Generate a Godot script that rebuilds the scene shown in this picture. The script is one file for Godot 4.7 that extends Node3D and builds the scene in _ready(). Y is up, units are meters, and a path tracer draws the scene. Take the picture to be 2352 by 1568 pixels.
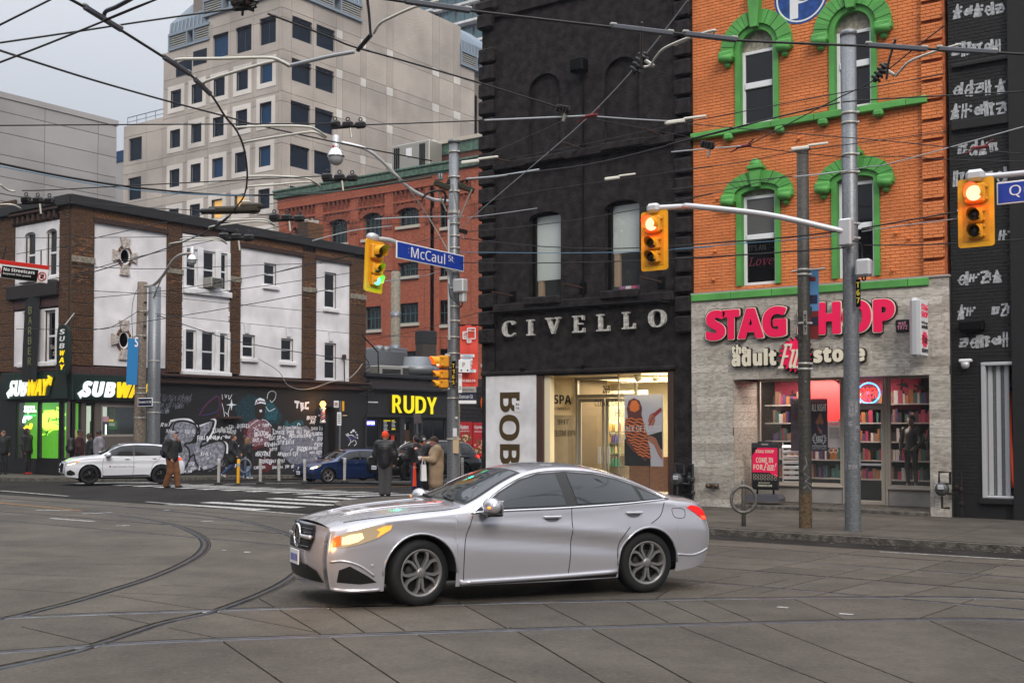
extends Node3D
# Street corner, overcast day: x along the shopping street, -z down the side street, y up, metres.
const FO:=2632.8
const PP:=Vector2(1176.,896.4)
const CAM:=Vector3(0,1.85,0)
const ZT:={0:[1.,.0,.0],1:[.3418,.0,.0],2:[.3662,.0,402.],3:[.25634,.0,746.5],4:[.25634,574.2,746.5],5:[.31753,631.6,.0],6:[.29297,631.6,402.],7:[.43934,1062.3,.0],8:[.3478,1062.3,631.6],9:[.42124,1550.4,.0],10:[.42124,1550.4,602.9],11:[.45166,602.9,1004.9],12:[.3418,.0,1033.6],13:[.5,.0,1119.7],14:[.5,1176.,1119.7]}
const GZ:=[[-100.,.0],[8.,.0],[19.5,-.17],[25.,-.2],[26.,-.23],[60.,-1.25],[400.,-6.]]
var CB:=Basis()
var M:={}
var T:={}
var FONT:={}
var rng:=RandomNumberGenerator.new()
var fr:Node3D
var fz:=0
class Mb:
	var st:=SurfaceTool.new();var n:=0
	func _init(smooth:=false):
		st.begin(Mesh.PRIMITIVE_TRIANGLES);st.set_smooth_group(0 if smooth else -1)
	func tri(a:Vector3,b:Vector3,c:Vector3):
		st.add_vertex(a);st.add_vertex(c);st.add_vertex(b);n+=1
	func quad(a:Vector3,b:Vector3,c:Vector3,d:Vector3):
		tri(a,b,c);tri(a,c,d)
	func box(c:Vector3,s:Vector3,b:=.0,t:=Transform3D()):
		var h:=s*.5;b=minf(b,minf(h.x,minf(h.y,h.z))*.6);var i:=h-Vector3(b,b,b)
		for ax in 3:
			for sg in SE:
				var u:=(ax+1)%3;var v:=(ax+2)%3;var p:=[]
				for q in [[-1,-1],[1,-1],[1,1],[-1,1]]:var w:=Vector3();w[ax]=h[ax]*sg;w[u]=i[u]*q[0];w[v]=i[v]*q[1];p.append(t*(c+w))
				if sg>0:quad(p[0],p[1],p[2],p[3])
				else:quad(p[3],p[2],p[1],p[0])
		if b<=.0:return
		for ax in 3:
			var u:=(ax+1)%3;var v:=(ax+2)%3
			for q in [[-1.,-1.],SD,[1.,1.],SE]:
				var p:=[]
				for e in [[-1.,0],[1.,0],[1.,1],[-1.,1]]:var w:=Vector3();w[ax]=i[ax]*e[0];w[u]=(h[u] if e[1]==0 else i[u])*q[0];w[v]=(i[v] if e[1]==0 else h[v])*q[1];p.append(t*(c+w))
				if q[0]*q[1]<0:p.reverse()
				p.reverse();quad(p[0],p[1],p[2],p[3])
		for x in SE:
			for y in SE:
				for z in SE:
					var a:=t*(c+Vector3(h.x*x,i.y*y,i.z*z));var d:=t*(c+Vector3(i.x*x,h.y*y,i.z*z));var e:=t*(c+Vector3(i.x*x,i.y*y,h.z*z))
					if x*y*z>0:tri(a,d,e)
					else:tri(a,e,d)
	func span(x0:float,y0:float,x1:float,y1:float,z0:float,z1:float,b:=.0):
		box(Vector3((x0+x1)/2,(y0+y1)/2,(z0+z1)/2),Vector3(absf(x1-x0),absf(y1-y0),absf(z1-z0)),b)
	func tube(pts:Array,r,k:=6,closed:=false):
		var rings:=[];var m:=pts.size();var up:=Vector3.UP
		for i in m:
			var a:Vector3=pts[(i-1+m)%m] if closed or i>0 else pts[i];var b:Vector3=pts[(i+1)%m] if closed or i<m-1 else pts[i];var d:=(b-a).normalized();var s:=d.cross(up)
			if s.length()<.05:s=d.cross(Vector3.RIGHT)
			s=s.normalized();up=s.cross(d).normalized();var ring:=[];var rr:float=r[i] if r is Array else r
			for j in k:var an:=TAU*j/k;ring.append(pts[i]+(s*cos(an)+up*sin(an))*rr)
			rings.append(ring)
		for i in (m if closed else m-1):
			var p:Array=rings[i];var q:Array=rings[(i+1)%m]
			for j in k:quad(p[j],q[j],q[(j+1)%k],p[(j+1)%k])
		if not closed:
			for j in range(1,k-1):tri(rings[0][0],rings[0][j],rings[0][j+1]);tri(rings[m-1][0],rings[m-1][j+1],rings[m-1][j])
	func lathe(prof:Array,k:=16,t:=Transform3D()):
		for i in prof.size()-1:
			var a:Vector2=prof[i];var b:Vector2=prof[i+1]
			for j in k:
				var u:=TAU*j/k;var v:=TAU*(j+1)/k;var p0:=t*Vector3(a.x*cos(u),a.y,a.x*sin(u));var p1:=t*Vector3(a.x*cos(v),a.y,a.x*sin(v));var q0:=t*Vector3(b.x*cos(u),b.y,b.x*sin(u));var q1:=t*Vector3(b.x*cos(v),b.y,b.x*sin(v))
				if a.x>1e-5:tri(p0,q0,p1)
				if b.x>1e-5:tri(p1,q0,q1)
	func prism(poly:PackedVector2Array,z0:float,z1:float,t:=Transform3D(),back:=true):
		if Geometry2D.is_polygon_clockwise(poly):poly.reverse()
		var ix:=Geometry2D.triangulate_polygon(poly)
		for i in range(0,ix.size(),3):
			var a:=poly[ix[i]];var b:=poly[ix[i+1]];var c:=poly[ix[i+2]]
			if (b-a).cross(c-a)<0:var s:=b;b=c;c=s
			tri(t*Vector3(a.x,a.y,z1),t*Vector3(b.x,b.y,z1),t*Vector3(c.x,c.y,z1))
			if back:tri(t*Vector3(a.x,a.y,z0),t*Vector3(c.x,c.y,z0),t*Vector3(b.x,b.y,z0))
		for i in poly.size():var a:=poly[i];var b:=poly[(i+1)%poly.size()];quad(t*Vector3(a.x,a.y,z0),t*Vector3(b.x,b.y,z0),t*Vector3(b.x,b.y,z1),t*Vector3(a.x,a.y,z1))
	func stroke(pts:Array,w:float,z0:float,z1:float,t:=Transform3D()):
		for pg in Geometry2D.offset_polyline(PackedVector2Array(pts),w/2,Geometry2D.JOIN_ROUND,Geometry2D.END_ROUND):
			if not Geometry2D.is_polygon_clockwise(pg):prism(pg,z0,z1,t,false)
	func patch(poly:PackedVector2Array,cell:Vector2,f:Callable):
		var r:=Rect2(poly[0],Vector2())
		for p in poly:r=r.expand(p)
		var nx:=int(ceil(r.size.x/cell.x));var ny:=int(ceil(r.size.y/cell.y))
		for i in nx:
			for j in ny:
				var o:=r.position+Vector2(i,j)*cell
				for g in Geometry2D.intersect_polygons(poly,PackedVector2Array([o,o+Vector2(cell.x,0),o+cell,o+Vector2(0,cell.y)])):
					var ix:=Geometry2D.triangulate_polygon(g)
					for k in range(0,ix.size(),3):tri(f.call(g[ix[k]]),f.call(g[ix[k+1]]),f.call(g[ix[k+2]]))
	func mof(m:Mesh,t:Transform3D,limit:=99):
		for s in mini(limit,m.get_surface_count()):
			var a:=m.surface_get_arrays(s);var v:PackedVector3Array=a[Mesh.ARRAY_VERTEX];var ix:PackedInt32Array=a[Mesh.ARRAY_INDEX] if a[Mesh.ARRAY_INDEX] else PackedInt32Array(range(v.size()))
			for i in range(0,ix.size(),3):tri(t*v[ix[i]],t*v[ix[i+2]],t*v[ix[i+1]])
static func K(r=0,g=0,b=0,a=1.0)->Color:return Color(r,g,b,a)
static func PA(a=[])->PackedVector2Array:return PackedVector2Array(a)
const SD=[1.0,-1.0]
const SE=[-1.0,1.0]
static func V(x:=0.0,y:=0.0,z:=0.0)->Vector3:return Vector3(x,y,z)
static func U(x:=0.0,y:=0.0)->Vector2:return Vector2(x,y)
func vp(z:int,x:float,y:float)->Vector2:
	var k:Array=ZT[z];return U(x*k[0]+k[1],y*k[0]+k[2])
func ray(p:Vector2)->Vector3:
	return CB*V((p.x-PP.x)/FO,-(p.y-PP.y)/FO,-1)
func on_z(p:Vector2,z:float)->Vector3:
	var r:=ray(p);return CAM+r*((z-CAM.z)/r.z)
func on_x(p:Vector2,x:float)->Vector3:
	var r:=ray(p);return CAM+r*((x-CAM.x)/r.x)
func on_d(p:Vector2,d:float)->Vector3:
	return CAM+ray(p)*d
func gy(z:float)->float:
	var s:=-z
	for i in range(1,GZ.size()):
		if s<=GZ[i][0]:return lerpf(GZ[i-1][1],GZ[i][1],clampf((s-GZ[i-1][0])/(GZ[i][0]-GZ[i-1][0]),0,1))
	return -6.
func on_g(p:Vector2,up:=.0)->Vector3:
	var r:=ray(p);var h:=.0;var q:=V()
	for i in 30:q=CAM+r*((h+up-CAM.y)/r.y);h=gy(q.z)
	return q
func L(x:float,y:float,out:=.0)->Vector3:
	var t:=fr.transform;var n:=t.basis.z;var r:=ray(vp(fz,x,y));var k:=(t.origin+n*out-CAM).dot(n)/r.dot(n);return t.affine_inverse()*(CAM+r*k)
func L2(x:float,y:float,out:=.0)->Vector2:
	var p:=L(x,y,out);return U(p.x,p.y)
func R(x0:float,yt:float,yb:float,x1:float,out:=.0)->Rect2:
	var a:=L2(x0,yt,out);var b:=L2(x0,yb,out);var c:=L2(x1,(yt+yb)/2,out);return Rect2(a.x,b.y,c.x-a.x,a.y-b.y)
func atf(root:Node3D,zoom:int):
	fr=root;fz=zoom
func tag(o:Node3D,label:String,cat:String,group:="",kind:="")->Node3D:
	if label:o.set_meta("label",label)
	if cat:o.set_meta("category",cat)
	if group:o.set_meta("group",group)
	if kind:o.set_meta("kind",kind)
	return o
func thing(called:String,label:String,cat:String,at:=Vector3(),turn:=.0,group:="")->Node3D:
	var o:=Node3D.new();o.name=called;o.position=at;o.rotation.y=turn;add_child(o,true);return tag(o,label,cat,group)
func put(mb:Mb,called:String,m:Material,parent:Node3D=self,label:="")->MeshInstance3D:
	var o:=MeshInstance3D.new();o.name=called
	if mb.n:mb.st.generate_normals()
	o.mesh=mb.st.commit();o.material_override=m;parent.add_child(o,true)
	if label:o.set_meta("label",label)
	return o
func lay(mb:Mb,called:String,m:Material)->MeshInstance3D:
	var o:=put(mb,called,m);o.set_meta("kind","structure");return o
func inst(mesh:Mesh,called:String,m:Material,parent:Node3D,at:Vector3)->MeshInstance3D:
	var o:=MeshInstance3D.new();o.name=called;o.mesh=mesh;o.material_override=m;o.position=at;parent.add_child(o,true);return o
func pbox(called:String,m:Material,parent:Node3D,c:Vector3,s:Vector3,b:=.0,t:=Transform3D())->MeshInstance3D:
	var mb:=Mb.new();mb.box(c,s,b,t);return put(mb,called,m,parent)
func prect(called:String,m:Material,parent:Node3D,r:Rect2,z0:float,z1:float,b:=.0)->MeshInstance3D:
	var mb:=Mb.new();mb.span(r.position.x,r.position.y,r.end.x,r.end.y,z0,z1,b);return put(mb,called,m,parent)
func noise(seed_:int,f:float,oct:=4,size:=512,lo:=.75,hi:=1.,normal:=false,kind:=FastNoiseLite.TYPE_SIMPLEX_SMOOTH,bump:=4.)->NoiseTexture2D:
	var nz:=FastNoiseLite.new();nz.seed=seed_;nz.frequency=f;nz.fractal_octaves=oct;nz.noise_type=kind;var t:=NoiseTexture2D.new();t.width=size;t.height=size;t.seamless=true;t.noise=nz
	if normal:t.as_normal_map=true;t.bump_strength=bump
	else:var g:=Gradient.new();g.set_color(0,K(lo,lo,lo));g.set_color(1,K(hi,hi,hi));t.color_ramp=g
	return t
func mat(key:String,c:Color,rough:=.8,metal:=.0,tex:="",ts:=.5,nrm:="",ns:=.5,nts:=.0)->StandardMaterial3D:
	if M.has(key):return M[key]
	var m:=StandardMaterial3D.new();m.resource_name=key;m.albedo_color=c;m.roughness=rough;m.metallic=metal
	if tex or nrm:m.uv1_triplanar=true;m.uv1_world_triplanar=true;m.uv1_scale=Vector3.ONE*ts
	if tex:m.albedo_texture=T[tex]
	if nrm:m.normal_enabled=true;m.normal_texture=T[nrm];m.normal_scale=ns
	M[key]=m;return m
func glow(key:String,c:Color,e:float)->StandardMaterial3D:
	if M.has(key):return M[key]
	var m:=mat(key,c,.5);m.emission_enabled=true;m.emission=c;m.emission_energy_multiplier=e;return m
func lamp(parent:Node3D,p:Vector3,c:Color,e:float,size:=.1,rge:=8.):
	var l:=OmniLight3D.new();l.name="light";l.position=p;l.light_color=c;l.light_energy=e;l.light_size=size;l.omni_range=rge;l.omni_attenuation=2.;l.shadow_enabled=true;parent.add_child(l,true)
func area(parent:Node3D,p:Vector3,sx:float,sy:float,c:Color,e:float):
	var l:=AreaLight3D.new();l.name="ceiling_light";l.position=p;l.rotation.x=-PI/2;l.area_size=U(sx,sy);l.light_color=c;l.light_energy=e;l.shadow_enabled=true;parent.add_child(l,true)
func words(mb:Mb,s:String,font:String,r:Rect2,z0:float,z1:float,t:=Transform3D(),shear:=.0,keep:=false):
	if font=="fat":return fat_words(mb,s,r,z0,z1,t,shear)
	var tm:=TextMesh.new();tm.text=s;tm.font=FONT[font];tm.font_size=48;tm.pixel_size=.01;tm.depth=1.;tm.curve_step=1.5;var a:=tm.get_aabb()
	if a.size.x<1e-4:return
	var sx:=r.size.x/a.size.x;var sy:=r.size.y/a.size.y
	if keep:sx=minf(sx,sy);sy=sx
	var k:=Transform3D(Basis(V(sx,0,0),V(shear*sy,sy,0),V(0,0,(z1-z0)/a.size.z)),V());var c:=a.get_center();k.origin=V(r.get_center().x,r.get_center().y,(z0+z1)/2)-k.basis*c;mb.mof(tm,t*k)
func sgw(parent:Node3D,s:String,font:String,r:Rect2,z:float,m:Material,depth:=.004,shear:=.0,called:="lettering",keep:=false)->MeshInstance3D:
	var mb:=Mb.new();words(mb,s,font,r,z,z+depth,Transform3D(),shear,keep);return put(mb,called,m,parent)
func wall(mb:Mb,w:Rect2,holes:Array,z0:float,z1:float):
	var xs:=[w.position.x,w.end.x];var ys:=[w.position.y,w.end.y]
	for h in holes:xs.append_array([clampf(h.position.x,w.position.x,w.end.x),clampf(h.end.x,w.position.x,w.end.x)]);ys.append_array([clampf(h.position.y,w.position.y,w.end.y),clampf(h.end.y,w.position.y,w.end.y)])
	xs.sort();ys.sort()
	for j in ys.size()-1:
		if ys[j+1]-ys[j]<1e-4:continue
		for i in xs.size()-1:
			if xs[i+1]-xs[i]<1e-4:continue
			var c:=U((xs[i]+xs[i+1])/2,(ys[j]+ys[j+1])/2);var hit:=false
			for h in holes:hit=hit or h.has_point(c)
			if hit:continue
			mb.quad(V(xs[i],ys[j],z1),V(xs[i+1],ys[j],z1),V(xs[i+1],ys[j+1],z1),V(xs[i],ys[j+1],z1));mb.quad(V(xs[i+1],ys[j],z0),V(xs[i],ys[j],z0),V(xs[i],ys[j+1],z0),V(xs[i+1],ys[j+1],z0))
	var rims:=[[w,1.]]
	for h in holes:
		if h.intersects(w):rims.append([h.intersection(w),-1.])
	for q in rims:
		var r:Rect2=q[0];var p:=[r.position,U(r.end.x,r.position.y),r.end,U(r.position.x,r.end.y)]
		if q[1]<0:p.reverse()
		for i in 4:var a:Vector2=p[i];var b:Vector2=p[(i+1)%4];mb.quad(V(a.x,a.y,z0),V(b.x,b.y,z0),V(b.x,b.y,z1),V(a.x,a.y,z1))
func arc(x0:float,x1:float,ys:float,rise:float,n:=14)->PackedVector2Array:
	var o:=PackedVector2Array()
	for i in n+1:var a:=PI*i/n;o.append(U((x0+x1)/2-(x1-x0)/2*cos(a),ys+rise*sin(a)))
	return o
func spandrel(mb:Mb,h:Rect2,rise:float,z0:float,z1:float):
	var p:=PA([U(h.end.x,h.end.y-rise - .03),h.end,U(h.position.x,h.end.y),U(h.position.x,h.end.y-rise - .03)]);p.append_array(arc(h.position.x,h.end.x,h.end.y-rise - .02,rise));mb.prism(p,z0,z1)
func bricks(parent:Node3D,w:Rect2,holes:Array,z:float,bl:float,bh:float,gap:float,proud:float,mats:Array,keep:int,tall_first:=false,skip:=0,vary:=true):
	var list:=[];var row:=0;var y:=w.position.y
	while y+bh*.6<w.end.y:
		var h:=minf(bh,w.end.y-y-gap)
		if skip and row%skip==skip-1:row+=1;y+=bh*.55+gap;continue
		var cut:=[[-1e9,w.position.x],[w.end.x,1e9]]
		for o in holes:
			var r:Rect2=o[0];var rise:float=o[1];var m:=y+h/2
			if m+h*.4<r.position.y or m-h*.4>r.end.y:continue
			var hw:=r.size.x/2
			if rise>0 and m>r.end.y-rise:hw*=sqrt(maxf(0,1-pow((m-r.end.y+rise)/rise,2)))
			if hw>.02:cut.append([r.get_center().x-hw,r.get_center().x+hw])
		cut.sort_custom(func(a,b):return a[0]<b[0])
		var edge:float=cut[0][1]
		for i in range(1,cut.size()):
			var a:=edge;var b:float=cut[i][0];edge=maxf(edge,cut[i][1]);var x:=w.position.x-(bl*.5 if row%2 else .0)
			while x<b and b-a>.03:
				var p:=maxf(x,a);var q:=minf(x+bl-gap,b)
				if q-p>.035:list.append([p,y,q-p,h])
				x+=bl
		row+=1;y+=bh+gap
	if tall_first:list.reverse()
	var shared:={};var rest:=Mb.new()
	for i in list.size():
		var b:Array=list[i];var k:="%d"%int(b[2]*200)
		if i<keep:
			if not shared.has(k):var mb:=Mb.new();_brick(mb,V(),b[2],b[3],proud);mb.st.generate_normals();shared[k]=mb.st.commit()
			inst(shared[k],"brick",mats[rng.randi()%mats.size()],parent,V(b[0],b[1],z))
		else:var g:=rng.randf_range(.72,1.12)if vary else rng.randf_range(.93,1.04);rest.st.set_color(K(g,g,g));_brick(rest,V(b[0],b[1],z),b[2],b[3],proud*rng.randf_range(.75,1.15))
	if rest.n:var o:=put(rest,"bricks",mats[0],parent);o.set_meta("kind","stuff")
func _brick(mb:Mb,o:Vector3,w:float,h:float,d:float):
	var e:=minf(.006,h*.15);var a:=[o,o+V(w,0,0),o+V(w,h,0),o+V(0,h,0)];var b:=[o+V(e,e,d),o+V(w-e,e,d),o+V(w-e,h-e,d),o+V(e,h-e,d)];mb.quad(b[0],b[1],b[2],b[3])
	for i in 4:mb.quad(a[i],a[(i+1)%4],b[(i+1)%4],b[i])
func window(parent:Node3D,r:Rect2,z:float,fm:Material,style:=[1,2],fw:=.07,blind:=.0,glass:Material=null,dark:=true,called:="window",bm:Material=null)->MeshInstance3D:
	var mb:=Mb.new();var x0:=r.position.x;var x1:=r.end.x;var y0:=r.position.y;var y1:=r.end.y;mb.span(x0,y0,x0+fw,y1,z - .05,z+.02,.006);mb.span(x1-fw,y0,x1,y1,z - .05,z+.02,.006);mb.span(x0+fw,y0,x1-fw,y0+fw,z - .05,z+.018,.006);mb.span(x0+fw,y1-fw,x1-fw,y1,z - .05,z+.018,.006);var o:=put(mb,called,fm,parent);var nx:int=style[0];var ny:int=style[1];var iw:=(r.size.x-2*fw)/nx;var ih:=(r.size.y-2*fw)/ny;var bars:=Mb.new();var bw:=fw*.42
	for i in range(1,nx):bars.span(x0+fw+iw*i-bw,y0+fw,x0+fw+iw*i+bw,y1-fw,z - .04,z+.006,.004)
	for j in range(1,ny):bars.span(x0+fw,y0+fw+ih*j-bw,x1-fw,y0+fw+ih*j+bw,z - .042,z+.01,.004)
	if bars.n:put(bars,"glazing_bar",fm,o)
	for i in nx:
		for j in ny:prect("pane",glass if glass else M.pane,o,Rect2(x0+fw+iw*i,y0+fw+ih*j,iw,ih),z - .035,z - .025)
	if blind>0:prect("blind",bm if bm else M.blind,o,Rect2(x0+fw,y1-fw-blind*(r.size.y-2*fw),r.size.x-2*fw,blind*(r.size.y-2*fw)),z - .1,z - .085)
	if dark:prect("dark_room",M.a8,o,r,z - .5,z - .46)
	return o
func poly_of(a:Array)->PackedVector2Array:
	var p:=PackedVector2Array()
	for i in range(0,a.size(),2):p.append(U(a[i],a[i+1]))
	return p
func curve2(a:Array,per:=6,closed:=false)->Array:
	var o:=[];var m:=a.size()
	for i in (m if closed else m-1):
		var p0=a[(i-1+m)%m] if closed or i>0 else a[0];var p1=a[i];var p2=a[(i+1)%m];var p3=a[(i+2)%m] if closed or i<m-2 else a[m-1]
		for k in per:o.append(p1.cubic_interpolate(p2,p0,p3,float(k)/per))
	if not closed:o.append(a[m-1])
	return o
func tab(a:Array,s:float,k:=1)->float:
	if s<=a[0][0]:return a[0][k]
	for i in range(1,a.size()):
		if s<=a[i][0]:
			var t:float=(s-a[i-1][0])/(a[i][0]-a[i-1][0]);var h:float=a[i][0]-a[i-1][0];var m:=(a[i][k]-a[i-1][k])/h as float;var m0:float=m;var m1:float=m
			if i>1:m0=(m+(a[i-1][k]-a[i-2][k])/(a[i-1][0]-a[i-2][0]))/2
			if i<a.size()-1:m1=(m+(a[i+1][k]-a[i][k])/(a[i+1][0]-a[i][0]))/2
			var t2:=t*t;var t3:=t2*t;return (2*t3-3*t2+1)*a[i-1][k]+(t3-2*t2+t)*h*m0+(-2*t3+3*t2)*a[i][k]+(t3-t2)*h*m1
	return a[a.size()-1][k]
func merge(from:Node3D,to:Node3D):
	for c in from.get_children():var t:Transform3D=to.transform.affine_inverse()*from.transform*c.transform;from.remove_child(c);c.name=str(c.name).rstrip("0123456789");to.add_child(c,true);c.transform=t
	remove_child(from);from.free()
func fat_words(mb:Mb,s:String,r:Rect2,z0:float,z1:float,t:Transform3D,shear:float):
	var ts:=TextServerManager.get_primary_interface();var f:RID=FONT.bold.get_rids()[0];var pen:=.0;var all:=[];var box:=Rect2()
	for i in s.length():
		var g:int=ts.font_get_glyph_index(f,64,s.unicode_at(i),0);var d:Dictionary=ts.font_get_glyph_contours(f,64,g);var a:=0;var outer:=[];var holes:=[]
		for e in d.contours:
			var pl:=PackedVector2Array();var n:int=e-a+1
			for k in n:
				var p:Vector3=d.points[a+k];var q:Vector3=d.points[a+(k+1)%n];var o:Vector3=d.points[a+(k-1+n)%n];p.y=-p.y;q.y=-q.y;o.y=-o.y;var b:=U(p.x,p.y)
				if p.z==1:pl.append(b)
				else:
					var p0:=U(o.x,o.y)if o.z==1 else (b+U(o.x,o.y))/2;var p2:=U(q.x,q.y)if q.z==1 else (b+U(q.x,q.y))/2
					for u in [.25,.5,.75]:pl.append(p0.lerp(b,u).lerp(b.lerp(p2,u),u))
					if q.z!=1:pl.append(p2)
			a=e+1
			if Geometry2D.is_polygon_clockwise(pl)==bool(d.orientation):outer.append(pl)
			else:holes.append(pl)
		for w in outer:
			if Geometry2D.is_polygon_clockwise(w):w.reverse()
			for o in Geometry2D.offset_polygon(w,2.6,Geometry2D.JOIN_ROUND):
				for h in holes:
					if not Geometry2D.is_point_in_polygon(h[0],w):continue
					if Geometry2D.is_polygon_clockwise(h):h.reverse()
					for k in Geometry2D.offset_polygon(h,-1.8):
						var bi:=0;var bj:=0;var bd:=1e9
						for x in o.size():
							for y in k.size():
								var dd:float=o[x].distance_to(k[y])
								if dd<bd:bd=dd;bi=x;bj=y
						var m:=o.slice(0,bi+1);var side:Vector2=(k[bj]-o[bi]).normalized().orthogonal()*.01
						for y in k.size():m.append(k[(bj-y+k.size())%k.size()])
						m.append(k[bj]+side);m.append(o[bi]+side);m.append_array(o.slice(bi+1));o=m
				var sh:=PackedVector2Array()
				for p in o:sh.append(p+U(pen,0))
				all.append(sh)
				for p in sh:box=Rect2(p,U())if box.size==U() and all.size()==1 and p==sh[0] else box.expand(p)
		pen+=ts.font_get_glyph_advance(f,64,g).x+3.
	var sc:=r.size/box.size
	for w in all:
		var m:=PackedVector2Array()
		for p in w:m.append(r.position+(p-box.position)*sc+U((p.y-box.position.y-box.size.y/2)*sc.y*shear,0))
		mb.prism(m,z0,z1,t)
func _ready():
	rng.seed=7;CB=Basis(Vector3.UP,deg_to_rad(35.73))*Basis(Vector3.RIGHT,deg_to_rad(1.8));var cam:=Camera3D.new();cam.name="camera";cam.projection=Camera3D.PROJECTION_FRUSTUM;cam.near=.1;cam.far=900.;cam.size=.1*1568./FO;cam.frustum_offset=U(0,.1*(PP.y-784.)/FO);cam.transform=Transform3D(CB,CAM);add_child(cam);cam.current=true;var env:=Environment.new();var sm:=ProceduralSkyMaterial.new();sm.sky_top_color=K(2.28,2.29,2.33);sm.sky_horizon_color=K(.48,.505,.54);sm.sky_curve=5.5;sm.sky_energy_multiplier=1.;sm.ground_bottom_color=K(.2,.2,.2);sm.ground_horizon_color=K(.55,.56,.6);var clouds:=noise(31,.006,4,1024,.0,.16);sm.sky_cover=clouds;sm.sky_cover_modulate=K(.95,.95,1.,.25);env.background_mode=Environment.BG_SKY;env.sky=Sky.new();env.sky.sky_material=sm;env.tonemap_mode=Environment.TONE_MAPPER_LINEAR;env.tonemap_exposure=EXPOSURE;env.sdfgi_enabled=true;env.ssao_enabled=true;env.ssil_enabled=true
	env.fog_enabled=true;env.fog_density=.0003;env.fog_light_color=K(.8,.82,.88);var we:=WorldEnvironment.new();we.name="world";we.environment=env;add_child(we);var sun:=DirectionalLight3D.new();sun.name="sun";sun.light_energy=.5;sun.light_angular_distance=24.;sun.light_color=K(1,.97,.93);sun.shadow_enabled=true;sun.rotation=V(deg_to_rad(-36),deg_to_rad(48),0);add_child(sun);materials();setting();tower_block();far_buildings();red_building();subway_building();rudy();civello();stag();glyph_building();poles_and_signs();small_things();wires();vehicles();people();behind()
const EXPOSURE:=1.5
func materials():
	for f in [["sans","Droid Sans",400],["bold","Droid Sans",700],["serif","Droid Serif",400],["serifb","Droid Serif",700],["mono","Droid Sans Mono",400]]:var s:=SystemFont.new();s.font_names=PackedStringArray([f[1]]);s.font_weight=f[2];FONT[f[0]]=s
	T.grime=noise(3,.008,5,1024,.62,1.08);T.soft=noise(4,.004,4,512,.86,1.04);T.fine=noise(5,.09,3,512,.72,1.1);T.patchy=noise(6,.014,5,1024,.45,1.1);T.nfine=noise(7,.12,3,512,0,1,true,FastNoiseLite.TYPE_SIMPLEX_SMOOTH,6.);T.nlump=noise(8,.06,4,512,0,1,true,FastNoiseLite.TYPE_SIMPLEX_SMOOTH,6.);T.road=road_image(11);T.conc=road_image(12);T.galv=noise(13,.05,2,512,.7,1.05,false,FastNoiseLite.TYPE_CELLULAR);T.wood=wood_image();mat("asphalt",K(.20,.192,.187),.82,0,"road",.22,"nfine",.5)
	for i in 3:mat("slab%d"%i,[K(.328,.298,.26),K(.312,.284,.247),K(.343,.312,.273)][i],.78,0,"conc",.19+.03*i,"nfine",.35)
	for i in 3:mat("walk%d"%i,[K(.325,.30,.268),K(.31,.286,.256),K(.34,.315,.282)][i],.85,0,"conc",.3+.04*i,"nfine",.35)
	mat("joint",K(.075,.07,.068),.95);mat("curb",K(.40,.38,.35),.85,0,"patchy",.3,"nfine",.4);mat("bn",K(.36,.36,.38),.35,.85,"grime",.6);mat("c3",K(.40,.40,.41),.25,.95,"grime",.6);mat("bh",K(.78,.775,.76),.75,0,"patchy",.5);mat("c5",K(.72,.5,.18),.75,0,"patchy",.5);mat("pane",K(.045,.055,.065),.04);mat("pane_blue",K(.10,.23,.36),.05);mat("blind",K(.72,.75,.74),.8);mat("a8",K(.045,.042,.042),.9);mat("a1",K(.86,.86,.87),.55,0,"soft",.6);mat("ai",K(.89,.88,.895),.9,0,"soft",.22,"nfine",.25);mat("black_paint",K(.195,.18,.182),.66,0,"grime",.35,"nlump",.22);mat("black_block",K(.195,.182,.184),.64,0,"grime",.5,"nlump",.3);mat("black_metal",K(.07,.07,.075),.5,.2);mat("orange",K(.87,.53,.33),.7,0,"soft",.4,"nfine",.3).vertex_color_use_as_albedo=true
	for i in 3:mat("orange%d"%i,[K(.875,.535,.335),K(.86,.52,.32),K(.885,.55,.35)][i],.7,0,"soft",.4,"nfine",.3)
	mat("a9",K(.76,.42,.23),.8,0,"grime",.4);mat("green",K(.32,.61,.285),.6,0,"soft",.6,"nfine",.25);mat("bs",K(.345,.645,.305),.6,0,"soft",.6,"nfine",.25);mat("a5",K(.29,.22,.165),.95,0,"grime",.4)
	for i in 4:mat("brick%d"%i,[K(.45,.315,.205),K(.54,.375,.235),K(.35,.245,.165),K(.61,.42,.285)][i],.9,0,"patchy",.6,"nfine",.4)
	M.brick0.vertex_color_use_as_albedo=true
	for i in 3:mat("red%d"%i,[K(.53,.235,.16),K(.49,.21,.14),K(.57,.265,.185)][i],.9,0,"fine",.35,"nfine",.5)
	mat("stone_band",K(.56,.53,.47),.9,0,"grime",.7);mat("galv",K(.53,.545,.565),.45,.55,"galv",.9);mat("ck",K(.33,.32,.30),.6,.35,"patchy",.8);mat("a0",K(.74,.745,.76),.4,.3);mat("wire",K(.055,.052,.06),.6);mat("dt",K(.028,.028,.03),.8);mat("bv",K(.93,.66,.02),.5,0,"soft",1.);mat("ap",K(.82,.55,.02),.5);mat("white_sign",K(.86,.86,.87),.45);mat("aj",K(.02,.025,.03),.05);mat("dd",K(.56,.505,.455),.9,0,"patchy",.7);mat("alu",K(.62,.61,.58),.4,.5)
	for k in ["black_paint","black_block","black_metal","asphalt","orange","orange0","orange1","orange2"]:M[k].metallic_specular=.2
	var g:=mat("aw",K(.85,.9,.9,.02),.03);g.transparency=BaseMaterial3D.TRANSPARENCY_ALPHA;var g2:=mat("tinted",K(.10,.13,.14,.62),.03);g2.transparency=BaseMaterial3D.TRANSPARENCY_ALPHA
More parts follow.
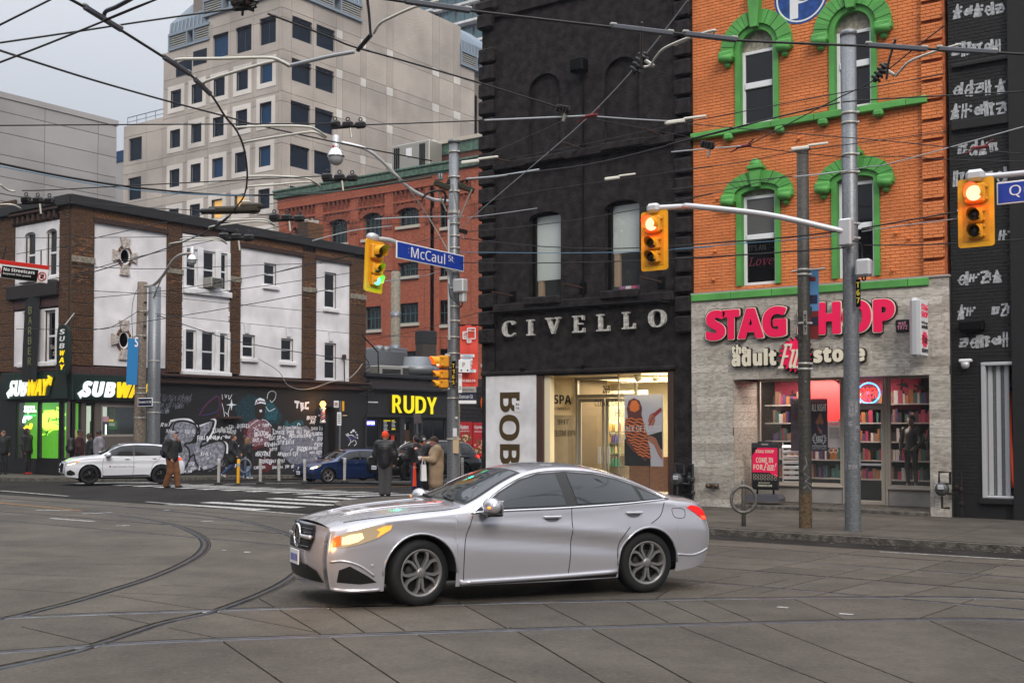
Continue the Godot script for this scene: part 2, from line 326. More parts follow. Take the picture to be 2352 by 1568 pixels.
func behind():
	for q in [[-75.,-14.,10.5],[8.,60.,9.5]]:
		var m:=Mb.new();m.span(q[0],-.1,q[1],q[2],-4.,16.)
		for i in 12:m.span(q[0]+i*4.4,q[2],q[0]+i*4.4+3.9,q[2]+.4+.5*(i%3),-3.9,15.)
		lay(m,"street_row",M.a5)
func road_image(s:int)->ImageTexture:
	var im:=Image.create(512,512,false,Image.FORMAT_RGB8);var n:=[]
	for q in [[.004,4],[.02,4],[.16,2]]:var z:=FastNoiseLite.new();z.seed=s;z.frequency=q[0];z.fractal_octaves=q[1];n.append(z.get_seamless_image(512,512))
	for y in 512:
		for x in 512:
			var a:float=n[0].get_pixel(x,y).r;var b:float=n[1].get_pixel(x,y).r;var c:float=n[2].get_pixel(x,y).r;var v:=.62+.26*a+.16*b+.16*(c - .5)
			if b>.72:v-=(b - .72)*.6
			if c>.84:v+=.10
			im.set_pixel(x,y,K(v,v*(.985+.02*a),v*(.965+.04*a)))
	return ImageTexture.create_from_image(im)
func wood_image()->ImageTexture:
	var im:=Image.create(512,512,false,Image.FORMAT_RGB8);var z:=FastNoiseLite.new();z.seed=21;z.frequency=.02;z.fractal_octaves=4;var z2:=FastNoiseLite.new();z2.seed=22;z2.frequency=.012;z2.fractal_octaves=5
	for y in 512:
		for x in 512:
			var a:=z.get_noise_2d(x*.5,y*6.);var b:=z2.get_noise_2d(x*.8,y*1.6);var v:=.86+.16*a+.22*b
			if b>.25:v-=(b - .25)*.9
			im.set_pixel(x,y,K(v,v*.985,v*.955))
	return ImageTexture.create_from_image(im)
func flat(poly:PackedVector2Array,up:float,thick:float,mb:Mb):
	if not Geometry2D.is_polygon_clockwise(poly):poly.reverse()
	var cuts:=[[-8.,40.],[-19.5,-8.],[-25.,-19.5],[-26.,-25.],[-60.,-26.],[-200.,-60.]]
	for c in cuts:
		for g in Geometry2D.intersect_polygons(poly,PA([U(-300,c[0]),U(300,c[0]),U(300,c[1]),U(-300,c[1])])):
			var ix:=Geometry2D.triangulate_polygon(g)
			for k in range(0,ix.size(),3):
				var p:=[]
				for q in 3:p.append(V(g[ix[k+q]].x,gy(g[ix[k+q]].y)+up,g[ix[k+q]].y))
				if (p[1]-p[0]).cross(p[2]-p[0]).y<0:mb.tri(p[0],p[2],p[1])
				else:mb.tri(p[0],p[1],p[2])
	if thick>0:
		for i in poly.size():var a:=poly[i];var b:=poly[(i+1)%poly.size()];var ya:=gy(a.y)+up;var yb:=gy(b.y)+up;mb.quad(V(b.x,yb-thick,b.y),V(b.x,yb,b.y),V(a.x,ya,a.y),V(a.x,ya-thick,a.y))
func xz(pts:Array,z:=0)->Array:
	var o:=[]
	for i in range(0,pts.size(),2):var p:=on_g(vp(z,pts[i],pts[i+1]));o.append(U(p.x,p.z))
	return o
func grow_line(l:Array,d:float)->PackedVector2Array:
	var o:=PackedVector2Array(l);var n:=o.size();o[0]+=(o[0]-o[1]).normalized()*d;o[n-1]+=(o[n-1]-o[n-2]).normalized()*d;return o
func offset_line(l:Array,d:float)->Array:
	var o:=[]
	for i in l.size():var t:Vector2=(l[mini(i+1,l.size()-1)]-l[maxi(i-1,0)]).normalized();o.append(l[i]+U(-t.y,t.x)*d)
	return o
func rail_strip(mb:Mb,l:Array,a:float,b:float,up:float):
	var p:=offset_line(l,a);var q:=offset_line(l,b)
	for i in l.size()-1:
		var v:=[]
		for e in [p[i],p[i+1],q[i+1],q[i]]:v.append(V(e.x,gy(e.y)+up,e.y))
		mb.quad(v[3],v[2],v[1],v[0]);mb.quad(v[0],v[1],v[1]-V(0,.02,0),v[0]-V(0,.02,0));mb.quad(v[2],v[3],v[3]-V(0,.02,0),v[2]-V(0,.02,0))
func setting():
	var mb:=Mb.new()
	for x in [[-420.,-60.],[-60.,20.],[20.,300.]]:
		var zz:=[60.,-8.,-19.5,-25.,-26.,-60.,-400.]
		for i in zz.size()-1:mb.quad(V(x[0],gy(zz[i]),zz[i]),V(x[1],gy(zz[i]),zz[i]),V(x[1],gy(zz[i+1]),zz[i+1]),V(x[0],gy(zz[i+1]),zz[i+1]))
	lay(mb,"road",M.asphalt);var b_line:=curve2([U(-9.4,9),U(-9.9,-1),U(-10.32,-5.6),U(-10.6,-6.7),U(-11.1,-7.72),U(-11.8,-8.85),U(-12.85,-10.2),U(-13.9,-11.33),U(-15.2,-12.45),U(-16.8,-13.5),U(-18.9,-14.55),U(-22.2,-15.5),U(-26,-15.85),U(-36,-15.9)],5);var a_near:=[U(-8.,9),U(-8.2,-2),U(-8.32,-5.1),U(-8.56,-5.95),U(-8.95,-6.85),U(-9.1,-7.59),U(-9.6,-8.6)];var a_line:=curve2(a_near+[U(-10.35,-9.75),U(-11.5,-11.15),U(-12.8,-12.45),U(-14.3,-13.7),U(-16.1,-14.85),U(-18.5,-16.),U(-21.8,-16.95),U(-26,-17.35),U(-36,-17.4)],5);var c1:=curve2([U(-11.4,-4.6),U(-10.3,-6.29),U(-8.99,-7.78),U(-7.07,-9.95),U(-4.8,-12.3),U(-2.9,-13.7),U(0,-14.3),U(4,-14.35)],5);var c2:=curve2([U(-9.6,-4.),U(-8.85,-5.2),U(-8.4,-5.95),U(-7.87,-6.59),U(-6.57,-7.96),U(-5.22,-9.51),U(-3.74,-11.1),U(-2.5,-12.1),U(0,-12.75),U(3,-12.85)],5);var d_line:=curve2(xz([-60,1196,0,1200,20,1210,31,1224,26,1236,0,1252,-40,1272]),5)
	var rails:=[[b_line,"curved streetcar rail with deep groove sweeping across the left foreground",1.],[a_line,"curved streetcar rail running under the silver sedan's nose",1.],
		[c1,"bright polished streetcar rail running diagonally just below the silver sedan",-1.],[c2,"diagonal streetcar rail nearest the bottom of the view",-1.],[d_line,"short bend of streetcar rail at the left edge of the road",1.],
		[[U(-70,-12.85),U(-20,-12.85),U(30,-12.85)],"straight streetcar rail nearest the camera along the main street",1.],[[U(-70,-14.35),U(-20,-14.35),U(30,-14.35)],"straight streetcar rail second from the camera along the main street",-1.],
		[[U(-70,-15.9),U(-20,-15.9),U(30,-15.9)],"straight streetcar rail third from the camera along the main street",1.],[[U(-70,-17.4),U(-20,-17.4),U(30,-17.4)],"straight streetcar rail farthest from the camera, beside the curb lane",-1.]]
	var cut:=[];rails=rails.slice(5)+rails.slice(0,5)
	for r in rails:
		var wide:float=.085 if rails.find(r)>3 else .06
		for p in Geometry2D.offset_polyline(PackedVector2Array(r[0]),wide,Geometry2D.JOIN_ROUND,Geometry2D.END_BUTT):cut.append(p)
		var t:=thing("streetcar_rail",r[1],"rail",V(),0,"streetcar rails in the road");var m1:=Mb.new(true);var m2:=Mb.new(true);var m3:=Mb.new(true);var s:float=r[2];var l:Array=r[0];rail_strip(m3,l,-wide,wide,.004);put(m3,"groove",M.joint,t);rail_strip(m1,l,minf(-.045*s,.02*s),maxf(-.045*s,.02*s),.014);put(m1,"rail_head",M.c3 if rails.find(r)==6 else M.bn,t);rail_strip(m2,l,minf(.052*s,.072*s),maxf(.052*s,.072*s),.012)
		if wide>.08:put(m2,"guard_lip",M.bn,t)
	var joints:=[]
	for q in [[13,520,750,830,930],[13,1015,710,1300,910],[13,1510,690,1850,920],[13,1900,675,2352,895],[13,2352,655,2760,900],[14,350,648,830,910],[14,755,640,1480,920],[14,1140,630,1900,930],[14,1925,620,2500,870],
		[13,1195,520,1470,680],[13,1505,560,1665,668],[13,1655,550,1850,660],[13,1010,585,1450,672],[13,500,595,720,640],[13,790,655,975,695],[13,110,650,410,722],[13,515,502,950,570],[13,560,490,1130,515],
		[13,760,455,1220,472],[13,860,420,1270,427],[13,900,386,1300,389],[13,930,355,1310,358],[13,-200,395,700,425],[13,-200,460,450,496],[13,-200,352,830,360],[13,-200,320,880,322],[13,-200,270,920,272],[13,-100,208,800,206],
		[13,2110,535,2330,655],[14,130,535,330,635],[14,515,525,710,622],[14,690,525,900,618],[14,870,520,1090,612],[14,1300,520,1520,610],[14,660,518,725,475],[14,870,515,1260,430],[14,740,470,1040,412],[14,1140,492,1610,378],[14,1390,505,1850,390],[14,1800,505,2200,400],[14,1880,605,2150,510],
		[14,1020,405,1320,352],[14,870,318,1090,278],[14,1330,350,1600,295],[14,1840,390,2050,328],[14,2110,408,2300,345]]:
		joints.append(xz(q.slice(1),13 if q[0]==13 else 14))
	for x in range(-34,-13,3):joints.append([U(x,-12.9),U(x,-18.4)])
	joints.append([U(-34,-14.35 - .75),U(24,-14.35 - .75)])
	for x in [-6.,-2.,2.,6.]:joints.append([U(x,-3),U(x+3,1)])
	var polys:=[PA([U(-34,-18.45),U(24,-18.45),U(24,8),U(-34,8)])]
	for j in joints:
		for p in Geometry2D.offset_polyline(grow_line(j,.07),.009,Geometry2D.JOIN_MITER,Geometry2D.END_BUTT):cut.append(p)
	for c in cut:
		var nxt:=[]
		for p in polys:
			for g in Geometry2D.clip_polygons(p,c):
				if not Geometry2D.is_polygon_clockwise(g):nxt.append(g)
		polys=nxt
	var bed:=Mb.new();flat(PA([U(-34,-18.45),U(24,-18.45),U(24,8),U(-34,8)]),.003,0,bed);var bedo:=lay(bed,"track_bed",M.joint)
	for p in polys:
		var ar:=.0
		for i in p.size():ar+=p[i].cross(p[(i+1)%p.size()])
		if absf(ar)<.02:continue
		var m:=Mb.new();flat(p,.016,.013,m);put(m,"slab",M["slab%d"%(rng.randi()%3)],bedo)
	pavement("sidewalk",[U(24,-19.6),U(24,-26.2),U(-19.,-26.2),U(-19.,-60),U(-21.2,-60)]+_corner(U(-17.9,-22.9),3.3,PI,PI/2),1.55,U(24,-19.6));pavement("sidewalk_far",[U(-38.2,-80),U(-41.6,-80),U(-41.6,-27.4),U(-70,-27.4),U(-70,-23.9)]+_corner(U(-41.2,-26.9),3.,PI/2,0),1.55,U(-38.2,-24));var zeb:=Mb.new()
	for i in 15:var x:=-36.8+i*1.1;var zz:=-24.2 - .02*i;flat(PA([U(x,zz),U(x+.52,zz),U(x+.52,zz-3.1),U(x,zz-3.1)]),.006,0,zeb)
	lay(zeb,"crosswalk_paint",M.bh);var zb:=Mb.new()
	for i in 5:var z:=-18.7-i*1.15;flat(PA([U(-24.5,z),U(-21.,z),U(-21.,z - .5),U(-24.5,z - .5)]),.007,0,zb)
	for q in [[0,17,310,42],[670,68,1060,100],[1010,96,1400,128],[375,124,515,118],[750,107,780,107],[925,160,975,157],[530,180,595,178],[160,108,330,108],[230,145,430,160],[1020,294,1035,293],[1120,302,1150,302]]:
		var l:=xz(q,13)
		for p in Geometry2D.offset_polyline(PackedVector2Array(l),.06,Geometry2D.JOIN_MITER,Geometry2D.END_BUTT):flat(p,.021,0,zb)
	for q in [[1690,300,2352,338],[1220,556,1270,560],[1505,587,1570,592]]:
		var l:=xz(q,14)
		for p in Geometry2D.offset_polyline(PackedVector2Array(l),.035,Geometry2D.JOIN_MITER,Geometry2D.END_BUTT):flat(p,.021,0,zb)
	flat(PA([U(-33.9,-27.6),U(-33.7,-27.6),U(-33.9,-60),U(-34.1,-60)]),.008,0,zb);lay(zb,"lane_paint",M.bh);var yl:=Mb.new()
	for p in Geometry2D.offset_polyline(PackedVector2Array(xz([-60,68,375,110],13)),.05,Geometry2D.JOIN_MITER,Geometry2D.END_BUTT):flat(p,.021,0,yl)
	flat(PA([U(-29.2,-28.5),U(-29.05,-28.5),U(-29.05,-60),U(-29.2,-60)]),.008,0,yl);lay(yl,"yellow_lane_paint",M.c5)
	for i in 26:
		var m:=Mb.new();var c:=V(rng.randf_range(-13,-3),0,rng.randf_range(-19.35,-18.9)if i<14 else rng.randf_range(-25.3,-24.9))
		if i>19:c=V(rng.randf_range(-36,-34),0,rng.randf_range(-44,-29))
		c.y=gy(c.z)+(.01 if i<14 or i>19 else .14);var s:=rng.randf_range(.012,.035);m.quad(c+V(-s,.004,s),c+V(s,.012,s*.7),c+V(s*.8,.006,-s),c+V(-s*.7,.02,-s));var lt:=put(m,"litter",M.walk2);tag(lt,"small pale scrap of litter lying along the gutter or wall foot","litter","scraps of litter by the curb")
func _corner(c:Vector2,r:float,a0:float,a1:float)->Array:
	var o:=[]
	for i in 9:var a:=lerpf(a0,a1,i/8.);o.append(c+U(cos(a),sin(a))*r)
	return o
func pavement(called:String,outline:Array,size:float,origin:Vector2):
	var out:=PackedVector2Array(outline);var cb:=Mb.new();flat(out,.115,.13,cb);var o:=lay(cb,called,M.curb)
	if Geometry2D.is_polygon_clockwise(out):out.reverse()
	var inner:=Geometry2D.offset_polygon(out,-.17)
	for g in inner:
		for i in range(-40,41):
			for j in range(-40,41):
				var p:=origin+U(i,j)*size
				if p.y<-48 or absf(p.x+20)>35:continue
				for c in Geometry2D.intersect_polygons(g,PA([p+U(.006,.006),p+U(size - .006,.006),p+U(size - .006,size - .006),p+U(.006,size - .006)])):var m:=Mb.new();flat(c,.127,.012,m);put(m,"paving_slab",M["walk%d"%(rng.randi()%3)],o)
func panel_face(root:Node3D,cols:Array,rows:Array,wins:Array,mats:Array,z:=.0,frame_m:Material=null,light_rule=null):
	for i in cols.size()-1:
		for j in rows.size()-1:
			var c:=Rect2(cols[i]+.02,rows[j]+.02,cols[i+1]-cols[i] - .04,rows[j+1]-rows[j] - .04)
			if c.size.x<.05 or c.size.y<.05:continue
			var hs:=[]
			for w in wins:
				if c.intersects(w):hs.append(w)
			var mb:=Mb.new();wall(mb,c,hs,z - .3,z+.05);var k:int=light_rule.call(i,j)if light_rule else rng.randi()%mats.size();put(mb,"panel",mats[k],root)
func tower_window(root:Node3D,r:Rect2,lit:=0,split:=false):
	var o:=window(root,r,-.18,M.cc,[2 if split else 1,1],.09,[.0,.25,.45,.0,.6][rng.randi()%5] if lit==0 else .0,[M.pane_blue,M.pane,M.cg][lit] if lit else [M.pane_blue,M.pane_navy,M.pane_navy][rng.randi()%3],false,"window",M.d6);return o
func tower_block():
	mat("ab",K(.48,.44,.41),.95)
	for i in 4:mat("tower%d"%i,[K(.69,.655,.62),K(.71,.675,.64),K(.67,.635,.605),K(.84,.825,.80)][i],.9,0,"soft",.07,"nfine",.2)
	mat("cb",K(.84,.815,.79),.9,0,"soft",.07);mat("cc",K(.10,.22,.33),.4,.3);mat("pane_navy",K(.05,.10,.155),.08);mat("d6",K(.16,.30,.42),.7)
	for k in ["pane_navy","pane_blue"]:M[k].metallic_specular=.22
	glow("cg",K(.85,.66,.36),.35);mat("zinc",K(.47,.52,.57),.45,.4,"soft",.2);mat("ca",K(.38,.43,.48),.45,.4);mat("louvre",K(.62,.62,.60),.6);mat("c0",K(.50,.55,.60),.5,.2);var corner:=on_d(vp(1,1890,1000),110.);var o:=thing("office_tower","tall beige precast office tower with stepped roofline and blue-framed windows","tower",V(corner.x,-3.,corner.z));atf(o,1);var x0:=L2(830,1000).x;var xb:=L2(1100,640).x;var xc:=L2(1160,350).x;var xd:=L2(1390,200).x;var y0:=.0;var ya:=L2(835,850).y;var yb:=L2(1100,515).y;var yc:=L2(1165,340).y;var yd:=L2(1890,-40).y;var wins:=[]
	for row in [[1150,615,1218,715,1290,572,1362,683,1438,530,1512,638,1592,480,1668,595,1752,425,1832,545],[1145,880,1212,985,1287,840,1355,950,1433,795,1505,908,1588,748,1663,862,1748,697,1826,825],[1142,1145,1207,1250,1283,1108,1350,1218,1428,1070,1500,1185,1582,1030,1656,1150,1742,990,1820,1110],[1137,1410,1202,1520,1278,1378,1345,1488,1424,1345,1495,1460,1577,1310,1650,1430,1738,1277,1814,1398]]:
		for k in range(0,row.size(),4):var a:=L2(row[k],row[k+1]);var b:=L2(row[k+2],row[k+3]);wins.append([Rect2(a.x,b.y,b.x-a.x,a.y-b.y),1])
	for s in range(1,4):
		for k in 5:var w:Rect2=wins[15+k][0];wins.append([Rect2(w.position.x,w.position.y-4.07*s,w.size.x,w.size.y),1])
	for q in [[865,925,952,1080],[860,1190,947,1345]]:var a:=L2(q[0],q[1]+10);var b:=L2(q[2],q[3]-12);wins.append([Rect2(a.x,b.y,b.x-a.x,a.y-b.y),2])
	for q in [[1432,240,1533,370],[1586,190,1690,335],[1745,130,1854,280]]:var a:=L2(q[0],q[1]);var b:=L2(q[2],q[3]);wins.append([Rect2(a.x,b.y,b.x-a.x,a.y-b.y),3])
	var holes:=[]
	for w in wins:holes.append(w[0])
	var fl:=[];var y:=wins[0][0].position.y as float;var rows:=[y0]
	for k in range(10,-4,-1):
		for d in [-.95,.35+wins[0][0].size.y]:
			var q:float=y-4.07*k+d
			if q>1. and q<yd+6:rows.append(q)
	rows.sort();var cols:=[x0]
	for k in range(4,-1,-1):pass
	for q in [985,1095,1250,1395,1545,1700,1870]:cols.append(L2(q,900).x)
	cols.append(.0);var mats:=[M.tower0,M.tower1,M.tower2]
	for i in cols.size()-1:
		var cm:float=(cols[i]+cols[i+1])/2;var top:float=ya if cm<xb - .5 else yb if cm<xc else yc if cm<xd-1 else yd;var rr:=[]
		for q in rows:
			if q<top - .6:rr.append(q)
		rr.append(top)
		panel_face(o,[cols[i],cols[i+1]],rr,holes,mats,.0,null,func(_i,j):return rng.randi()%3)
	for w in wins:
		tower_window(o,w[0],0,w[1]==3)
		if w[1]==1:var r:Rect2=w[0].grow(.5);var mb:=Mb.new();wall(mb,r,[w[0]],-.1,.09);put(mb,"window_surround",M.cb,o)
	put_lit(o,wins);var fe:=thing("wing","","",V(corner.x,-3.,corner.z),PI/2);atf(fe,5);var ew:=[]
	for q in [[122,105,265,330],[297,168,430,385],[118,410,258,630],[290,468,423,685],[112,718,250,930],[286,768,418,985],[106,1032,243,1240],[280,1078,410,1290]]:var a:=L2(q[0],q[1]+5);var b:=L2(q[2],q[3]-5);ew.append(Rect2(a.x,b.y,b.x-a.x,a.y-b.y))
	for k in 8:ew.append(Rect2(ew[6+k%2].position-U(0,4.1*(1+k/2)),ew[6].size))
	var ecols:=[.0]
	for q in [112,272,440,485,615,655,805,850,1135,1185,1290,1340,1440]:ecols.append(L2(q,700).x)
	var etop:=[L2(100,-70).y,L2(700,-60).y];var erows:=[.0]
	for q in rows:
		if q<etop[0]:erows.append(q)
	for i in ecols.size()-1:
		var cm:float=(ecols[i]+ecols[i+1])/2;var top:float=L2(620,165).y if cm<L2(615,300).x else L2(1040,55).y if cm<L2(1330,300).x else L2(1340,470).y;var rr:=[]
		for q in erows:
			if q<top - .5:rr.append(q)
		rr.append(top)
		panel_face(fe,[ecols[i],ecols[i+1]],rr,ew,[M.tower0,M.tower1,M.tower2,M.tower3],.0,null,func(_i,j):return 3 if (i in [3,5,7,9,11] and j%2==0)else rng.randi()%3)
	for w in ew:tower_window(fe,w)
	var back:=L2(1480,700).x;prect("body",M.ab,o,Rect2(xc,0,-xc - .4,yc - .1),-back,-.55);prect("body",M.ab,o,Rect2(x0,0,xb-x0+.2,ya - .1),-back,-.55);prect("body",M.ab,o,Rect2(xb,0,xc-xb,yb - .1),-back,-.55);prect("body",M.ab,o,Rect2(xd,yc,-xd - .4,yd-yc - .2),-back+8,-.55);prect("body",M.ab,fe,Rect2(.6,0,L2(1330,300).x - .6,L2(1040,55).y - .15),-14,-.4);prect("body",M.ab,fe,Rect2(L2(1335,300).x,0,9,L2(1340,470).y - .15),-14,-.4);atf(o,1)
	for q in [[1185,440,1290,490],[1300,360,1390,420]]:var a:=L2(q[0],q[1]);var b:=L2(q[2],q[3]);prect("setback_window",M.pane_navy,o,Rect2(a.x,b.y,b.x-a.x,1.5),.04,.08)
	var rail:=Mb.new()
	for sgm in [[x0+.2,xb - .2,ya],[xb+.2,xd,yb]]:
		rail.tube([V(sgm[0],sgm[2]+1.,-.3),V(sgm[1],sgm[2]+1.,-.3)],.06,5);rail.tube([V(sgm[0],sgm[2]+.5,-.3),V(sgm[1],sgm[2]+.5,-.3)],.04,5);var x:=sgm[0] as float
		while x<sgm[1]:rail.tube([V(x,sgm[2],-.3),V(x,sgm[2]+1.,-.3)],.045,5);x+=1.6
	put(rail,"roof_railing",M.c0,o);zinc_roof(o,xc - .6,xd+.5,yc,9.5,5.5,.2);zinc_roof(o,xd - .4,.3,yd,7,3.5,.3);atf(fe,5);zinc_roof(fe,-.3,L2(620,165).x,L2(620,165).y,7,3.5,.3);zinc_roof(fe,L2(1335,470).x,L2(1335,470).x+10,L2(1340,470).y,7.5,6.,.3);atf(fe,5);var a:=L2(900,-20);var b:=L2(1335,190);var sl:=Mb.new();sl.quad(V(a.x-6,a.y+.4,-1.5),V(b.x+1.5,a.y+.4-7,-1.5),V(b.x+1.5,a.y+6,-9),V(a.x-6,a.y+13,-9));put(sl,"sloping_roof",M.zinc,fe);var ribs:=Mb.new()
	for i in 24:var t:=i/23.;var p:=V(a.x-6,a.y+.4,-1.5).lerp(V(b.x+1.5,a.y-6.6,-1.5),t);var q:=V(a.x-6,a.y+13,-9).lerp(V(b.x+1.5,a.y+6,-9),t);ribs.tube([p,q],.07,4)
	put(ribs,"roof_seams",M.ca,fe);merge(fe,o)
func put_lit(o:Node3D,wins:Array):
	for k in [17,18]:var r:Rect2=wins[k][0];prect("lit_room",M.cg,o,Rect2(r.position+U(.15,.1),r.size-U(.3,.2)),-.2,-.17)
func zinc_roof(o:Node3D,x0:float,x1:float,y:float,h:float,back:float,out:float):
	var box:=Mb.new();box.span(x0,y,x1,y+.25,-.6,out);box.span(x0,y+1.55,x1,y+1.8,-.6,out);var x:=x0;var k:=0;var lv:=Mb.new()
	while x<x1 - .5:
		var w:=2.9 if k%2==0 else 1.1;box.span(x,y+.25,x+.18,y+1.55,-.5,out - .02)
		if k%2==0:
			for j in 5:lv.box(V(x+.18+w/2,y+.42+j*.24,out - .2),V(w - .18,.1,.16))
		x+=w;k+=1
	put(box,"louvre_frame",M.c0,o);put(lv,"louvre",M.louvre,o);prect("louvre_back",M.a8,o,Rect2(x0,y+.2,x1-x0,1.4),-.7,-.5);var sl:=Mb.new();sl.quad(V(x0,y+1.8,out - .15),V(x1,y+1.8,out - .15),V(x1,y+3.,out - .3),V(x0,y+3.,out - .3));sl.quad(V(x0,y+3.,out - .3),V(x1,y+3.,out - .3),V(x1,y+h,-back),V(x0+back*.5,y+h,-back));sl.quad(V(x0,y+1.8,-back),V(x0,y+1.8,out - .15),V(x0,y+3,out - .3),V(x0+back*.5,y+h,-back));put(sl,"zinc_roof",M.zinc,o);var rb:=Mb.new();x=x0+.2
	while x<x1:var t:=(x-x0)/(x1-x0);rb.tube([V(x,y+1.85,out - .13),V(x,y+3.,out - .28),V(x+back*.5*(1-t),y+h,-back)],.06,4);x+=.62
	put(rb,"roof_seams",M.ca,o)
func far_buildings():
	mat("br",K(.61,.60,.60),.9,0,"soft",.06);mat("bj",K(.63,.62,.62),.9,0,"soft",.06);var p:=on_d(vp(1,778,1100),86.);var o:=thing("grey_building","blank grey panelled building wall at the far left under the sky","building",V(p.x,-3,p.z),PI/2);atf(o,1);var top:=L2(778,815).y;var left:=L2(-160,700).x;var ys:=[.0]
	for y in [1480,1330,1195,1060,930]:ys.append(L2(778,y).y)
	ys.append(top - .35);panel_face(o,[left,L2(295,900).x,L2(655,900).x,.0],ys,[],[M.br,M.bj]);prect("body",M.ab,o,Rect2(left,0,-left - .3,top - .5),-25,-.35);prect("coping",M.bj,o,Rect2(left - .2,top - .35,-left+.3,.4),-25,.12);var d:=on_d(vp(1,390,735),98.);var du:=thing("roof_duct","dark curved ventilation duct on top of the grey building","duct",V(d.x,top-3+.1,d.z));var mb:=Mb.new(true);mb.tube([V(-4.6,.2,0),V(-4.2,1.3,0),V(-3.2,2.3,0),V(-1.8,2.4,0),V(0,1.9,0),V(2.5,1.9,0)],[1.,1.,1.05,1.,.8,.9],12);mb.tube([V(2.4,1.9,0),V(3.6,1.9,0),V(4.6,1.3,0),V(4.8,-.2,0)],[1.2,1.35,1.25,1.2],12);put(mb,"duct",mat("duct",K(.33,.345,.37),.5,.4),du);pbox("hatch",M.duct,du,V(-1.9,3.2,0),V(1.2,1.2,1.4),.1);var g:=on_d(vp(1,815,1000),125.);var gb:=thing("roof_shed","small green-grey rooftop shed glimpsed beside the beige tower","building",V(g.x,-3,g.z));pbox("shed",M.br,gb,V(-1.5,g.y/2+1.5,-6),V(9,g.y+3,10))
	pbox("window",M.pane_blue,gb,V(-1.,g.y+2.6,-.94),V(3,1.2,.08));pbox("vent",M.duct,gb,V(-.6,g.y+4.1,-2),V(.5,2.4,.5),.1);var q:=on_d(vp(5,1500,100),170.);var c:=thing("apartment_tower","distant grey glass apartment tower with balconies above the dark building","tower",V(q.x,-4,q.z));mat("condo",K(.52,.53,.54),.7);glassy("condo_glass",K(.32,.42,.45));var hgt:=q.y+24;prect("body",M.condo,c,Rect2(-12,0,44,hgt),-16,-.6)
	for lv in range(10):
		var y:=q.y-6+lv*3.;prect("floor_slab",M.a1,c,Rect2(-12.2,y,44.5,.35),-1,.9 if lv%2 else .5)
		for k in 13:
			var x:=-12+k*3.4;prect("pane",M.condo_glass,c,Rect2(x+.15,y+.35,1.45,2.6),-.4,-.3);prect("pane",M.condo_glass,c,Rect2(x+1.7,y+.35,1.45,2.6),-.4,-.3)
			if (k+lv)%4==0:prect("balcony_glass",M.condo_glass,c,Rect2(x,y+.3,3.2,1.1),1.3,1.36);prect("balcony_slab",M.a1,c,Rect2(x,y,3.2,.3),-.5,1.4)
func glassy(k:String,c:Color)->StandardMaterial3D:
	return mat(k,c,.12,.3)
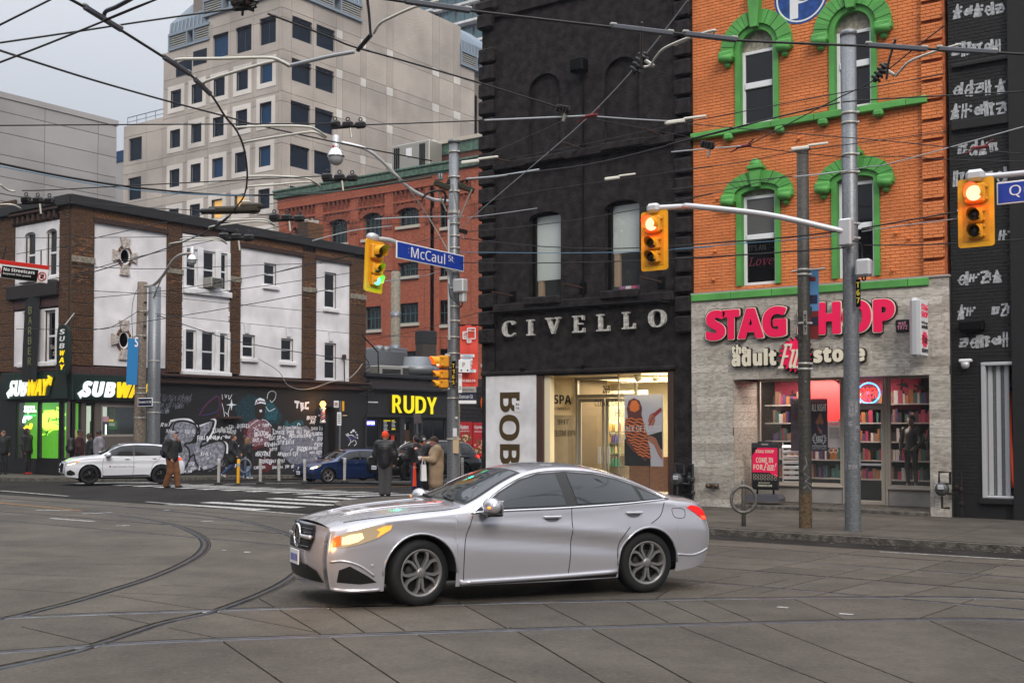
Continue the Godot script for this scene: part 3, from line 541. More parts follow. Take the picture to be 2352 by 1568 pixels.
func red_building():
	var im:=Image.create(512,512,false,Image.FORMAT_RGB8)
	for y in 512:
		var row:=y/16
		for x in 512:
			var bx:=(x+(row%2)*22)/43;var v:=.82+.2*fposmod(sin(bx*12.9898+row*78.233)*43758.5,1.)
			if y%16<2 or (x+(row%2)*22)%43<2:im.set_pixel(x,y,K(.98,.80,.74))
			else:im.set_pixel(x,y,K(v,v*.97,v*.95))
	T.brickwork=ImageTexture.create_from_image(im);mat("ay",K(.63,.365,.275),.9,0,"brickwork",.40,"nfine",.3);mat("az",K(.53,.30,.225),.9,0,"brickwork",.40);mat("dx",K(.33,.45,.385),.7,0,"grime",.3);mat("cs",K(.20,.33,.35),.6);mat("sill",K(.70,.67,.62),.9);var s:=58.;var p:=on_z(vp(6,1350,900),-s);var o:=thing("red_brick_building","long red brick warehouse with corbelled cornice, arched windows and green copper eaves","building",V(p.x,-1.6,-s));atf(o,6);var xl:=L2(35,400).x;var xr:=L2(1680,300).x;var yt:=L2(1000,20).y;var holes:=[];var specs:=[]
	for q in [[145,400,520,178,.25,1],[425,345,545,565,.35,4],[690,295,505,836,.4,4],[962,255,405,1128,.35,4],[1275,215,415,1350,.3,2],[1590,175,400,1640,.25,1],
		[960,690,800,1122,0,4],[1265,650,800,1350,0,2],[695,1035,1215,830,0,4],[960,1010,1165,1122,0,4],[1266,985,1175,1352,0,2],[1600,570,735,1640,0,1],[1600,955,1120,1640,0,1],
		[695,1400,1560,808,0,3],[960,1385,1530,1120,0,3],[1265,1365,1480,1352,0,2],[1598,1345,1480,1640,0,1],[425,740,900,560,0,4],[690,715,870,830,0,4]]:
		var r:=R(q[0],q[1],q[2],q[3]);holes.append(r);specs.append([r,q[4],q[5]])
	var w:=Mb.new();wall(w,Rect2(xl,0,xr-xl,yt),holes,-.5,0);put(w,"wall",M.ay,o);prect("body",M.az,o,Rect2(xl,0,xr-xl,yt - .4),-18,-.75)
	for h in specs:
		var r:Rect2=h[0]
		if h[1]>0:var sp:=Mb.new();spandrel(sp,r,h[1],-.45,.004);put(sp,"arch_infill",M.ay,o);var hood:=Mb.new();var a:=arc(r.position.x - .12,r.end.x+.12,r.end.y-h[1] - .02,h[1]+.05);hood.stroke(Array(a),.28,-.02,.10);put(hood,"arch_hood",M.az,o)
		var wd:=window(o,r.grow(-.02),-.28,M.cs,[h[2],1 if h[1]>0 else 2],.07,0,M.aj if rng.randf()<.5 else M.pane);prect("sill",M.sill,o,Rect2(r.position.x - .12,r.position.y - .22,r.size.x+.24,.2),-.1,.14)
	for x in [45,325,600,870,1190,1230,1550]:
		var c:=L2(x,300).x;prect("pilaster",M.ay,o,Rect2(c,0,.75,yt - .9),.005,.16)
		for k in 2:prect("pilaster_cap",M.az,o,Rect2(c+.05+k*.38,yt-3.4,.25,1.),.15,.24)
	var cb:=Mb.new();var x:=xl
	while x<xr:
		prect("dentil",M.az,o,Rect2(x,yt-2.,.12,.25),.005,.12)
		for k in 3:cb.span(x+k*.05,yt-1.5+k*.2,x+.22,yt-1.3+k*.2,.005,.08+k*.06)
		x+=.42
	put(cb,"corbel_table",M.az,o).set_meta("kind","stuff");prect("string_course",M.ay,o,Rect2(xl,yt-1.72,xr-xl,.16),.005,.13);prect("cornice_brick",M.ay,o,Rect2(xl,yt - .9,xr-xl,.75),.005,.24);var ev:=Mb.new();ev.span(xl - .3,yt - .12,xr,yt+.35,-.6,.42,.05);ev.span(xl - .3,yt+.35,xr,yt+.5,-.6,.5,.03);put(ev,"copper_eaves",M.dx,o);prect("roof_edge",M.a1,o,Rect2(xl+6,yt+.5,xr-xl-6,.5),-3.2,-2.2);var q:=L2(1180,0);var pr:=Rect2(on_z(vp(5,1108,1100),-s-3).x-p.x,yt,11,on_z(vp(5,1108,1045),-s-3).y-yt+1.6);prect("penthouse",mat("old_brick",K(.36,.22,.17),.95,0,"brickwork",.40),o,pr,-9,-3);prect("penthouse_band",M.dx,o,Rect2(pr.position.x - .1,pr.end.y - .95,pr.size.x,.75),-9.1,-2.9);prect("penthouse_coping",M.sill,o,Rect2(pr.position.x - .25,pr.end.y - .2,pr.size.x+.3,.25),-9.2,-2.75);var ac:=on_z(vp(5,1025,1240),-s-2);var a2:=thing("rooftop_air_conditioner","grey rooftop air conditioner with dark grilles on the red building","air conditioner",V(ac.x,ac.y,-s-2))
	pbox("cabinet",M.alu,a2,V(0,.9,0),V(3.4,1.9,1.4),.05)
	for k in 6:pbox("grille",M.black_metal,a2,V(-1.4+.18*k if k<3 else .9+.18*(k-3),.9,.72),V(.11,1.5,.04))
	pbox("label_plate",M.white_sign,a2,V(-.1,1.2,.72),V(.5,.6,.03))
func paint(root:Node3D,called:String,m:Material,polys:Array,z:float,lines:=[],w:=.03):
	for a in polys:
		var p:=PackedVector2Array()
		for i in range(0,a.size(),2):p.append(L2(a[i],a[i+1]))
		if Geometry2D.triangulate_polygon(p).is_empty():continue
		var mb:=Mb.new();mb.prism(p,z - .002,z,Transform3D(),false);put(mb,called,m,root)
	for a in lines:
		var p:=[]
		for i in range(0,a.size(),2):p.append(L2(a[i],a[i+1]))
		var mb:=Mb.new();mb.stroke(curve2(p,5)if p.size()>2 else p,w,z - .002,z);put(mb,called,m,root)
func tag_words(root:Node3D,s:String,x0:float,y0:float,x1:float,y1:float,z:float,m:Material,font:="bold",shear:=.0):
	var a:=L2(x0,y1);var b:=L2(x1,y0);var mb:=Mb.new();var n:=s.length();var w:=absf(b.x-a.x)/n;var h:=b.y-a.y
	for i in n:var g:=U(w*rng.randf_range(.72,1.05),h*rng.randf_range(.62,1.));words(mb,s[i],font,Rect2(-g/2,g),z,z+.003,Transform3D(Basis(V(0,0,1),rng.randf_range(-.2,.2)),V(minf(a.x,b.x)+w*(i+.5),a.y+h*rng.randf_range(.38,.6),.0002*(i%4))),shear*rng.randf_range(0,2.2))
	put(mb,"painted_words",m,root)
	if rng.randf()<.5:var x:=minf(a.x,b.x)+absf(b.x-a.x)*rng.randf();var dm:=Mb.new();dm.stroke([U(x,a.y+h*.3),U(x,a.y-h*rng.randf_range(.1,.7))],.014,z - .002,z+.001);put(dm,"paint_drip",m,root)
func arrow_sign(root:Node3D,z:float,x0:float,xm:float,x1:float,y0:float,y1:float,yl:float):
	var a:=L2(x0,y1);var m:=L2(xm,(y0+y1)/2);var b:=L2(x1,y0+yl);var h:=L2(x0,y0).y-a.y;var mid:float=a.y+h/2;var top:=b.y;var hh:=h*.78;var pl:=Mb.new();pl.prism(PA([U(a.x - .28,a.y - .10),U(b.x - .05,top-hh - .16),U(b.x+.10,top-hh*.4),U(b.x+.30,top+.02),U(b.x+.1,top+.16),U(a.x+.2,a.y+h+.02),U(a.x - .1,a.y+h*.6),U(a.x - .3,a.y+h*.3)]),z,z+.05);put(pl,"sign_plate",M.de,root);var w:=Mb.new();words(w,"SUB","fat" if xm-x0>150 else "bold",Rect2(a.x,a.y+.02,m.x-a.x - .02,hh+h*.1),z+.05,z+.11,Transform3D(),.22);put(w,"letters",M.bx,root,"white slanted letters SUB");var y:=Mb.new();words(y,"WAY","fat" if xm-x0>150 else "bold",Rect2(m.x+.03,a.y+.03,b.x-m.x - .12,hh+h*.1),z+.05,z+.11,Transform3D(),.22);put(y,"letters",M.ao,root,"yellow slanted letters WAY");var aw:=Mb.new();aw.prism(PA([U(a.x - .22,a.y+.16),U(a.x+.04,a.y+.34),U(a.x+.02,a.y+.24),U(a.x+.22,a.y+.16),U(a.x+.16,a.y+.02),U(a.x - .06,a.y+.08),U(a.x - .08,a.y - .05)]),z+.05,z+.115);put(aw,"arrow",M.bx,root)
	var ay:=Mb.new();ay.prism(PA([U(b.x - .22,top - .2),U(b.x - .02,top - .02),U(b.x - .06,top+.1),U(b.x+.22,top - .02),U(b.x+.12,top - .32),U(b.x+.04,top - .2),U(b.x - .14,top - .34)]),z+.05,z+.115);put(ay,"arrow",M.ao,root)
func oval_window(o:Node3D,cx:float,cy:float,rx:float,ry:float,pm:Material):
	var c:=L2(cx,cy);var r:=U(L2(cx+rx,cy).x-c.x,c.y-L2(cx,cy+ry).y)
	for k in 22:var a:=TAU*k/22;var b:=TAU*(k+.82)/22;var mb:=Mb.new();mb.prism(PA([c+U(cos(a),sin(a))*r*.72,c+U(cos(a),sin(a))*r,c+U(cos(b),sin(b))*r,c+U(cos(b),sin(b))*r*.72]),.02,.13);put(mb,"ring_brick",[M.brick0,M.brick2,M.brick3][k%3],o)
	var pn:=Mb.new();var ring:=[];var el:=PackedVector2Array()
	for k in 28:var a:=TAU*k/28;el.append(c+U(cos(a),sin(a))*r*.71);ring.append(V(c.x+cos(a)*r.x*.68,c.y+sin(a)*r.y*.68,.07))
	pn.prism(el,.0,.06);var w:=put(pn,"oval_window",pm,o);var fm:=Mb.new(true);fm.tube(ring,.05,6,true);put(fm,"frame",M.a1,w)
	for k in 4:var a:=PI/2*k;var d:=U(cos(a),sin(a));var s:=U(-d.y,d.x);var e:=r.x if k%2==0 else r.y;var ks:=Mb.new();ks.prism(PA([c+d*(e*.72)+s*.13,c+d*(e*1.62)+s*.24,c+d*(e*1.62)-s*.24,c+d*(e*.72)-s*.13]),.05,.16);put(ks,"keystone",M.ax,o)
func keystone(o:Node3D,x:float,y0:float,y1:float):
	var a:=L2(x,y0);var b:=L2(x,y1);var mb:=Mb.new();mb.prism(PA([U(a.x - .2,a.y),U(a.x+.2,a.y),U(b.x+.12,b.y),U(b.x - .12,b.y)]),.02,.13);put(mb,"keystone",M.a1,o)
func subway_building():
	mat("ax",K(.78,.74,.71),.85,0,"grime",.8);mat("bc",K(.03,.115,.09),.5);mat("de",K(.025,.16,.115),.4);glow("bx",K(.93,.96,.97),.42);glow("ao",K(.96,.80,.06),.42);mat("bw",K(.27,.175,.14),.85,0,"patchy",.7);mat("b0",K(.34,.22,.205),.8,0,"patchy",.6);mat("coping",K(.085,.08,.085),.7);mat("aa",K(.05,.047,.05),.7,0,"grime",.5);mat("cq",K(.08,.075,.078),.7).vertex_color_use_as_albedo=true;mat("a6",K(.06,.06,.06),.5);glow("ds",K(.30,.62,.05),.55);glow("dl",K(.72,1.,.25),1.6);mat("dr",K(.50,.55,.35),.6);glow("bo",K(.85,.88,.82),.5);glow("ar",K(.9,1.,.95),2.2);mat("warm_room",K(.30,.2,.11),.9);var base:=-.95;var o:=thing("corner_shop_building","corner building with brown brick piers, white stucco panels and a green sandwich shop sign","building",V(-41.3,base,-27),0);var d:=thing("side_face","","",V(-41.3,base,-27),PI/2);atf(d,2);var len:=L2(2285,900).x;var top:=L2(445,190).y;var yfl:=L2(430,1240).y
	var wins:=[]
	for q in [[1650,548,688,1728],[1515,998,1145,1594],[1757,1022,1166,1834],[2030,606,832,2104],[2030,1050,1280,2104]]:wins.append(R(q[0],q[1],q[2],q[3]))
	for q in [[1150,458,700,1222],[1255,472,712,1335],[1366,488,722,1412],[1143,968,1225,1215],[1245,980,1232,1332],[1358,992,1240,1410]]:wins.append(R(q[0],q[1],q[2],q[3]))
	var w:=Mb.new();wall(w,Rect2(0,yfl,len,top-yfl),wins,-.35,0);put(w,"wall",M.a5,d)
	for q in [[575,290,1190,1036],[1130,368,1250,1425],[1495,440,1256,1890],[1970,525,1285,2186]]:var r:=R(q[0],q[1],q[2],q[3]);var mb:=Mb.new();wall(mb,r,wins,.003,.06 if q[0]!=1130 else .16);put(mb,"stucco_panel",M.ai,d)
	oval_window(d,772,512,46,72,M.bw);oval_window(d,765,1035,47,76,M.blind);var bm:=[M.brick0,M.brick1,M.brick2,M.brick3,M.brick0,M.brick2];var pk:=0
	for q in [[440,180,1190,575,505,545,120],[1038,290,1235,1130,583,615,45],[1420,395,1245,1495,633,668,45],[1888,475,1275,1970,702,732,40],[2186,515,1300,2282,743,775,40]]:var r:=R(q[0],q[1],q[2],q[3]);var y1:=L2(q[0],q[4]).y;var y0:=L2(q[0],q[5]).y;prect("pier",M.a5,d,r,.003,.13);bricks(d,Rect2(r.position.x,y1,r.size.x,r.end.y-y1),[],.13,.215,.066,.011,.014,bm,int(q[6]*.5));bricks(d,Rect2(r.position.x,r.position.y,r.size.x,y0-r.position.y),[],.13,.215,.066,.011,.03,bm,int(q[6]*.5),true,7);prect("stone_band",M.stone_band,d,Rect2(r.position.x - .02,y0,r.size.x+.04,y1-y0),.125,.2,.015)
	for q in [[575,215,262,1040],[1130,300,330,1422],[1495,372,420,1890],[1968,445,500,2190]]:var r:=R(q[0],q[1],q[2],q[3]);prect("frieze_bed",M.a5,d,Rect2(r.position.x,r.position.y - .05,r.size.x,top-r.position.y+.05),.004,.10);bricks(d,Rect2(r.position.x,r.position.y,r.size.x,top-r.position.y),[],.10,.215,.066,.011,.012,[M.brick1,M.brick3,M.brick0,M.brick3],20);prect("wooden_lintel",M.bw,d,Rect2(r.position.x - .02,r.position.y - .22,r.size.x+.04,.2),.05,.2,.01)
	prect("roof_coping",M.coping,d,Rect2(-.25,top,len+.3,.42),-.5,.32,.02)
	for i in wins.size():
		var r:Rect2=wins[i]
		if i<5:
			window(d,r,-.06,M.a1,[1,2],.09,.0,M.aj if i!=0 else M.pane)
			if i<4:prect("sill",M.ai,d,Rect2(r.position.x - .12,r.position.y - .2,r.size.x+.24,.2),-.1,.2,.03)
		else:window(d,r,.06,M.a1,[1,2] if i!=7 else [1,2],.08,0,M.aj)
	prect("lit_blind",glow("d9",K(.85,.42,.10),.5),d,Rect2(wins[0].position+U(.1,.1),U(wins[0].size.x - .2,wins[0].size.y*.5)),-.2,-.17);prect("lit_blind",M.d9,d,Rect2(wins[5].position+U(.15,wins[5].size.y - .35),U(wins[5].size.x - .3,.18)),-.2,-.1)
	for q in [[1540,935,992],[1802,957,1015],[2068,985,1042]]:keystone(d,q[0],q[1],q[2])
	for q in [[1128,705,740,1428],[1118,1226,1250,1426]]:prect("bay_sill",M.a1,d,R(q[0],q[1],q[2],q[3]),.1,.32,.02)
	for q in [[1134,455,705,1150],[1222,455,705,1256],[1335,470,715,1366],[1408,490,725,1426],[1134,962,1228,1145],[1214,962,1232,1246],[1332,975,1238,1359],[1409,985,1240,1424]]:prect("bay_post",M.a1,d,R(q[0],q[1],q[2],q[3]),.14,.22,.015)
	var acr:=R(1258,645,705,1335);var ac:=pbox("window_air_conditioner",M.alu,d,V(acr.get_center().x,acr.get_center().y,.42),V(acr.size.x,acr.size.y,.6),.03)
	for k in 6:pbox("grille",M.black_metal,ac,V(acr.get_center().x,acr.position.y+.07+k*.062,.725),V(acr.size.x*.82,.03,.012))
	var cr:=R(985,1245,1290,2300);var cn:=Mb.new();cn.span(cr.position.x,cr.position.y - .1,cr.end.x,cr.end.y - .12,-.2,.22,.03);cn.span(cr.position.x,cr.end.y - .12,cr.end.x,cr.end.y,-.2,.38,.03);put(cn,"rusty_cornice",M.bw,d);atf(d,4);var door:=R(655,730,1240,765);atf(d,2);var gw:=Rect2(cr.position.x,-.6,len-cr.position.x,cr.position.y+.5);var bw:=Mb.new();wall(bw,gw,[door],-.4,0);put(bw,"painted_wall",M.aa,d);bricks(d,Rect2(gw.position.x,gw.position.y+.6,gw.size.x,gw.size.y - .7),[[door,.0]],0,.22,.068,.01,.005,[M.cq],0);prect("dark_doorway",M.a8,d,door,-.8,-.7);prect("door_leaf",M.a6,d,Rect2(door.position.x+.3,door.position.y,door.size.x - .6,door.size.y - .4),-.3,-.24);mural(d);atf(d,2);var f:=R(436,1245,1412,990);prect("fascia",M.bc,d,f,-.1,.16,.02);prect("fascia_trim",M.b0,d,R(436,1195,1245,1036),-.05,.12,.02);arrow_sign(d,.162,492,700,925,1280,1395,2);atf(d,3);var sw:=R(905,712,1000,1300);var dr:=R(765,690,1180,850);var sw2:=R(676,690,1180,728)
	var sf:=Mb.new();wall(sf,Rect2(0,-.2,L2(1400,900).x,f.position.y+.25),[sw,dr,sw2],-.25,0);put(sf,"shopfront",mat("dp",K(.34,.31,.29),.7),d);window(d,sw,-.05,mat("taupe_frame",K(.55,.52,.5),.5),[1,1],.09,0,M.aw,false);window(d,dr,-.12,M.a6,[1,1],.1,0,M.aw,false,"shop_door");window(d,sw2,-.1,M.a6,[1,1],.05,0,M.aw,false);prect("counter_front",M.bo,d,Rect2(sw.position.x - .4,sw.position.y - .3,sw.size.x+.8,sw.size.y+.3),-3.4,-3.3);prect("drinks_poster",mat("poster_pink",K(.75,.55,.6),.6),d,R(915,818,865,995),-.2,-.18);prect("drinks_cooler",M.a6,d,R(918,860,1000,1000),-.9,-.3);prect("cooler_light",M.ar,d,R(978,890,995,986),-.295,-.28);prect("menu_board",mat("board_green",K(.05,.42,.10),.5),d,R(1042,855,935,1120),-.6,-.57);atf(d,3);fr=d;var bt:=R(1050,862,890,1110);sgw(d,"BE A JR","bold",Rect2(bt.position.x,bt.position.y+.1,bt.size.x*.6,.12),-.568,M.ao,.01);sgw(d,"BEVERAGE","bold",Rect2(bt.position.x,bt.position.y - .06,bt.size.x*.8,.12),-.568,M.a1,.01)
	prect("inner_post",M.a6,d,R(1105,740,1000,1150),-.9,-.6);merge(d,o);atf(o,2);var xl:=L2(-420,900).x;var qw:=[]
	for q in [[162,362,650,228],[298,340,640,362],[150,860,1180,236],[285,850,1172,352]]:qw.append(R(q[0],q[1],q[2],q[3]))
	var mw:=Mb.new();wall(mw,Rect2(xl,yfl - .2,-xl,top-yfl+.2),qw,-.35,0);put(mw,"wall",M.a5,o)
	for q in [[105,330,702,392],[98,860,1215,388]]:var mb:=Mb.new();wall(mb,R(q[0],q[1],q[2],q[3]),qw,.003,.07);put(mb,"stucco_panel",M.ai,o)
	for i in 4:
		var r:Rect2=qw[i]
		if i<2:var sp:=Mb.new();spandrel(sp,r,.16,-.1,.074);put(sp,"arch_head",M.ai,o)
		window(o,r,-.08,M.a1,[1,2],.1,0,M.aj);prect("sill",M.a1,o,Rect2(r.position.x - .15,r.position.y - .2,r.size.x+.3,.2),-.05,.24,.03)
	for q in [[392,180,1240,444,30],[-300,240,1250,98,0]]:var r:=R(q[0],q[1],q[2],q[3]);prect("pier",M.a5,o,r,.003,.13);bricks(o,r,[],.13,.215,.066,.011,.02,bm,q[4],true,7)
	var fz0:=R(98,262,300,392);prect("frieze_bed",M.a5,o,Rect2(fz0.position.x,fz0.position.y,fz0.size.x,top-fz0.position.y),.004,.1);bricks(o,Rect2(fz0.position.x,fz0.position.y+.3,fz0.size.x,top-fz0.position.y - .3),[],.1,.215,.066,.011,.012,[M.brick3,M.brick1,M.brick3],20)
	for k in 9:pbox("corbel",M.bw,o,V(fz0.position.x+.1+k*fz0.size.x/9,fz0.position.y+.02,.16),V(.14,.34,.2),.03)
	prect("corbel_beam",M.bw,o,Rect2(fz0.position.x - .05,fz0.position.y+.2,fz0.size.x+.1,.2),.05,.32,.02);prect("mid_band",mat("dark_band",K(.10,.08,.075),.8),o,R(75,705,790,390),.004,.3,.03);prect("mid_band_lower",M.b0,o,R(98,795,850,390),.004,.12,.02);prect("roof_coping",M.coping,o,Rect2(xl,top,-xl+.2,.42),-.5,.32,.02);prect("fascia",M.bc,o,R(30,1245,1412,436),-.1,.161,.02);prect("fascia_trim",M.b0,o,R(30,1205,1243,432),-.05,.12,.02);arrow_sign(o,.163,92,200,338,1280,1392,-8);prect("body",M.aa,o,Rect2(xl,yfl+.3,-xl - .45,top-yfl - .4),-len,-.6);prect("party_wall",M.aa,o,Rect2(xl,-.5,-xl - .42,yfl),-len,-5.2);atf(o,3);var gw1:=R(140,685,1200,330);var gw2:=R(338,685,1200,520);var gw3:=R(540,685,1200,640);var qf:=Mb.new();wall(qf,Rect2(xl,-.2,-xl,yfl),[gw1,gw2,gw3],-.2,0);put(qf,"shopfront",M.a6,o)
	for g in [gw1,gw2,gw3]:window(o,g,-.05,M.a6,[1,1],.05,0,M.aw,false,"shop_window")
	prect("lime_wall",M.ds,o,Rect2(gw1.position.x - .5,1.2,-gw1.position.x+.2,3.),-.75,-.7);prect("grey_dado",mat("dado",K(.3,.32,.28),.7),o,Rect2(gw1.position.x - .5,.1,-gw1.position.x+.2,1.1),-.76,-.6);prect("shop_floor",M.dado,o,Rect2(xl,-.1,-xl - .5,.2),-5.2,-.3);var sg:=[]
	for q in [[345,985,420,985,440,945,390,925,350,880,360,815,400,775,500,768,508,742,578,800,520,850,508,825,450,830,440,870,500,870,580,925,525,925,470,930,420,960]]:sg.append(q)
	for a in sg:
		var p:=PackedVector2Array()
		for i in range(0,a.size(),2):p.append(L2(a[i],a[i+1],-.68))
		var mb:=Mb.new()
		for g in Geometry2D.offset_polygon(p,.05,Geometry2D.JOIN_ROUND):mb.prism(g,-.69,-.66)
		put(mb,"logo_glow",M.dl,o);var m2:=Mb.new();m2.prism(p,-.66,-.58);put(m2,"arrowed_letter",M.dr,o)
	var op:=R(186,755,790,292);sgw(o,"Open","bold",op,-.14,M.ar,.02,.0,"open_sign");prect("open_bar",glow("green_led",K(.1,.8,.35),1.2),o,Rect2(op.position.x,op.position.y - .12,op.size.x,.06),-.14,-.12)
	for k in 4:prect("light_bar",M.ar,o,R(190+k*25,722,750,204+k*25),-.14,-.12)
	for pl in [[200,850,210,820,250,812,245,800,285,825,250,850,245,838,225,842,225,870,200,875],[285,905,275,930,240,935,240,950,205,920,240,895,242,908,262,902,262,880,285,880]]:
		var p:=PackedVector2Array()
		for i in range(0,pl.size(),2):p.append(L2(pl[i],pl[i+1],-.13))
		var mb:=Mb.new();mb.prism(p,-.14,-.12);put(mb,"small_logo",M.ar if pl[0]==200 else glow("yellow_led",K(1,.8,.1),1.5),o)
	var ck:=R(555,940,1135,635);prect("cookie_poster",mat("poster_cream",K(.78,.68,.55),.6),o,ck,-.24,-.22);sgw(o,"COOKIE","bold",Rect2(ck.position.x+.03,ck.position.y+ck.size.y*.58,ck.size.x - .1,.14),-.219,mat("aq",K(.12,.2,.25),.6),.004);sgw(o,"LIKE AN","bold",Rect2(ck.position.x+.05,ck.position.y+ck.size.y*.46,ck.size.x - .2,.09),-.219,M.aq,.004);sgw(o,"M","bold",Rect2(ck.position.x+.03,ck.position.y+ck.size.y*.28,.25,.16),-.219,mat("ink_orange",K(.8,.4,.1),.6),.004);prect("ceiling_strip",M.bo,o,Rect2(gw1.position.x,4.05,-gw1.position.x - .5,.06),-.5,-.3);area(o,V(-2.6,3.95,-1.4),4.2,1.,K(.85,1,.7),2.2);atf(o,2);var bs:=L(398,1095,.45);var bl:=thing("blade_sign","rounded green blade sign reading SUBWAY vertically on the corner pier","sign",o.position+bs,.35);bl.scale=Vector3.ONE*.78;var bp:=PackedVector2Array()
	for k in 24:var a:=TAU*k/24;bp.append(U(signf(cos(a))*pow(absf(cos(a)),.5)*.33,signf(sin(a))*pow(absf(sin(a)),.55)*1.28))
	var bb:=Mb.new();bb.prism(bp,-.14,.14);put(bb,"case",M.bc,bl)
	for i in 6:sgw(bl,"SUBWAY"[i],"bold",Rect2(-.14,.78-i*.36,.28,.26),.141,M.a1 if i<3 else M.ao,.02,.2,"letter")
	var br:=Mb.new();br.tube([V(0,1.2,0),V(.3,1.9,-.4)],.04);put(br,"bracket",M.galv,bl);var bn:=L(190,1030,.3);var ban:=thing("barber_banner","black vertical cloth banner lettered BARBER outside the upper shop window","banner",o.position+bn);var bnr:=Mb.new(true)
	for i in 8:
		for j in 16:
			var q:=[]
			for e in [[0,0],[1,0],[1,1],[0,1]]:var u:float=(i+e[0])/8. - .5;var v:float=(j+e[1])/16. - .5;q.append(V(u*1.06,v*3.5,.05*sin(u*7+v*3)))
			bnr.quad(q[0],q[1],q[2],q[3])
	put(bnr,"cloth",mat("banner_black",K(.05,.055,.06),.8),ban)
	for i in 6:sgw(ban,"BARBER"[i],"sans",Rect2(-.1,1.05-i*.42,.24,.3),.055,mat("banner_gold",K(.45,.46,.28),.7),.006,0,"letter")
	var pl2:=Mb.new();pl2.tube([V(-.55,1.75,0),V(.55,1.75,0)],.025);pl2.tube([V(.5,1.75,0),V(.5,1.75,-.3)],.025);put(pl2,"rod",M.black_metal,ban);atf(o,3);tag_words(o,"BARBER",440,165,545,222,-.05,mat("c2",K(.55,.55,.5),.6));tag_words(o,"SHOP",455,225,545,278,-.05,M.c2);var nb:=thing("neighbour_building","dark brick neighbour with blue lit shop signs at the left edge","building",V(-52.5,base,-26.8));atf(nb,3);prect("wall",M.a5,nb,Rect2(-14,0,8.6,11.),-12,0);bricks(nb,Rect2(-9.5,4.2,4.1,6.6),[],0,.215,.066,.011,.012,bm,60);prect("fascia",mat("blue_sign",K(.05,.07,.25),.4),nb,Rect2(-9.5,3.1,5.,1.3),0,.3);prect("lit_panel",glow("blue_lit",K(.45,.55,.95),.8),nb,Rect2(-9.,3.3,3.9,.8),.302,.33);prect("shop_window",glow("dim_shop",K(.25,.22,.2),.3),nb,Rect2(-9.2,.9,3.8,2.1),0,.05)
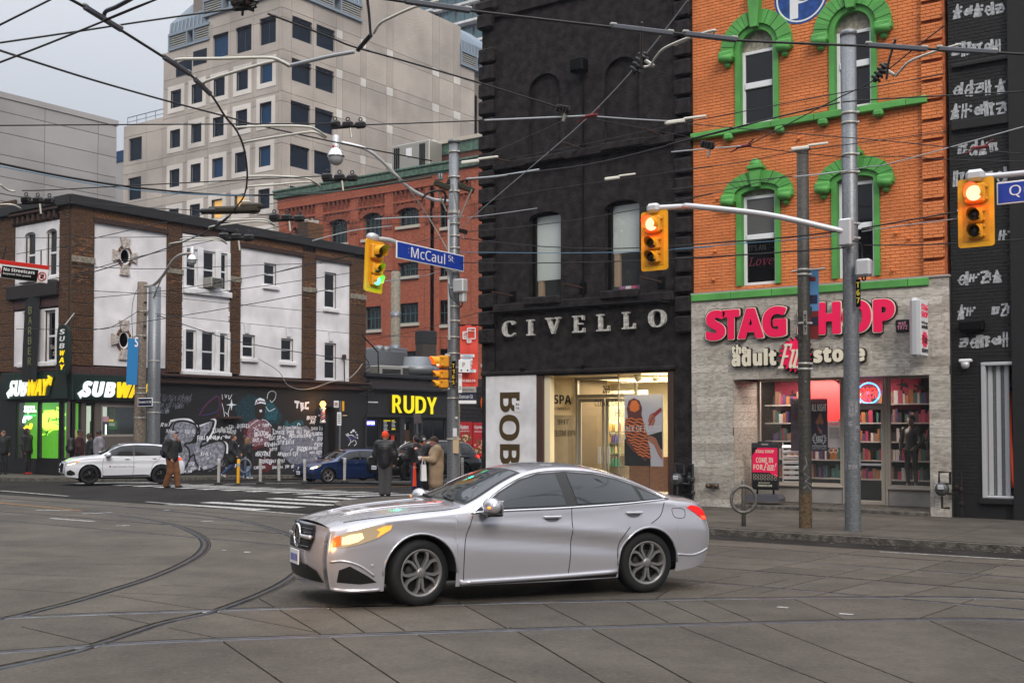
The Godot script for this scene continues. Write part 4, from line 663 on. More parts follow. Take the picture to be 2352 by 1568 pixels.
func mural(d:Node3D):
	mat("ch",K(.90,.905,.94),.7,0,"soft",.6);mat("d0",K(.64,.645,.70),.75,0,"patchy",.35);mat("ah",K(.50,.51,.57),.75,0,"grime",.45);mat("d1",K(.045,.045,.055),.7);mat("cx",K(.06,.24,.29),.8,0,"patchy",.5);mat("ci",K(.10,.38,.44),.8,0,"patchy",.5);mat("b4",K(.42,.09,.11),.8,0,"patchy",.5);mat("cz",K(.60,.42,.47),.8,0,"patchy",.5);mat("b7",K(.25,.20,.42),.8);mat("cy",K(.13,.075,.06),.8);var w:Material=M.ch;atf(d,3);paint(d,"paint_wash",M.ah,[[1470,1010,1560,860,1720,865,1775,960,1700,1060,1990,1040,2025,1100,1990,1250,1880,1310,1760,1290,1680,1330,1560,1290,1470,1180]],.010);paint(d,"bubble_letter",M.d0,[[1545,880,1640,862,1720,885,1750,945,1715,1035,1655,1065,1695,1130,1680,1220,1600,1300,1520,1290,1500,1180,1520,1010],[1790,875,1900,860,1885,930,1815,1010,1790,1085,1900,1050,1985,1050,2010,1110,1990,1200,1920,1270,1830,1290,1765,1240,1735,1160,1745,1090,1770,1000]],.012);paint(d,"halo_line",w,[],.013,[[1520,860,1600,845,1700,850,1770,905,1920,845,1905,950,1850,1040],[1930,1040,2025,1060,2030,1150]],.09)
	paint(d,"outline",M.d1,[],.015,[[1540,1000,1560,880,1640,858,1735,885,1760,955,1715,1045,1650,1068,1690,1120,1690,1210,1640,1290,1540,1310],[1785,1095,1905,1045,2000,1050,2015,1120,1985,1215,1900,1285,1810,1295,1750,1230,1735,1160,1695,1190],[1770,890,1905,855,1890,935,1820,1020,1787,1095],[1770,890,1785,960,1745,1050]],.085);tag_words(d,"ARMY",1400,868,1530,915,.017,w,"bold",.3);tag_words(d,"If You Start Something",1405,622,1712,690,.012,M.ah,"sans",.25);tag_words(d,"man You Finish",1412,692,1642,748,.012,M.ah,"sans",.25);tag_words(d,"it!)...",1432,742,1512,792,.012,M.ah,"sans",.25);paint(d,"neon_letter",M.b4,[],.012,[[1785,815,1840,720,1950,640,1975,720,1955,800,1890,840]],.07);paint(d,"neon_letter",M.b7,[],.014,[[1780,805,1840,710,1940,635,1960,700,1940,775,1800,810]],.04);paint(d,"crown_line",w,[],.012,[[1985,620,1990,665],[2010,620,2020,650,2030,622],[2045,625,2050,665,2075,620],[1985,700,2000,760,2010,840],[2060,720,2040,790,2050,835],[2015,780,2035,800]],.03)
	paint(d,"spark",mat("b8",K(.85,.88,.92),.7),[[2070,660,2078,705,2118,714,2078,722,2070,765,2062,722,2022,714,2062,705]],.014)
	for q in [["ILLUMINATI",1895,915,2040,968],["VITO",2025,895,2090,935],["RUTO",2040,935,2110,975],["ROSSIA",2120,880,2235,925],["FULL",1760,985,1840,1032],["LNMH",1845,985,1985,1030],["YOU AL",1650,930,1745,975],["TE",1600,1215,1650,1255],["ZHI",1680,1222,1740,1262],["WHO I AM",1700,1258,1845,1300],["OUT B.",1610,1295,1715,1330],["ITALY",1790,1132,1890,1172],["MAMBA",2015,985,2060,1020],["IN",1480,930,1530,970]]:tag_words(d,q[0],q[1],q[2],q[3],q[4],.017,w,"bold",.12)
	atf(d,4);paint(d,"paint_wash",M.cx,[[-80,660,-20,620,60,640,140,660,230,720,290,810,260,900,150,880,20,890,-110,840,-140,740]],.0085);paint(d,"paint_wash",M.ci,[[110,720,200,690,250,760,230,850,150,850],[300,880,330,850,350,890,400,860,470,850,480,890,430,910,320,905]],.0095);paint(d,"paint_wash",M.ah,[[270,930,420,920,500,900,560,950,640,960,640,1240,480,1250,360,1240,270,1150]],.0088);paint(d,"paint_wash",M.b4,[[-60,920,20,880,170,900,180,1000,150,1080,60,1110,-60,1120],[120,1180,220,1250,150,1320,60,1280]],.0092);paint(d,"painted_shirt",M.cz,[[-20,870,40,840,110,840,180,900,185,960,150,1060,40,1090,-30,1030]],.011);paint(d,"painted_face",M.cy,[[40,760,45,690,80,665,125,680,135,740,125,800,100,850,70,850,45,820]],.013);paint(d,"painted_bandana",M.b8,[[38,715,50,670,85,650,125,665,140,710,100,700,60,705]],.015);paint(d,"painted_bandana",M.b4,[],.017,[[45,705,80,680,130,690],[60,670,75,695]],.05)
	paint(d,"painted_mouth",M.b8,[[80,760,100,755,105,775,85,782]],.015);paint(d,"outline",w,[],.012,[[150,660,160,610,195,590,228,610,220,660,190,690,175,670],[140,730,170,770,220,745],[0,900,60,855,130,850,190,905]],.03);paint(d,"letter_block",w,[[395,675,440,680,440,700,430,700,425,745,412,745,415,700,397,698],[445,690,480,695,475,720,485,745,455,775,450,740],[490,690,528,685,525,700,505,705,500,735,525,735,520,758,485,750]],.012)
	for q in [["BUOZ",505,805,590,850],["JMF",530,845,585,885],["+ TMNT",70,878,165,915],["NO COMPETITION",247,903,455,935],["SOUTH ITA",545,908,648,942],["LOREZE PAPA AKA PAN",200,935,530,980],["CALABRIA",535,955,648,992],["BILLIONAIRES",345,975,540,1010],["BOOOM",35,945,160,1000],["RICKY SUP",165,985,270,1030],["DONT PLAY",600,995,648,1040],["IG 8 RACLE",240,1028,392,1072],["EVNH+",125,1045,240,1092],["BOOOM",415,1080,510,1140],["BITEM",520,1085,600,1120],["RRACKIPLE",45,1125,180,1180],["APADOCA CVV",245,1130,430,1180],["TERMINANCE ENTRY",95,1195,310,1240],["CARRERA",30,1255,135,1295],["AND ALL THE VE",195,1248,390,1290],["PULL",530,1125,585,1155],["SMITTY",170,1095,235,1128],["MAKIT UP",20,1010,110,1050],["FIVE",600,1050,645,1090],["UNITY",590,1120,640,1160]]:tag_words(d,q[0],q[1],q[2],q[3],q[4],.017,w,"bold",.1)
	for i in 46:
		var l:=[];var o:=U(rng.randf_range(-430,640),rng.randf_range(890,1300))
		for k in rng.randi_range(3,6):l.append(o.x+k*9+rng.randf_range(-9,9));l.append(o.y+rng.randf_range(-19,19))
		paint(d,"painted_scribble",w if i%3 else M.ah,[],.0172+.0001*(i%5),[l],rng.randf_range(.025,.05))
	paint(d,"painted_line",M.b4,[],.016,[[140,1080,180,1180,130,1290,90,1330],[-40,1180,30,1230,-20,1300]],.05);paint(d,"graffiti_splash",w,[],.012,[[855,975,900,1030,880,1080],[895,960,930,945],[860,990,910,985,945,1010],[905,1050,935,1030,950,1060,930,1080]],.04);tag_words(d,"JAMZ",865,985,955,1035,.014,M.b7,"bold",.2)
	for q in [[925,945,12],[905,960,8],[955,985,10],[960,1010,7],[875,975,7],[945,960,6]]:
		var p:=[]
		for k in 10:p.append(q[0]+q[2]*cos(TAU*k/10));p.append(q[1]+q[2]*sin(TAU*k/10))
		paint(d,"paint_dot",w,[p],.013)
	atf(d,2);var lg:=R(1395,1445,1530,1455);prect("wall_ledge",M.bw,d,Rect2(lg.position.x - .2,lg.position.y,1.1,.12),.01,.35,.02)
func rudy():
	mat("bd",K(.125,.122,.13),.75,0,"grime",.5);mat("a7",K(.085,.085,.095),.6);mat("dg",K(.20,.165,.17),.75,0,"grime",.5);glow("al",K(.93,.86,.03),.25);mat("cd",K(.20,.17,.08),.5);var o:=thing("burger_shop","single-storey dark grey shop with big yellow RUDY letters and a rooftop of vents","shop",V(-41.3,-1.6,-44.15),PI/2);atf(o,4);var xr:=L2(1765,700).x;var x0:=.0;var yt:=L2(1080,455).y;var win:=R(1030,832,1100,1165);var menu:=R(1175,838,965,1330);var win2:=R(1175,985,1170,1330);var door:=R(1372,860,1250,1452);var rw:=R(1535,845,1110,1755);var tr:=R(1372,790,845,1452);var w:=Mb.new();wall(w,Rect2(x0,0,xr,yt),[win,win2,door,rw],-.3,0);put(w,"wall",M.bd,o);prect("coping",M.a7,o,Rect2(x0 - .2,yt - .05,xr+.5,.2),-.4,.28,.02);prect("parapet_band",M.dg,o,R(1060,480,545,1760),.003,.10);prect("cornice",M.a7,o,R(1050,548,575,1765),.003,.35,.02);prect("sign_band",M.bd,o,R(1045,600,800,1755),.003,.06)
	prect("band_trim",M.a7,o,R(1030,800,826,1760),.003,.14,.02)
	for q in [[1240,625,785,1328,"R"],[1342,630,790,1436,"U"],[1448,637,793,1543,"D"],[1550,645,797,1640,"Y"]]:var r:=R(q[0],q[1],q[2],q[3]);sgw(o,q[4],"bold",r,.06,M.cd,.2,0,"letter_case");sgw(o,q[4],"bold",r,.262,M.al,.02,0,"letter_face")
	window(o,win,-.08,M.a7,[1,1],.07,0,M.pane);window(o,win2,-.08,M.a7,[1,1],.07,0,M.pane);window(o,rw,-.08,M.a7,[2,1],.07,0,M.aj);sgw(o,"OPEN","bold",R(1052,862,892,1118),-.05,glow("open_violet",K(.75,.75,1.),2.),.02,0,"open_sign");prect("open_halo",glow("violet_led",K(.25,.22,.85),.5),o,R(1046,855,900,1125),-.06,-.052);var mb:=prect("menu_board",M.black_metal,o,menu,.003,.05);var my:=L2(1180,852).y;sgw(mb,"SANDWICHES","bold",R(1190,850,862,1250),.052,M.al,.004);sgw(mb,"SIDES","bold",R(1262,850,862,1290),.052,M.al,.004)
	for k in 7:
		for c in 2:
			if c==1 and k>4:continue
			prect("menu_line",M.a1,mb,R(1190+c*72,868+k*12,872+k*12,1190+c*72+rng.randf_range(25,45)),.052,.055)
	sgw(mb,"DRINKS","bold",R(1262,925,937,1295),.052,M.al,.004);prect("poster",mat("poster_orange",K(.7,.2,.08),.6),o,R(1268,985,1040,1300),-.045,-.04);window(o,door,-.14,M.a7,[1,1],.08,0,mat("door_glass",K(.07,.055,.04),.1),true,"door");prect("shelf_glow",mat("box_brown",K(.25,.15,.06),.8),o,R(1385,940,1180,1440),-.12,-.1)
	for q in [[1372,885,935,1395],[1372,1040,1068,1400]]:prect("door_notice",M.a1,o,R(q[0],q[1],q[2],q[3]),-.03,-.026)
	for q in [[1018,826,1240,1032],[1334,826,1240,1372],[1452,826,1240,1475],[1515,826,1240,1536]]:prect("post",M.bd,o,R(q[0],q[1],q[2],q[3]),.003,.12,.01)
	sgw(o,"69","bold",R(1342,1008,1026,1364),.123,M.a7,.01);prect("white_lintel_mark",M.a1,o,R(1050,684,694,1136),.06,.075);prect("body",M.a7,o,Rect2(x0,0,12,yt - .25),-14,-.7);var k:=thing("kebab_shop","black clad shop with red food posters between the pole and the dark building","shop",V(-41.3,-1.6,-44.15)+V(0,0,-xr - .02),PI/2);atf(k,4);var kx:=L2(2400,800).x;prect("wall",M.a7,k,Rect2(.02,0,kx,L2(1800,500).y+.2),-10,0)
	for j in 12:pbox("cladding_board",M.black_block,k,V(kx/2,L2(1900,560).y-j*.24,.02),V(kx - .1,.215,.05),.012)
	for q in [[1860,866,1075,1982,"Platters","Lamb over Rice"],[1990,872,1180,2105,"Gyros","Chicken on a Pita"]]:
		var r:=R(q[0],q[1],q[2],q[3]);var ps:=prect("food_poster",mat("poster_red",K(.62,.03,.05),.5),k,r,.003,.08);sgw(ps,q[4],"bold",Rect2(r.position.x+.12,r.end.y - .42,r.size.x*.62,.24),.082,M.a1,.004);sgw(ps,q[5],"sans",Rect2(r.position.x+.12,r.end.y - .58,r.size.x*.7,.1),.082,M.a1,.004)
		for n in 60:
			var c:=U(r.position.x+r.size.x*rng.randf_range(.1,.85),r.position.y+r.size.y*rng.randf_range(.12,.5))
			if n<50:c.y=r.position.y+r.size.y*(.12+.38*sin((c.x-r.position.x)/r.size.x*3.)*rng.randf())
			var pp:=PackedVector2Array()
			for e in 6:pp.append(c+U(cos(e*TAU/6),sin(e*TAU/6))*rng.randf_range(.03,.09))
			var m:=Mb.new();m.prism(pp,.08,.083+.0002*n,Transform3D(),false);put(m,"printed_food",[mat("food1",K(.35,.18,.08),.6),mat("food2",K(.78,.70,.58),.6),mat("food3",K(.5,.28,.1),.6),mat("food4",K(.25,.33,.08),.6)][n%4],ps)
	var rs:=L2(2110,700);var rd:=Mb.new();rd.lathe([U(0,.1),U(.62,.1),U(.62,0)],24,Transform3D(Basis(Vector3.RIGHT,PI/2),V(rs.x,rs.y,.1)));put(rd,"round_sign",mat("sign_orange",K(.9,.42,.06),.5),k);var ri:=Mb.new();ri.prism(PA([U(rs.x - .25,rs.y - .3),U(rs.x+.2,rs.y - .3),U(rs.x+.3,rs.y+.1),U(rs.x,rs.y+.42),U(rs.x - .1,rs.y+.05),U(rs.x - .32,rs.y)]),.2,.21);put(ri,"flame_mark",M.a1,k);var ry:=o.position.y+yt - .25
	var mk:=func(z:int,x:float,y:float,px:float)->Vector3:return on_x(vp(z,x,y),px)
	var c1:Vector3=mk.call(4,1250,455,-43.5);var cd:=thing("condenser_unit","boxy white condenser unit with black grille on the shop roof","air conditioner",V(c1.x,ry,c1.z),PI/2 - .12);var hh:float=(mk.call(4,1250,368,-43.5) as Vector3).y-ry;pbox("cabinet",M.alu,cd,V(0,hh/2,0),V(2.2,hh,.9),.04)
	for j in 9:pbox("grille_slat",M.black_metal,cd,V(-.25,.25+j*(hh - .4)/9,.46),V(1.35,(hh - .4)/13,.02))
	for j in 6:pbox("side_vent",M.black_metal,cd,V(.62+j*.08,hh*.6,.46),V(.04,hh*.6,.02))
	var c2:Vector3=mk.call(4,1500,470,-44.);var fn:=thing("exhaust_fan","round silver mushroom exhaust fan on the shop roof","fan",V(c2.x,ry,c2.z));var fh:float=(mk.call(4,1500,372,-44.) as Vector3).y-ry;var fm:=Mb.new(true);fm.lathe([U(.55,0),U(.55,fh*.38),U(.75,fh*.45),U(1.25,fh*.62),U(1.28,fh*.95),U(1.2,fh),U(.85,fh*1.05),U(.8,fh*1.5),U(0,fh*1.52)],24);put(fm,"housing",M.galv,fn);var c3:Vector3=mk.call(4,1575,460,-44.5);var dk:=thing("tall_duct","tall rusty rectangular duct with dark open top behind the exhaust fan","duct",V(c3.x,ry,c3.z),PI/2 - .3);var dh:float=(mk.call(4,1575,150,-44.5) as Vector3).y-ry;pbox("shaft",mat("rust_metal",K(.32,.28,.25),.6,.3,"patchy",.7),dk,V(0,dh/2,0),V(1.,dh,.8),.02);pbox("hood",M.a7,dk,V(0,dh+.25,0),V(1.05,.8,.85),.03)
	for q in [[1156,190],[1215,197]]:var c:Vector3=mk.call(4,q[0],320,-46.);var t:Vector3=mk.call(4,q[0],q[1],-46.);var v:=thing("vent_pipe","slim silver vent pipe, %s of the two capped pipes on the shop roof"%("left" if q[0]<1200 else "right"),"vent",V(c.x,ry,c.z),0,"capped vent pipes");var m:=Mb.new(true);var h:=t.y-ry;m.lathe([U(.19,0),U(.19,h - .4),U(.3,h - .38),U(.3,h),U(.2,h+.05),U(0,h+.05)],12);put(m,"pipe",M.galv,v)
	var c5:Vector3=mk.call(4,1180,450,-46.5);var c6:Vector3=mk.call(4,1020,450,-46.5);var pl:=thing("roof_plant_box","wide grey sheet metal plant box on the shop roof","ventilation unit",V((c5.x+c6.x)/2,ry,c5.z),PI/2);pbox("casing",M.galv,pl,V(-.6,1.05,0),V(3.8,2.1,1.6),.04);pbox("upper_casing",mat("casing_grey",K(.42,.44,.47),.5,.3),pl,V(.9,1.6,-.4),V(2.,1.5,1.6),.04);var cp:Vector3=mk.call(4,1302,460,-47.5);var ct:Vector3=on_x(vp(6,943,770),-47.5);var st:=thing("flue_pipe","tall pale banded flue pipe rising against the red brick wall","chimney",V(cp.x,ry,cp.z));var sm:=Mb.new(true);sm.lathe([U(.3,0),U(.3,ct.y-ry),U(.2,ct.y-ry+.15),U(0,ct.y-ry+.15)],14);put(sm,"pipe",mat("pipe_cream",K(.58,.55,.49),.7,0,"grime",.6),st)
	for y in [1./3,.62]:var b:=Mb.new(true);b.lathe([U(.33,0),U(.34,.3),U(.3,.3)],14,Transform3D(Basis(),V(0,(ct.y-ry)*y,0)));put(b,"pipe_band",M.galv,st)
	var ch:=on_x(vp(2,1945,400),-45.5);var cht:=on_x(vp(2,1945,305),-45.5);var cs:=thing("chimney","crumbling brick chimney with pale patches on the corner building roof","chimney",V(ch.x,9.8,ch.z),PI/2);var chh:=cht.y-9.8;pbox("stack",M.a5,cs,V(0,chh/2,0),V(1.15,chh,.8));bricks(cs,Rect2(-.58,0,1.16,chh),[],.4,.215,.066,.011,.015,[M.brick1,M.brick3,M.red0,M.ax],80);pbox("cap",M.ax,cs,V(.1,chh+.12,0),V(.6,.24,.6),.04);pbox("vent",M.black_metal,cs,V(-9,1.3,0),V(.2,.9,.2),.02)
func rod_bracket(o:Node3D,x0:float,y0:float,x1:float,y1:float):
	var p:=L(x1,y1,.02);var q:=L(x0,y0,.75);var mb:=Mb.new();mb.tube([p,q],.028,6);var c:=put(mb,"rusty_rod",M.bw,o);pbox("rod_plate",M.black_metal,o,p,V(.22,.3,.03),.01)
func bottle(p:Vector3,h:float,r:float,m:Material,label:String,proto:Node3D)->Node3D:
	var t:Node3D
	if proto:t=proto.duplicate();t.name="bottle";add_child(t,true)
	else:t=thing("bottle","","bottle",p,0,"bottles on the salon shelves");var mb:=Mb.new(true);mb.lathe([U(0,0),U(.9,0),U(1,.06),U(1,.62),U(.75,.72),U(.36,.78),U(.36,.84),U(0,.84)],10);put(mb,"flask",m,t);var cp:=Mb.new(true);cp.lathe([U(.42,.8),U(.42,.98),U(.3,1.),U(0,1.)],10);put(cp,"cap",M.a1,t)
	t.set_meta("label",label);t.position=p;t.scale=V(r,h,r);(t.get_child(0) as MeshInstance3D).material_override=m;return t
func civello():
	mat("ag",K(.85,.81,.70),.85);mat("shop_floor",K(.45,.36,.26),.6,0,"grime",.5);mat("by",K(.50,.31,.15),.6,0,"wood",.8);mat("bk",K(.36,.29,.27),.35,.5);mat("c6",K(.80,.79,.77),.7,0,"grime",1.2);mat("b9",K(.86,.86,.875),.6,0,"soft",.5);mat("c7",K(.27,.21,.09),.5);glow("bi",K(1.,.90,.68),2.);var base:=-.09;var p:=on_z(vp(8,128,1000),-25.5);var o:=thing("salon_building","tall black painted stucco building with quoins and white letters CIVELLO","building",V(p.x,base,-25.5));atf(o,7);var w:=L2(1207,900).x;var top:=L2(178,95).y;var y1:=L2(178,1605).y;var wa:=R(345,1112,1568,514);var wb:=R(742,1052,1540,926);var ba:=R(345,398,845,512);var bb:=R(742,312,780,924);atf(o,8);var op:=R(150,672,1440,1397);op.size.y+=op.position.y+.02;op.position.y=-.02;var mb:=Mb.new();wall(mb,Rect2(0,-.1,w,top+.1),[wa,wb,ba,bb,op],-.4,0);put(mb,"wall",M.black_paint,o)
	for q in [[wa,.20],[wb,.20],[ba,.48],[bb,.48]]:var sp:=Mb.new();spandrel(sp,q[0],q[1],-.38,.002);put(sp,"arch_infill",M.black_paint,o)
	for r in [ba,bb]:prect("blocked_arch",M.black_paint,o,Rect2(r.position.x - .02,r.position.y - .02,r.size.x+.04,r.size.y+.04),-.4,-.13)
	for i in 2:var r:Rect2=[wa,wb][i];window(o,r,-.2,M.black_metal,[1,1],.1,[.80,.56][i],M.aw);prect("inner_jamb",mat("pale_jamb",K(.62,.52,.42),.8),o,Rect2(r.position.x+.12,r.position.y+.1,.16,r.size.y*.5),-.4,-.3)
	atf(o,8);var bxs:=R(1000,85,118,1170)
	for i in 5:prect("box_on_sill",[mat("box_pink",K(.8,.3,.45),.6),mat("box_mauve",K(.6,.3,.5),.6),M.a1][i%3],o,Rect2(wb.position.x+.12+i*.17,wb.position.y+.1,.15,.12),-.44,-.3)
	atf(o,7);var lx:=L2(172,900).x;var rx:=L2(1118,900).x;var y:float=L2(110,258).y;var step:=(y-L2(110,1440).y)/13.;var k:=0
	while y>y1-1.2 or k<15:
		if y-step<L2(110,1830).y:break
		var qb:=Mb.new();qb.box(V(lx/2,y-step/2,.06),V(lx+.06,step - .09,.22),.035);put(qb,"quoin",M.black_block,o);var qc:=Mb.new();qc.box(V((rx+w)/2,y-step/2+.02,.06),V(w-rx - .03,step - .09,.22),.035);put(qc,"quoin",M.black_block,o);y-=step;k+=1
	for j in range(1,4):prect("quoin",M.black_block,o,Rect2(rx+.01,L2(110,258).y+(j-1)*step,w-rx - .03,step - .09),0,.17,.035)
	prect("corner_cap",M.black_block,o,R(98,95,168,172),0,.24,.04);var fin:=L2(140,60);pbox("finial",M.black_block,o,V(fin.x,fin.y+.1,.05),V(.75,.35,.4),.08)
	for q in [[172,858,900,1118],[172,1595,1640,1118]]:var r:=R(q[0],q[1],q[2],q[3]);prect("sill_course",M.black_paint,o,r,.003,.16,.03)
	for q in [[350,835,868,555],[742,760,800,968],[345,1560,1600,530],[742,1525,1570,940]]:prect("stone_sill",M.black_block,o,R(q[0],q[1],q[2],q[3]),.1,.24,.03)
	prect("parapet",M.black_paint,o,Rect2(-.02,top - .02,w+.03,.9),-.45,.1,.02);prect("parapet_cap",M.black_metal,o,Rect2(-.02,top+.86,w+.03,.12),-.5,.16,.02);prect("body",M.black_paint,o,Rect2(.02,y1+.4,w - .04,top-y1 - .5),-16,-.75);prect("side_wall",M.black_paint,o,Rect2(0,-.1,.3,y1+.6),-16,-.42);prect("side_wall",M.black_paint,o,Rect2(w - .32,-.1,.3,y1+.6),-16,-.42);var lb:=L(608,342,.25);pbox("flood_light",M.black_metal,o,lb,V(.42,.36,.34),.04);var co:=Mb.new();co.tube([L(632,365,.05),L(632,1600,.05)],.022,6);put(co,"conduit",M.black_metal,o)
	for q in [[150,822,265,850],[527,745,628,778],[945,670,1040,708],[152,1525,262,1547],[525,1483,630,1505],[930,1448,1040,1475]]:rod_bracket(o,q[0],q[1],q[2],q[3])
	atf(o,8)
	for q in [["C",283,308,412,366],["I",444,298,402,491],["V",568,286,392,666],["E",746,273,384,824],["L",905,263,374,988],["L",1073,248,360,1157],["O",1247,233,350,1361]]:sgw(o,q[0],"serifb",R(q[1],q[2],q[3],q[4]),.07,M.c6,.1,0,"letter")
	var bar:=Mb.new();bar.tube([L(176,248,.3),L(1285,172,.3),L(1375,180,.3)],.035,8);put(bar,"lamp_bar",M.black_metal,o)
	for q in [[290,265],[795,212],[1370,178]]:var b:=Mb.new();var e:=L(q[0],q[1],.0);b.tube([e,e+V(-.1,.03,.3)],.03,6);put(b,"bar_bracket",M.black_metal,o)
	var cb:=Mb.new();cb.tube(curve2([L(218,250,.05),L(215,560,.05),L(225,640,.05),L(300,640,.05),L(400,625,.06),L(500,632,.05),L(640,628,.05),L(790,606,.06)],5),.018,5);put(cb,"cable",M.black_metal,o)
	for q in [[398,625],[795,604]]:pbox("junction_box",M.black_metal,o,L(q[0],q[1],.06),V(.16,.13,.1),.03)
	prect("fascia_ledge",M.black_paint,o,R(130,640,668,1420),.003,.1,.03);var hd:=R(160,668,1440,490);var fl:=.04;hd=Rect2(hd.position.x,fl,hd.size.x,hd.end.y-fl);prect("white_hoarding",M.b9,o,hd,-.12,.05,.01)
	for q in [["B",255,775,905,385],["O",250,922,1092,384],["B",255,1115,1250,385]]:var r:=R(q[1],q[2],q[3],q[4]);var lm:=Mb.new();words(lm,q[0],"bold",Rect2(-r.size.y/2,-r.size.x/2,r.size.y,r.size.x),.05,.056,Transform3D(Basis(V(0,0,1),-PI/2),V(r.get_center().x,r.get_center().y,0)));put(lm,"hoarding_letter",M.c7,o)
	prect("paper_patch",M.b9,o,R(352,830,905,386),.058,.062);sgw(o,"Ba","bold",R(361,846,860,382),.063,M.aq,.002);sgw(o,"Ca","bold",R(361,870,884,382),.063,M.aq,.002);var D:=1.5;var ceil:float=op.end.y;prect("bronze_post",M.bk,o,Rect2(hd.end.x,fl,.22,ceil-fl),-.3,.02,.01);prect("bronze_post",M.bk,o,Rect2(L2(1358,900).x,fl,op.end.x-L2(1358,900).x,ceil-fl),-.3,.03,.01);prect("gold_jamb",M.ag,o,Rect2(L2(527,900).x,fl,.22,ceil-fl),-.25,-.05);prect("soffit",M.ag,o,Rect2(op.position.x,ceil - .02,op.size.x,.3),-6.4,-.42);prect("soffit_front",M.black_paint,o,Rect2(op.position.x,ceil - .01,op.size.x,.12),-.42,-.05);prect("shop_floor",M.shop_floor,o,Rect2(.3,-.1,w - .6,.14),-6.4,-.05);prect("back_wall",M.ag,o,Rect2(.3,0,w - .6,ceil+.2),-6.6,-6.4);prect("left_wall",M.ag,o,Rect2(.3,0,.06,ceil+.2),-6.4,-.45);prect("right_wall",M.ag,o,Rect2(w - .38,0,.06,ceil+.2),-6.4,-.45);prect("hoarding_back",mat("shop_dim",K(.28,.23,.16),.9),o,Rect2(L2(540,900).x - .3,0,.1,ceil),-3.6,-.3)
	var gx:=func(x:float,out:float)->float:return L2(x,900,out).x
	var gyy:=func(x:float,yy:float,out:float)->float:return L2(x,yy,out).y
	var dl:float=gx.call(752,-D);var dr:float=gx.call(1152,-D);var dm:float=gx.call(945,-D);var trb:float=gyy.call(850,800,-D);var sc:=Mb.new()
	for x in [dl,dr - .06]:sc.span(x,fl,x+.07,ceil,-D - .05,-D+.05,.008)
	sc.span(dl+.07,trb - .05,dr - .06,trb+.05,-D - .05,-D+.05,.008);sc.span(dl+.07,ceil - .1,dr - .06,ceil - .02,-D - .05,-D+.05,.008);put(sc,"door_frame",M.alu,o);prect("transom_pane",M.aw,o,Rect2(dl+.07,trb+.05,dr-dl - .13,ceil-trb - .15),-D - .01,-D)
	for i in 2:var a:=(dl+.08)if i==0 else dm+.015;var b:=(dm - .015)if i==0 else dr - .07;var df:=Mb.new();df.span(a,fl+.02,a+.09,trb - .06,-D - .03,-D+.03,.008);df.span(b - .09,fl+.02,b,trb - .06,-D - .03,-D+.03,.008);df.span(a+.09,fl+.02,b - .09,fl+.3,-D - .03,-D+.03,.008);df.span(a+.09,trb - .16,b - .09,trb - .06,-D - .03,-D+.03,.008);var dd:=put(df,"glass_door",M.alu,o);prect("pane",M.aw,dd,Rect2(a+.09,fl+.3,b-a - .18,trb - .46-fl),-D - .008,-D);var hx:=(b - .13)if i==0 else a+.13;var hm:=Mb.new();hm.box(V(hx,1.15,-D+.09),V(.1,.46,.03),.01);put(hm,"pull_handle",M.a0,dd)
	sgw(o,"269","bold",Rect2(gx.call(928,-D),gyy.call(950,780,-D),gx.call(975,-D)-(gx.call(928,-D) as float),.21),-D+.002,M.black_metal,.006,0,"house_number")
	for q in [[gx.call(556,-.1),-.1,gx.call(742,-D),-D,"left"],[gx.call(1031,-.1),-.1,dr,-D,"right"]]:
		var a:=V(q[0],0,q[1]);var b:=V(q[2],0,q[3]);var t:=Transform3D(Basis(Vector3.UP,atan2(-(b.z-a.z),b.x-a.x)),a);var ln:=a.distance_to(b);var g:=Mb.new();g.box(V(ln/2,(ceil+.06)/2,0),V(ln,ceil - .06,.012),0,t);put(g,"return_glass",M.aw,o);var eg:=Mb.new();eg.box(V(0,(ceil+.06)/2,0),V(.025,ceil - .06,.025),0,t);eg.box(V(ln/2,.1,0),V(ln,.12,.05),0,t);put(eg,"glass_edge",M.alu,o)
		if q[4]=="left":var f:=Mb.new();f.box(V(ln*.5,trb+.1,.02),V(ln*.96,1.25,.004),0,t);put(f,"frosted_film",mat("frost",K(.62,.56,.45),.8),o);var lt:=Mb.new();words(lt,"SPA","bold",Rect2(ln*.22,trb - .22,ln*.62,.25),.024,.03,t);words(lt,"CIVELLO","sans",Rect2(ln*.25,trb - .38,ln*.55,.07),.024,.03,t);put(lt,"film_lettering",M.black_metal,o);var l2:=Mb.new();words(l2,"THE","sans",Rect2(ln*.75,trb - .78,-ln*.4,.14),.024,.028,t);put(l2,"film_lettering",M.black_metal,o);var l3:=Mb.new();words(l3,"PREMIUM","sans",Rect2(ln*.98,trb-1.1,-ln*.85,.16),.024,.028,t);put(l3,"film_lettering",M.black_metal,o)
	var wx0:float=gx.call(1031,-.1);prect("display_glass",M.aw,o,Rect2(wx0,fl+.2,L2(1360,900).x-wx0,ceil-fl - .2),-.105,-.09);prect("display_curb",M.b9,o,Rect2(wx0,-.05,L2(1360,900).x-wx0,.3),-D,-.06)
	for q in [["CLEAN, GREEN,",875,838,872,1092],["HIGH",1012,905,935,1090]]:sgw(o,q[0],"sans",Rect2(gx.call(q[1],-D+.03),gyy.call(q[1],q[3],-D+.03),(gx.call(q[4],-D+.03) as float)-(gx.call(q[1],-D+.03) as float),.2),-D+.035,M.black_metal,.004)
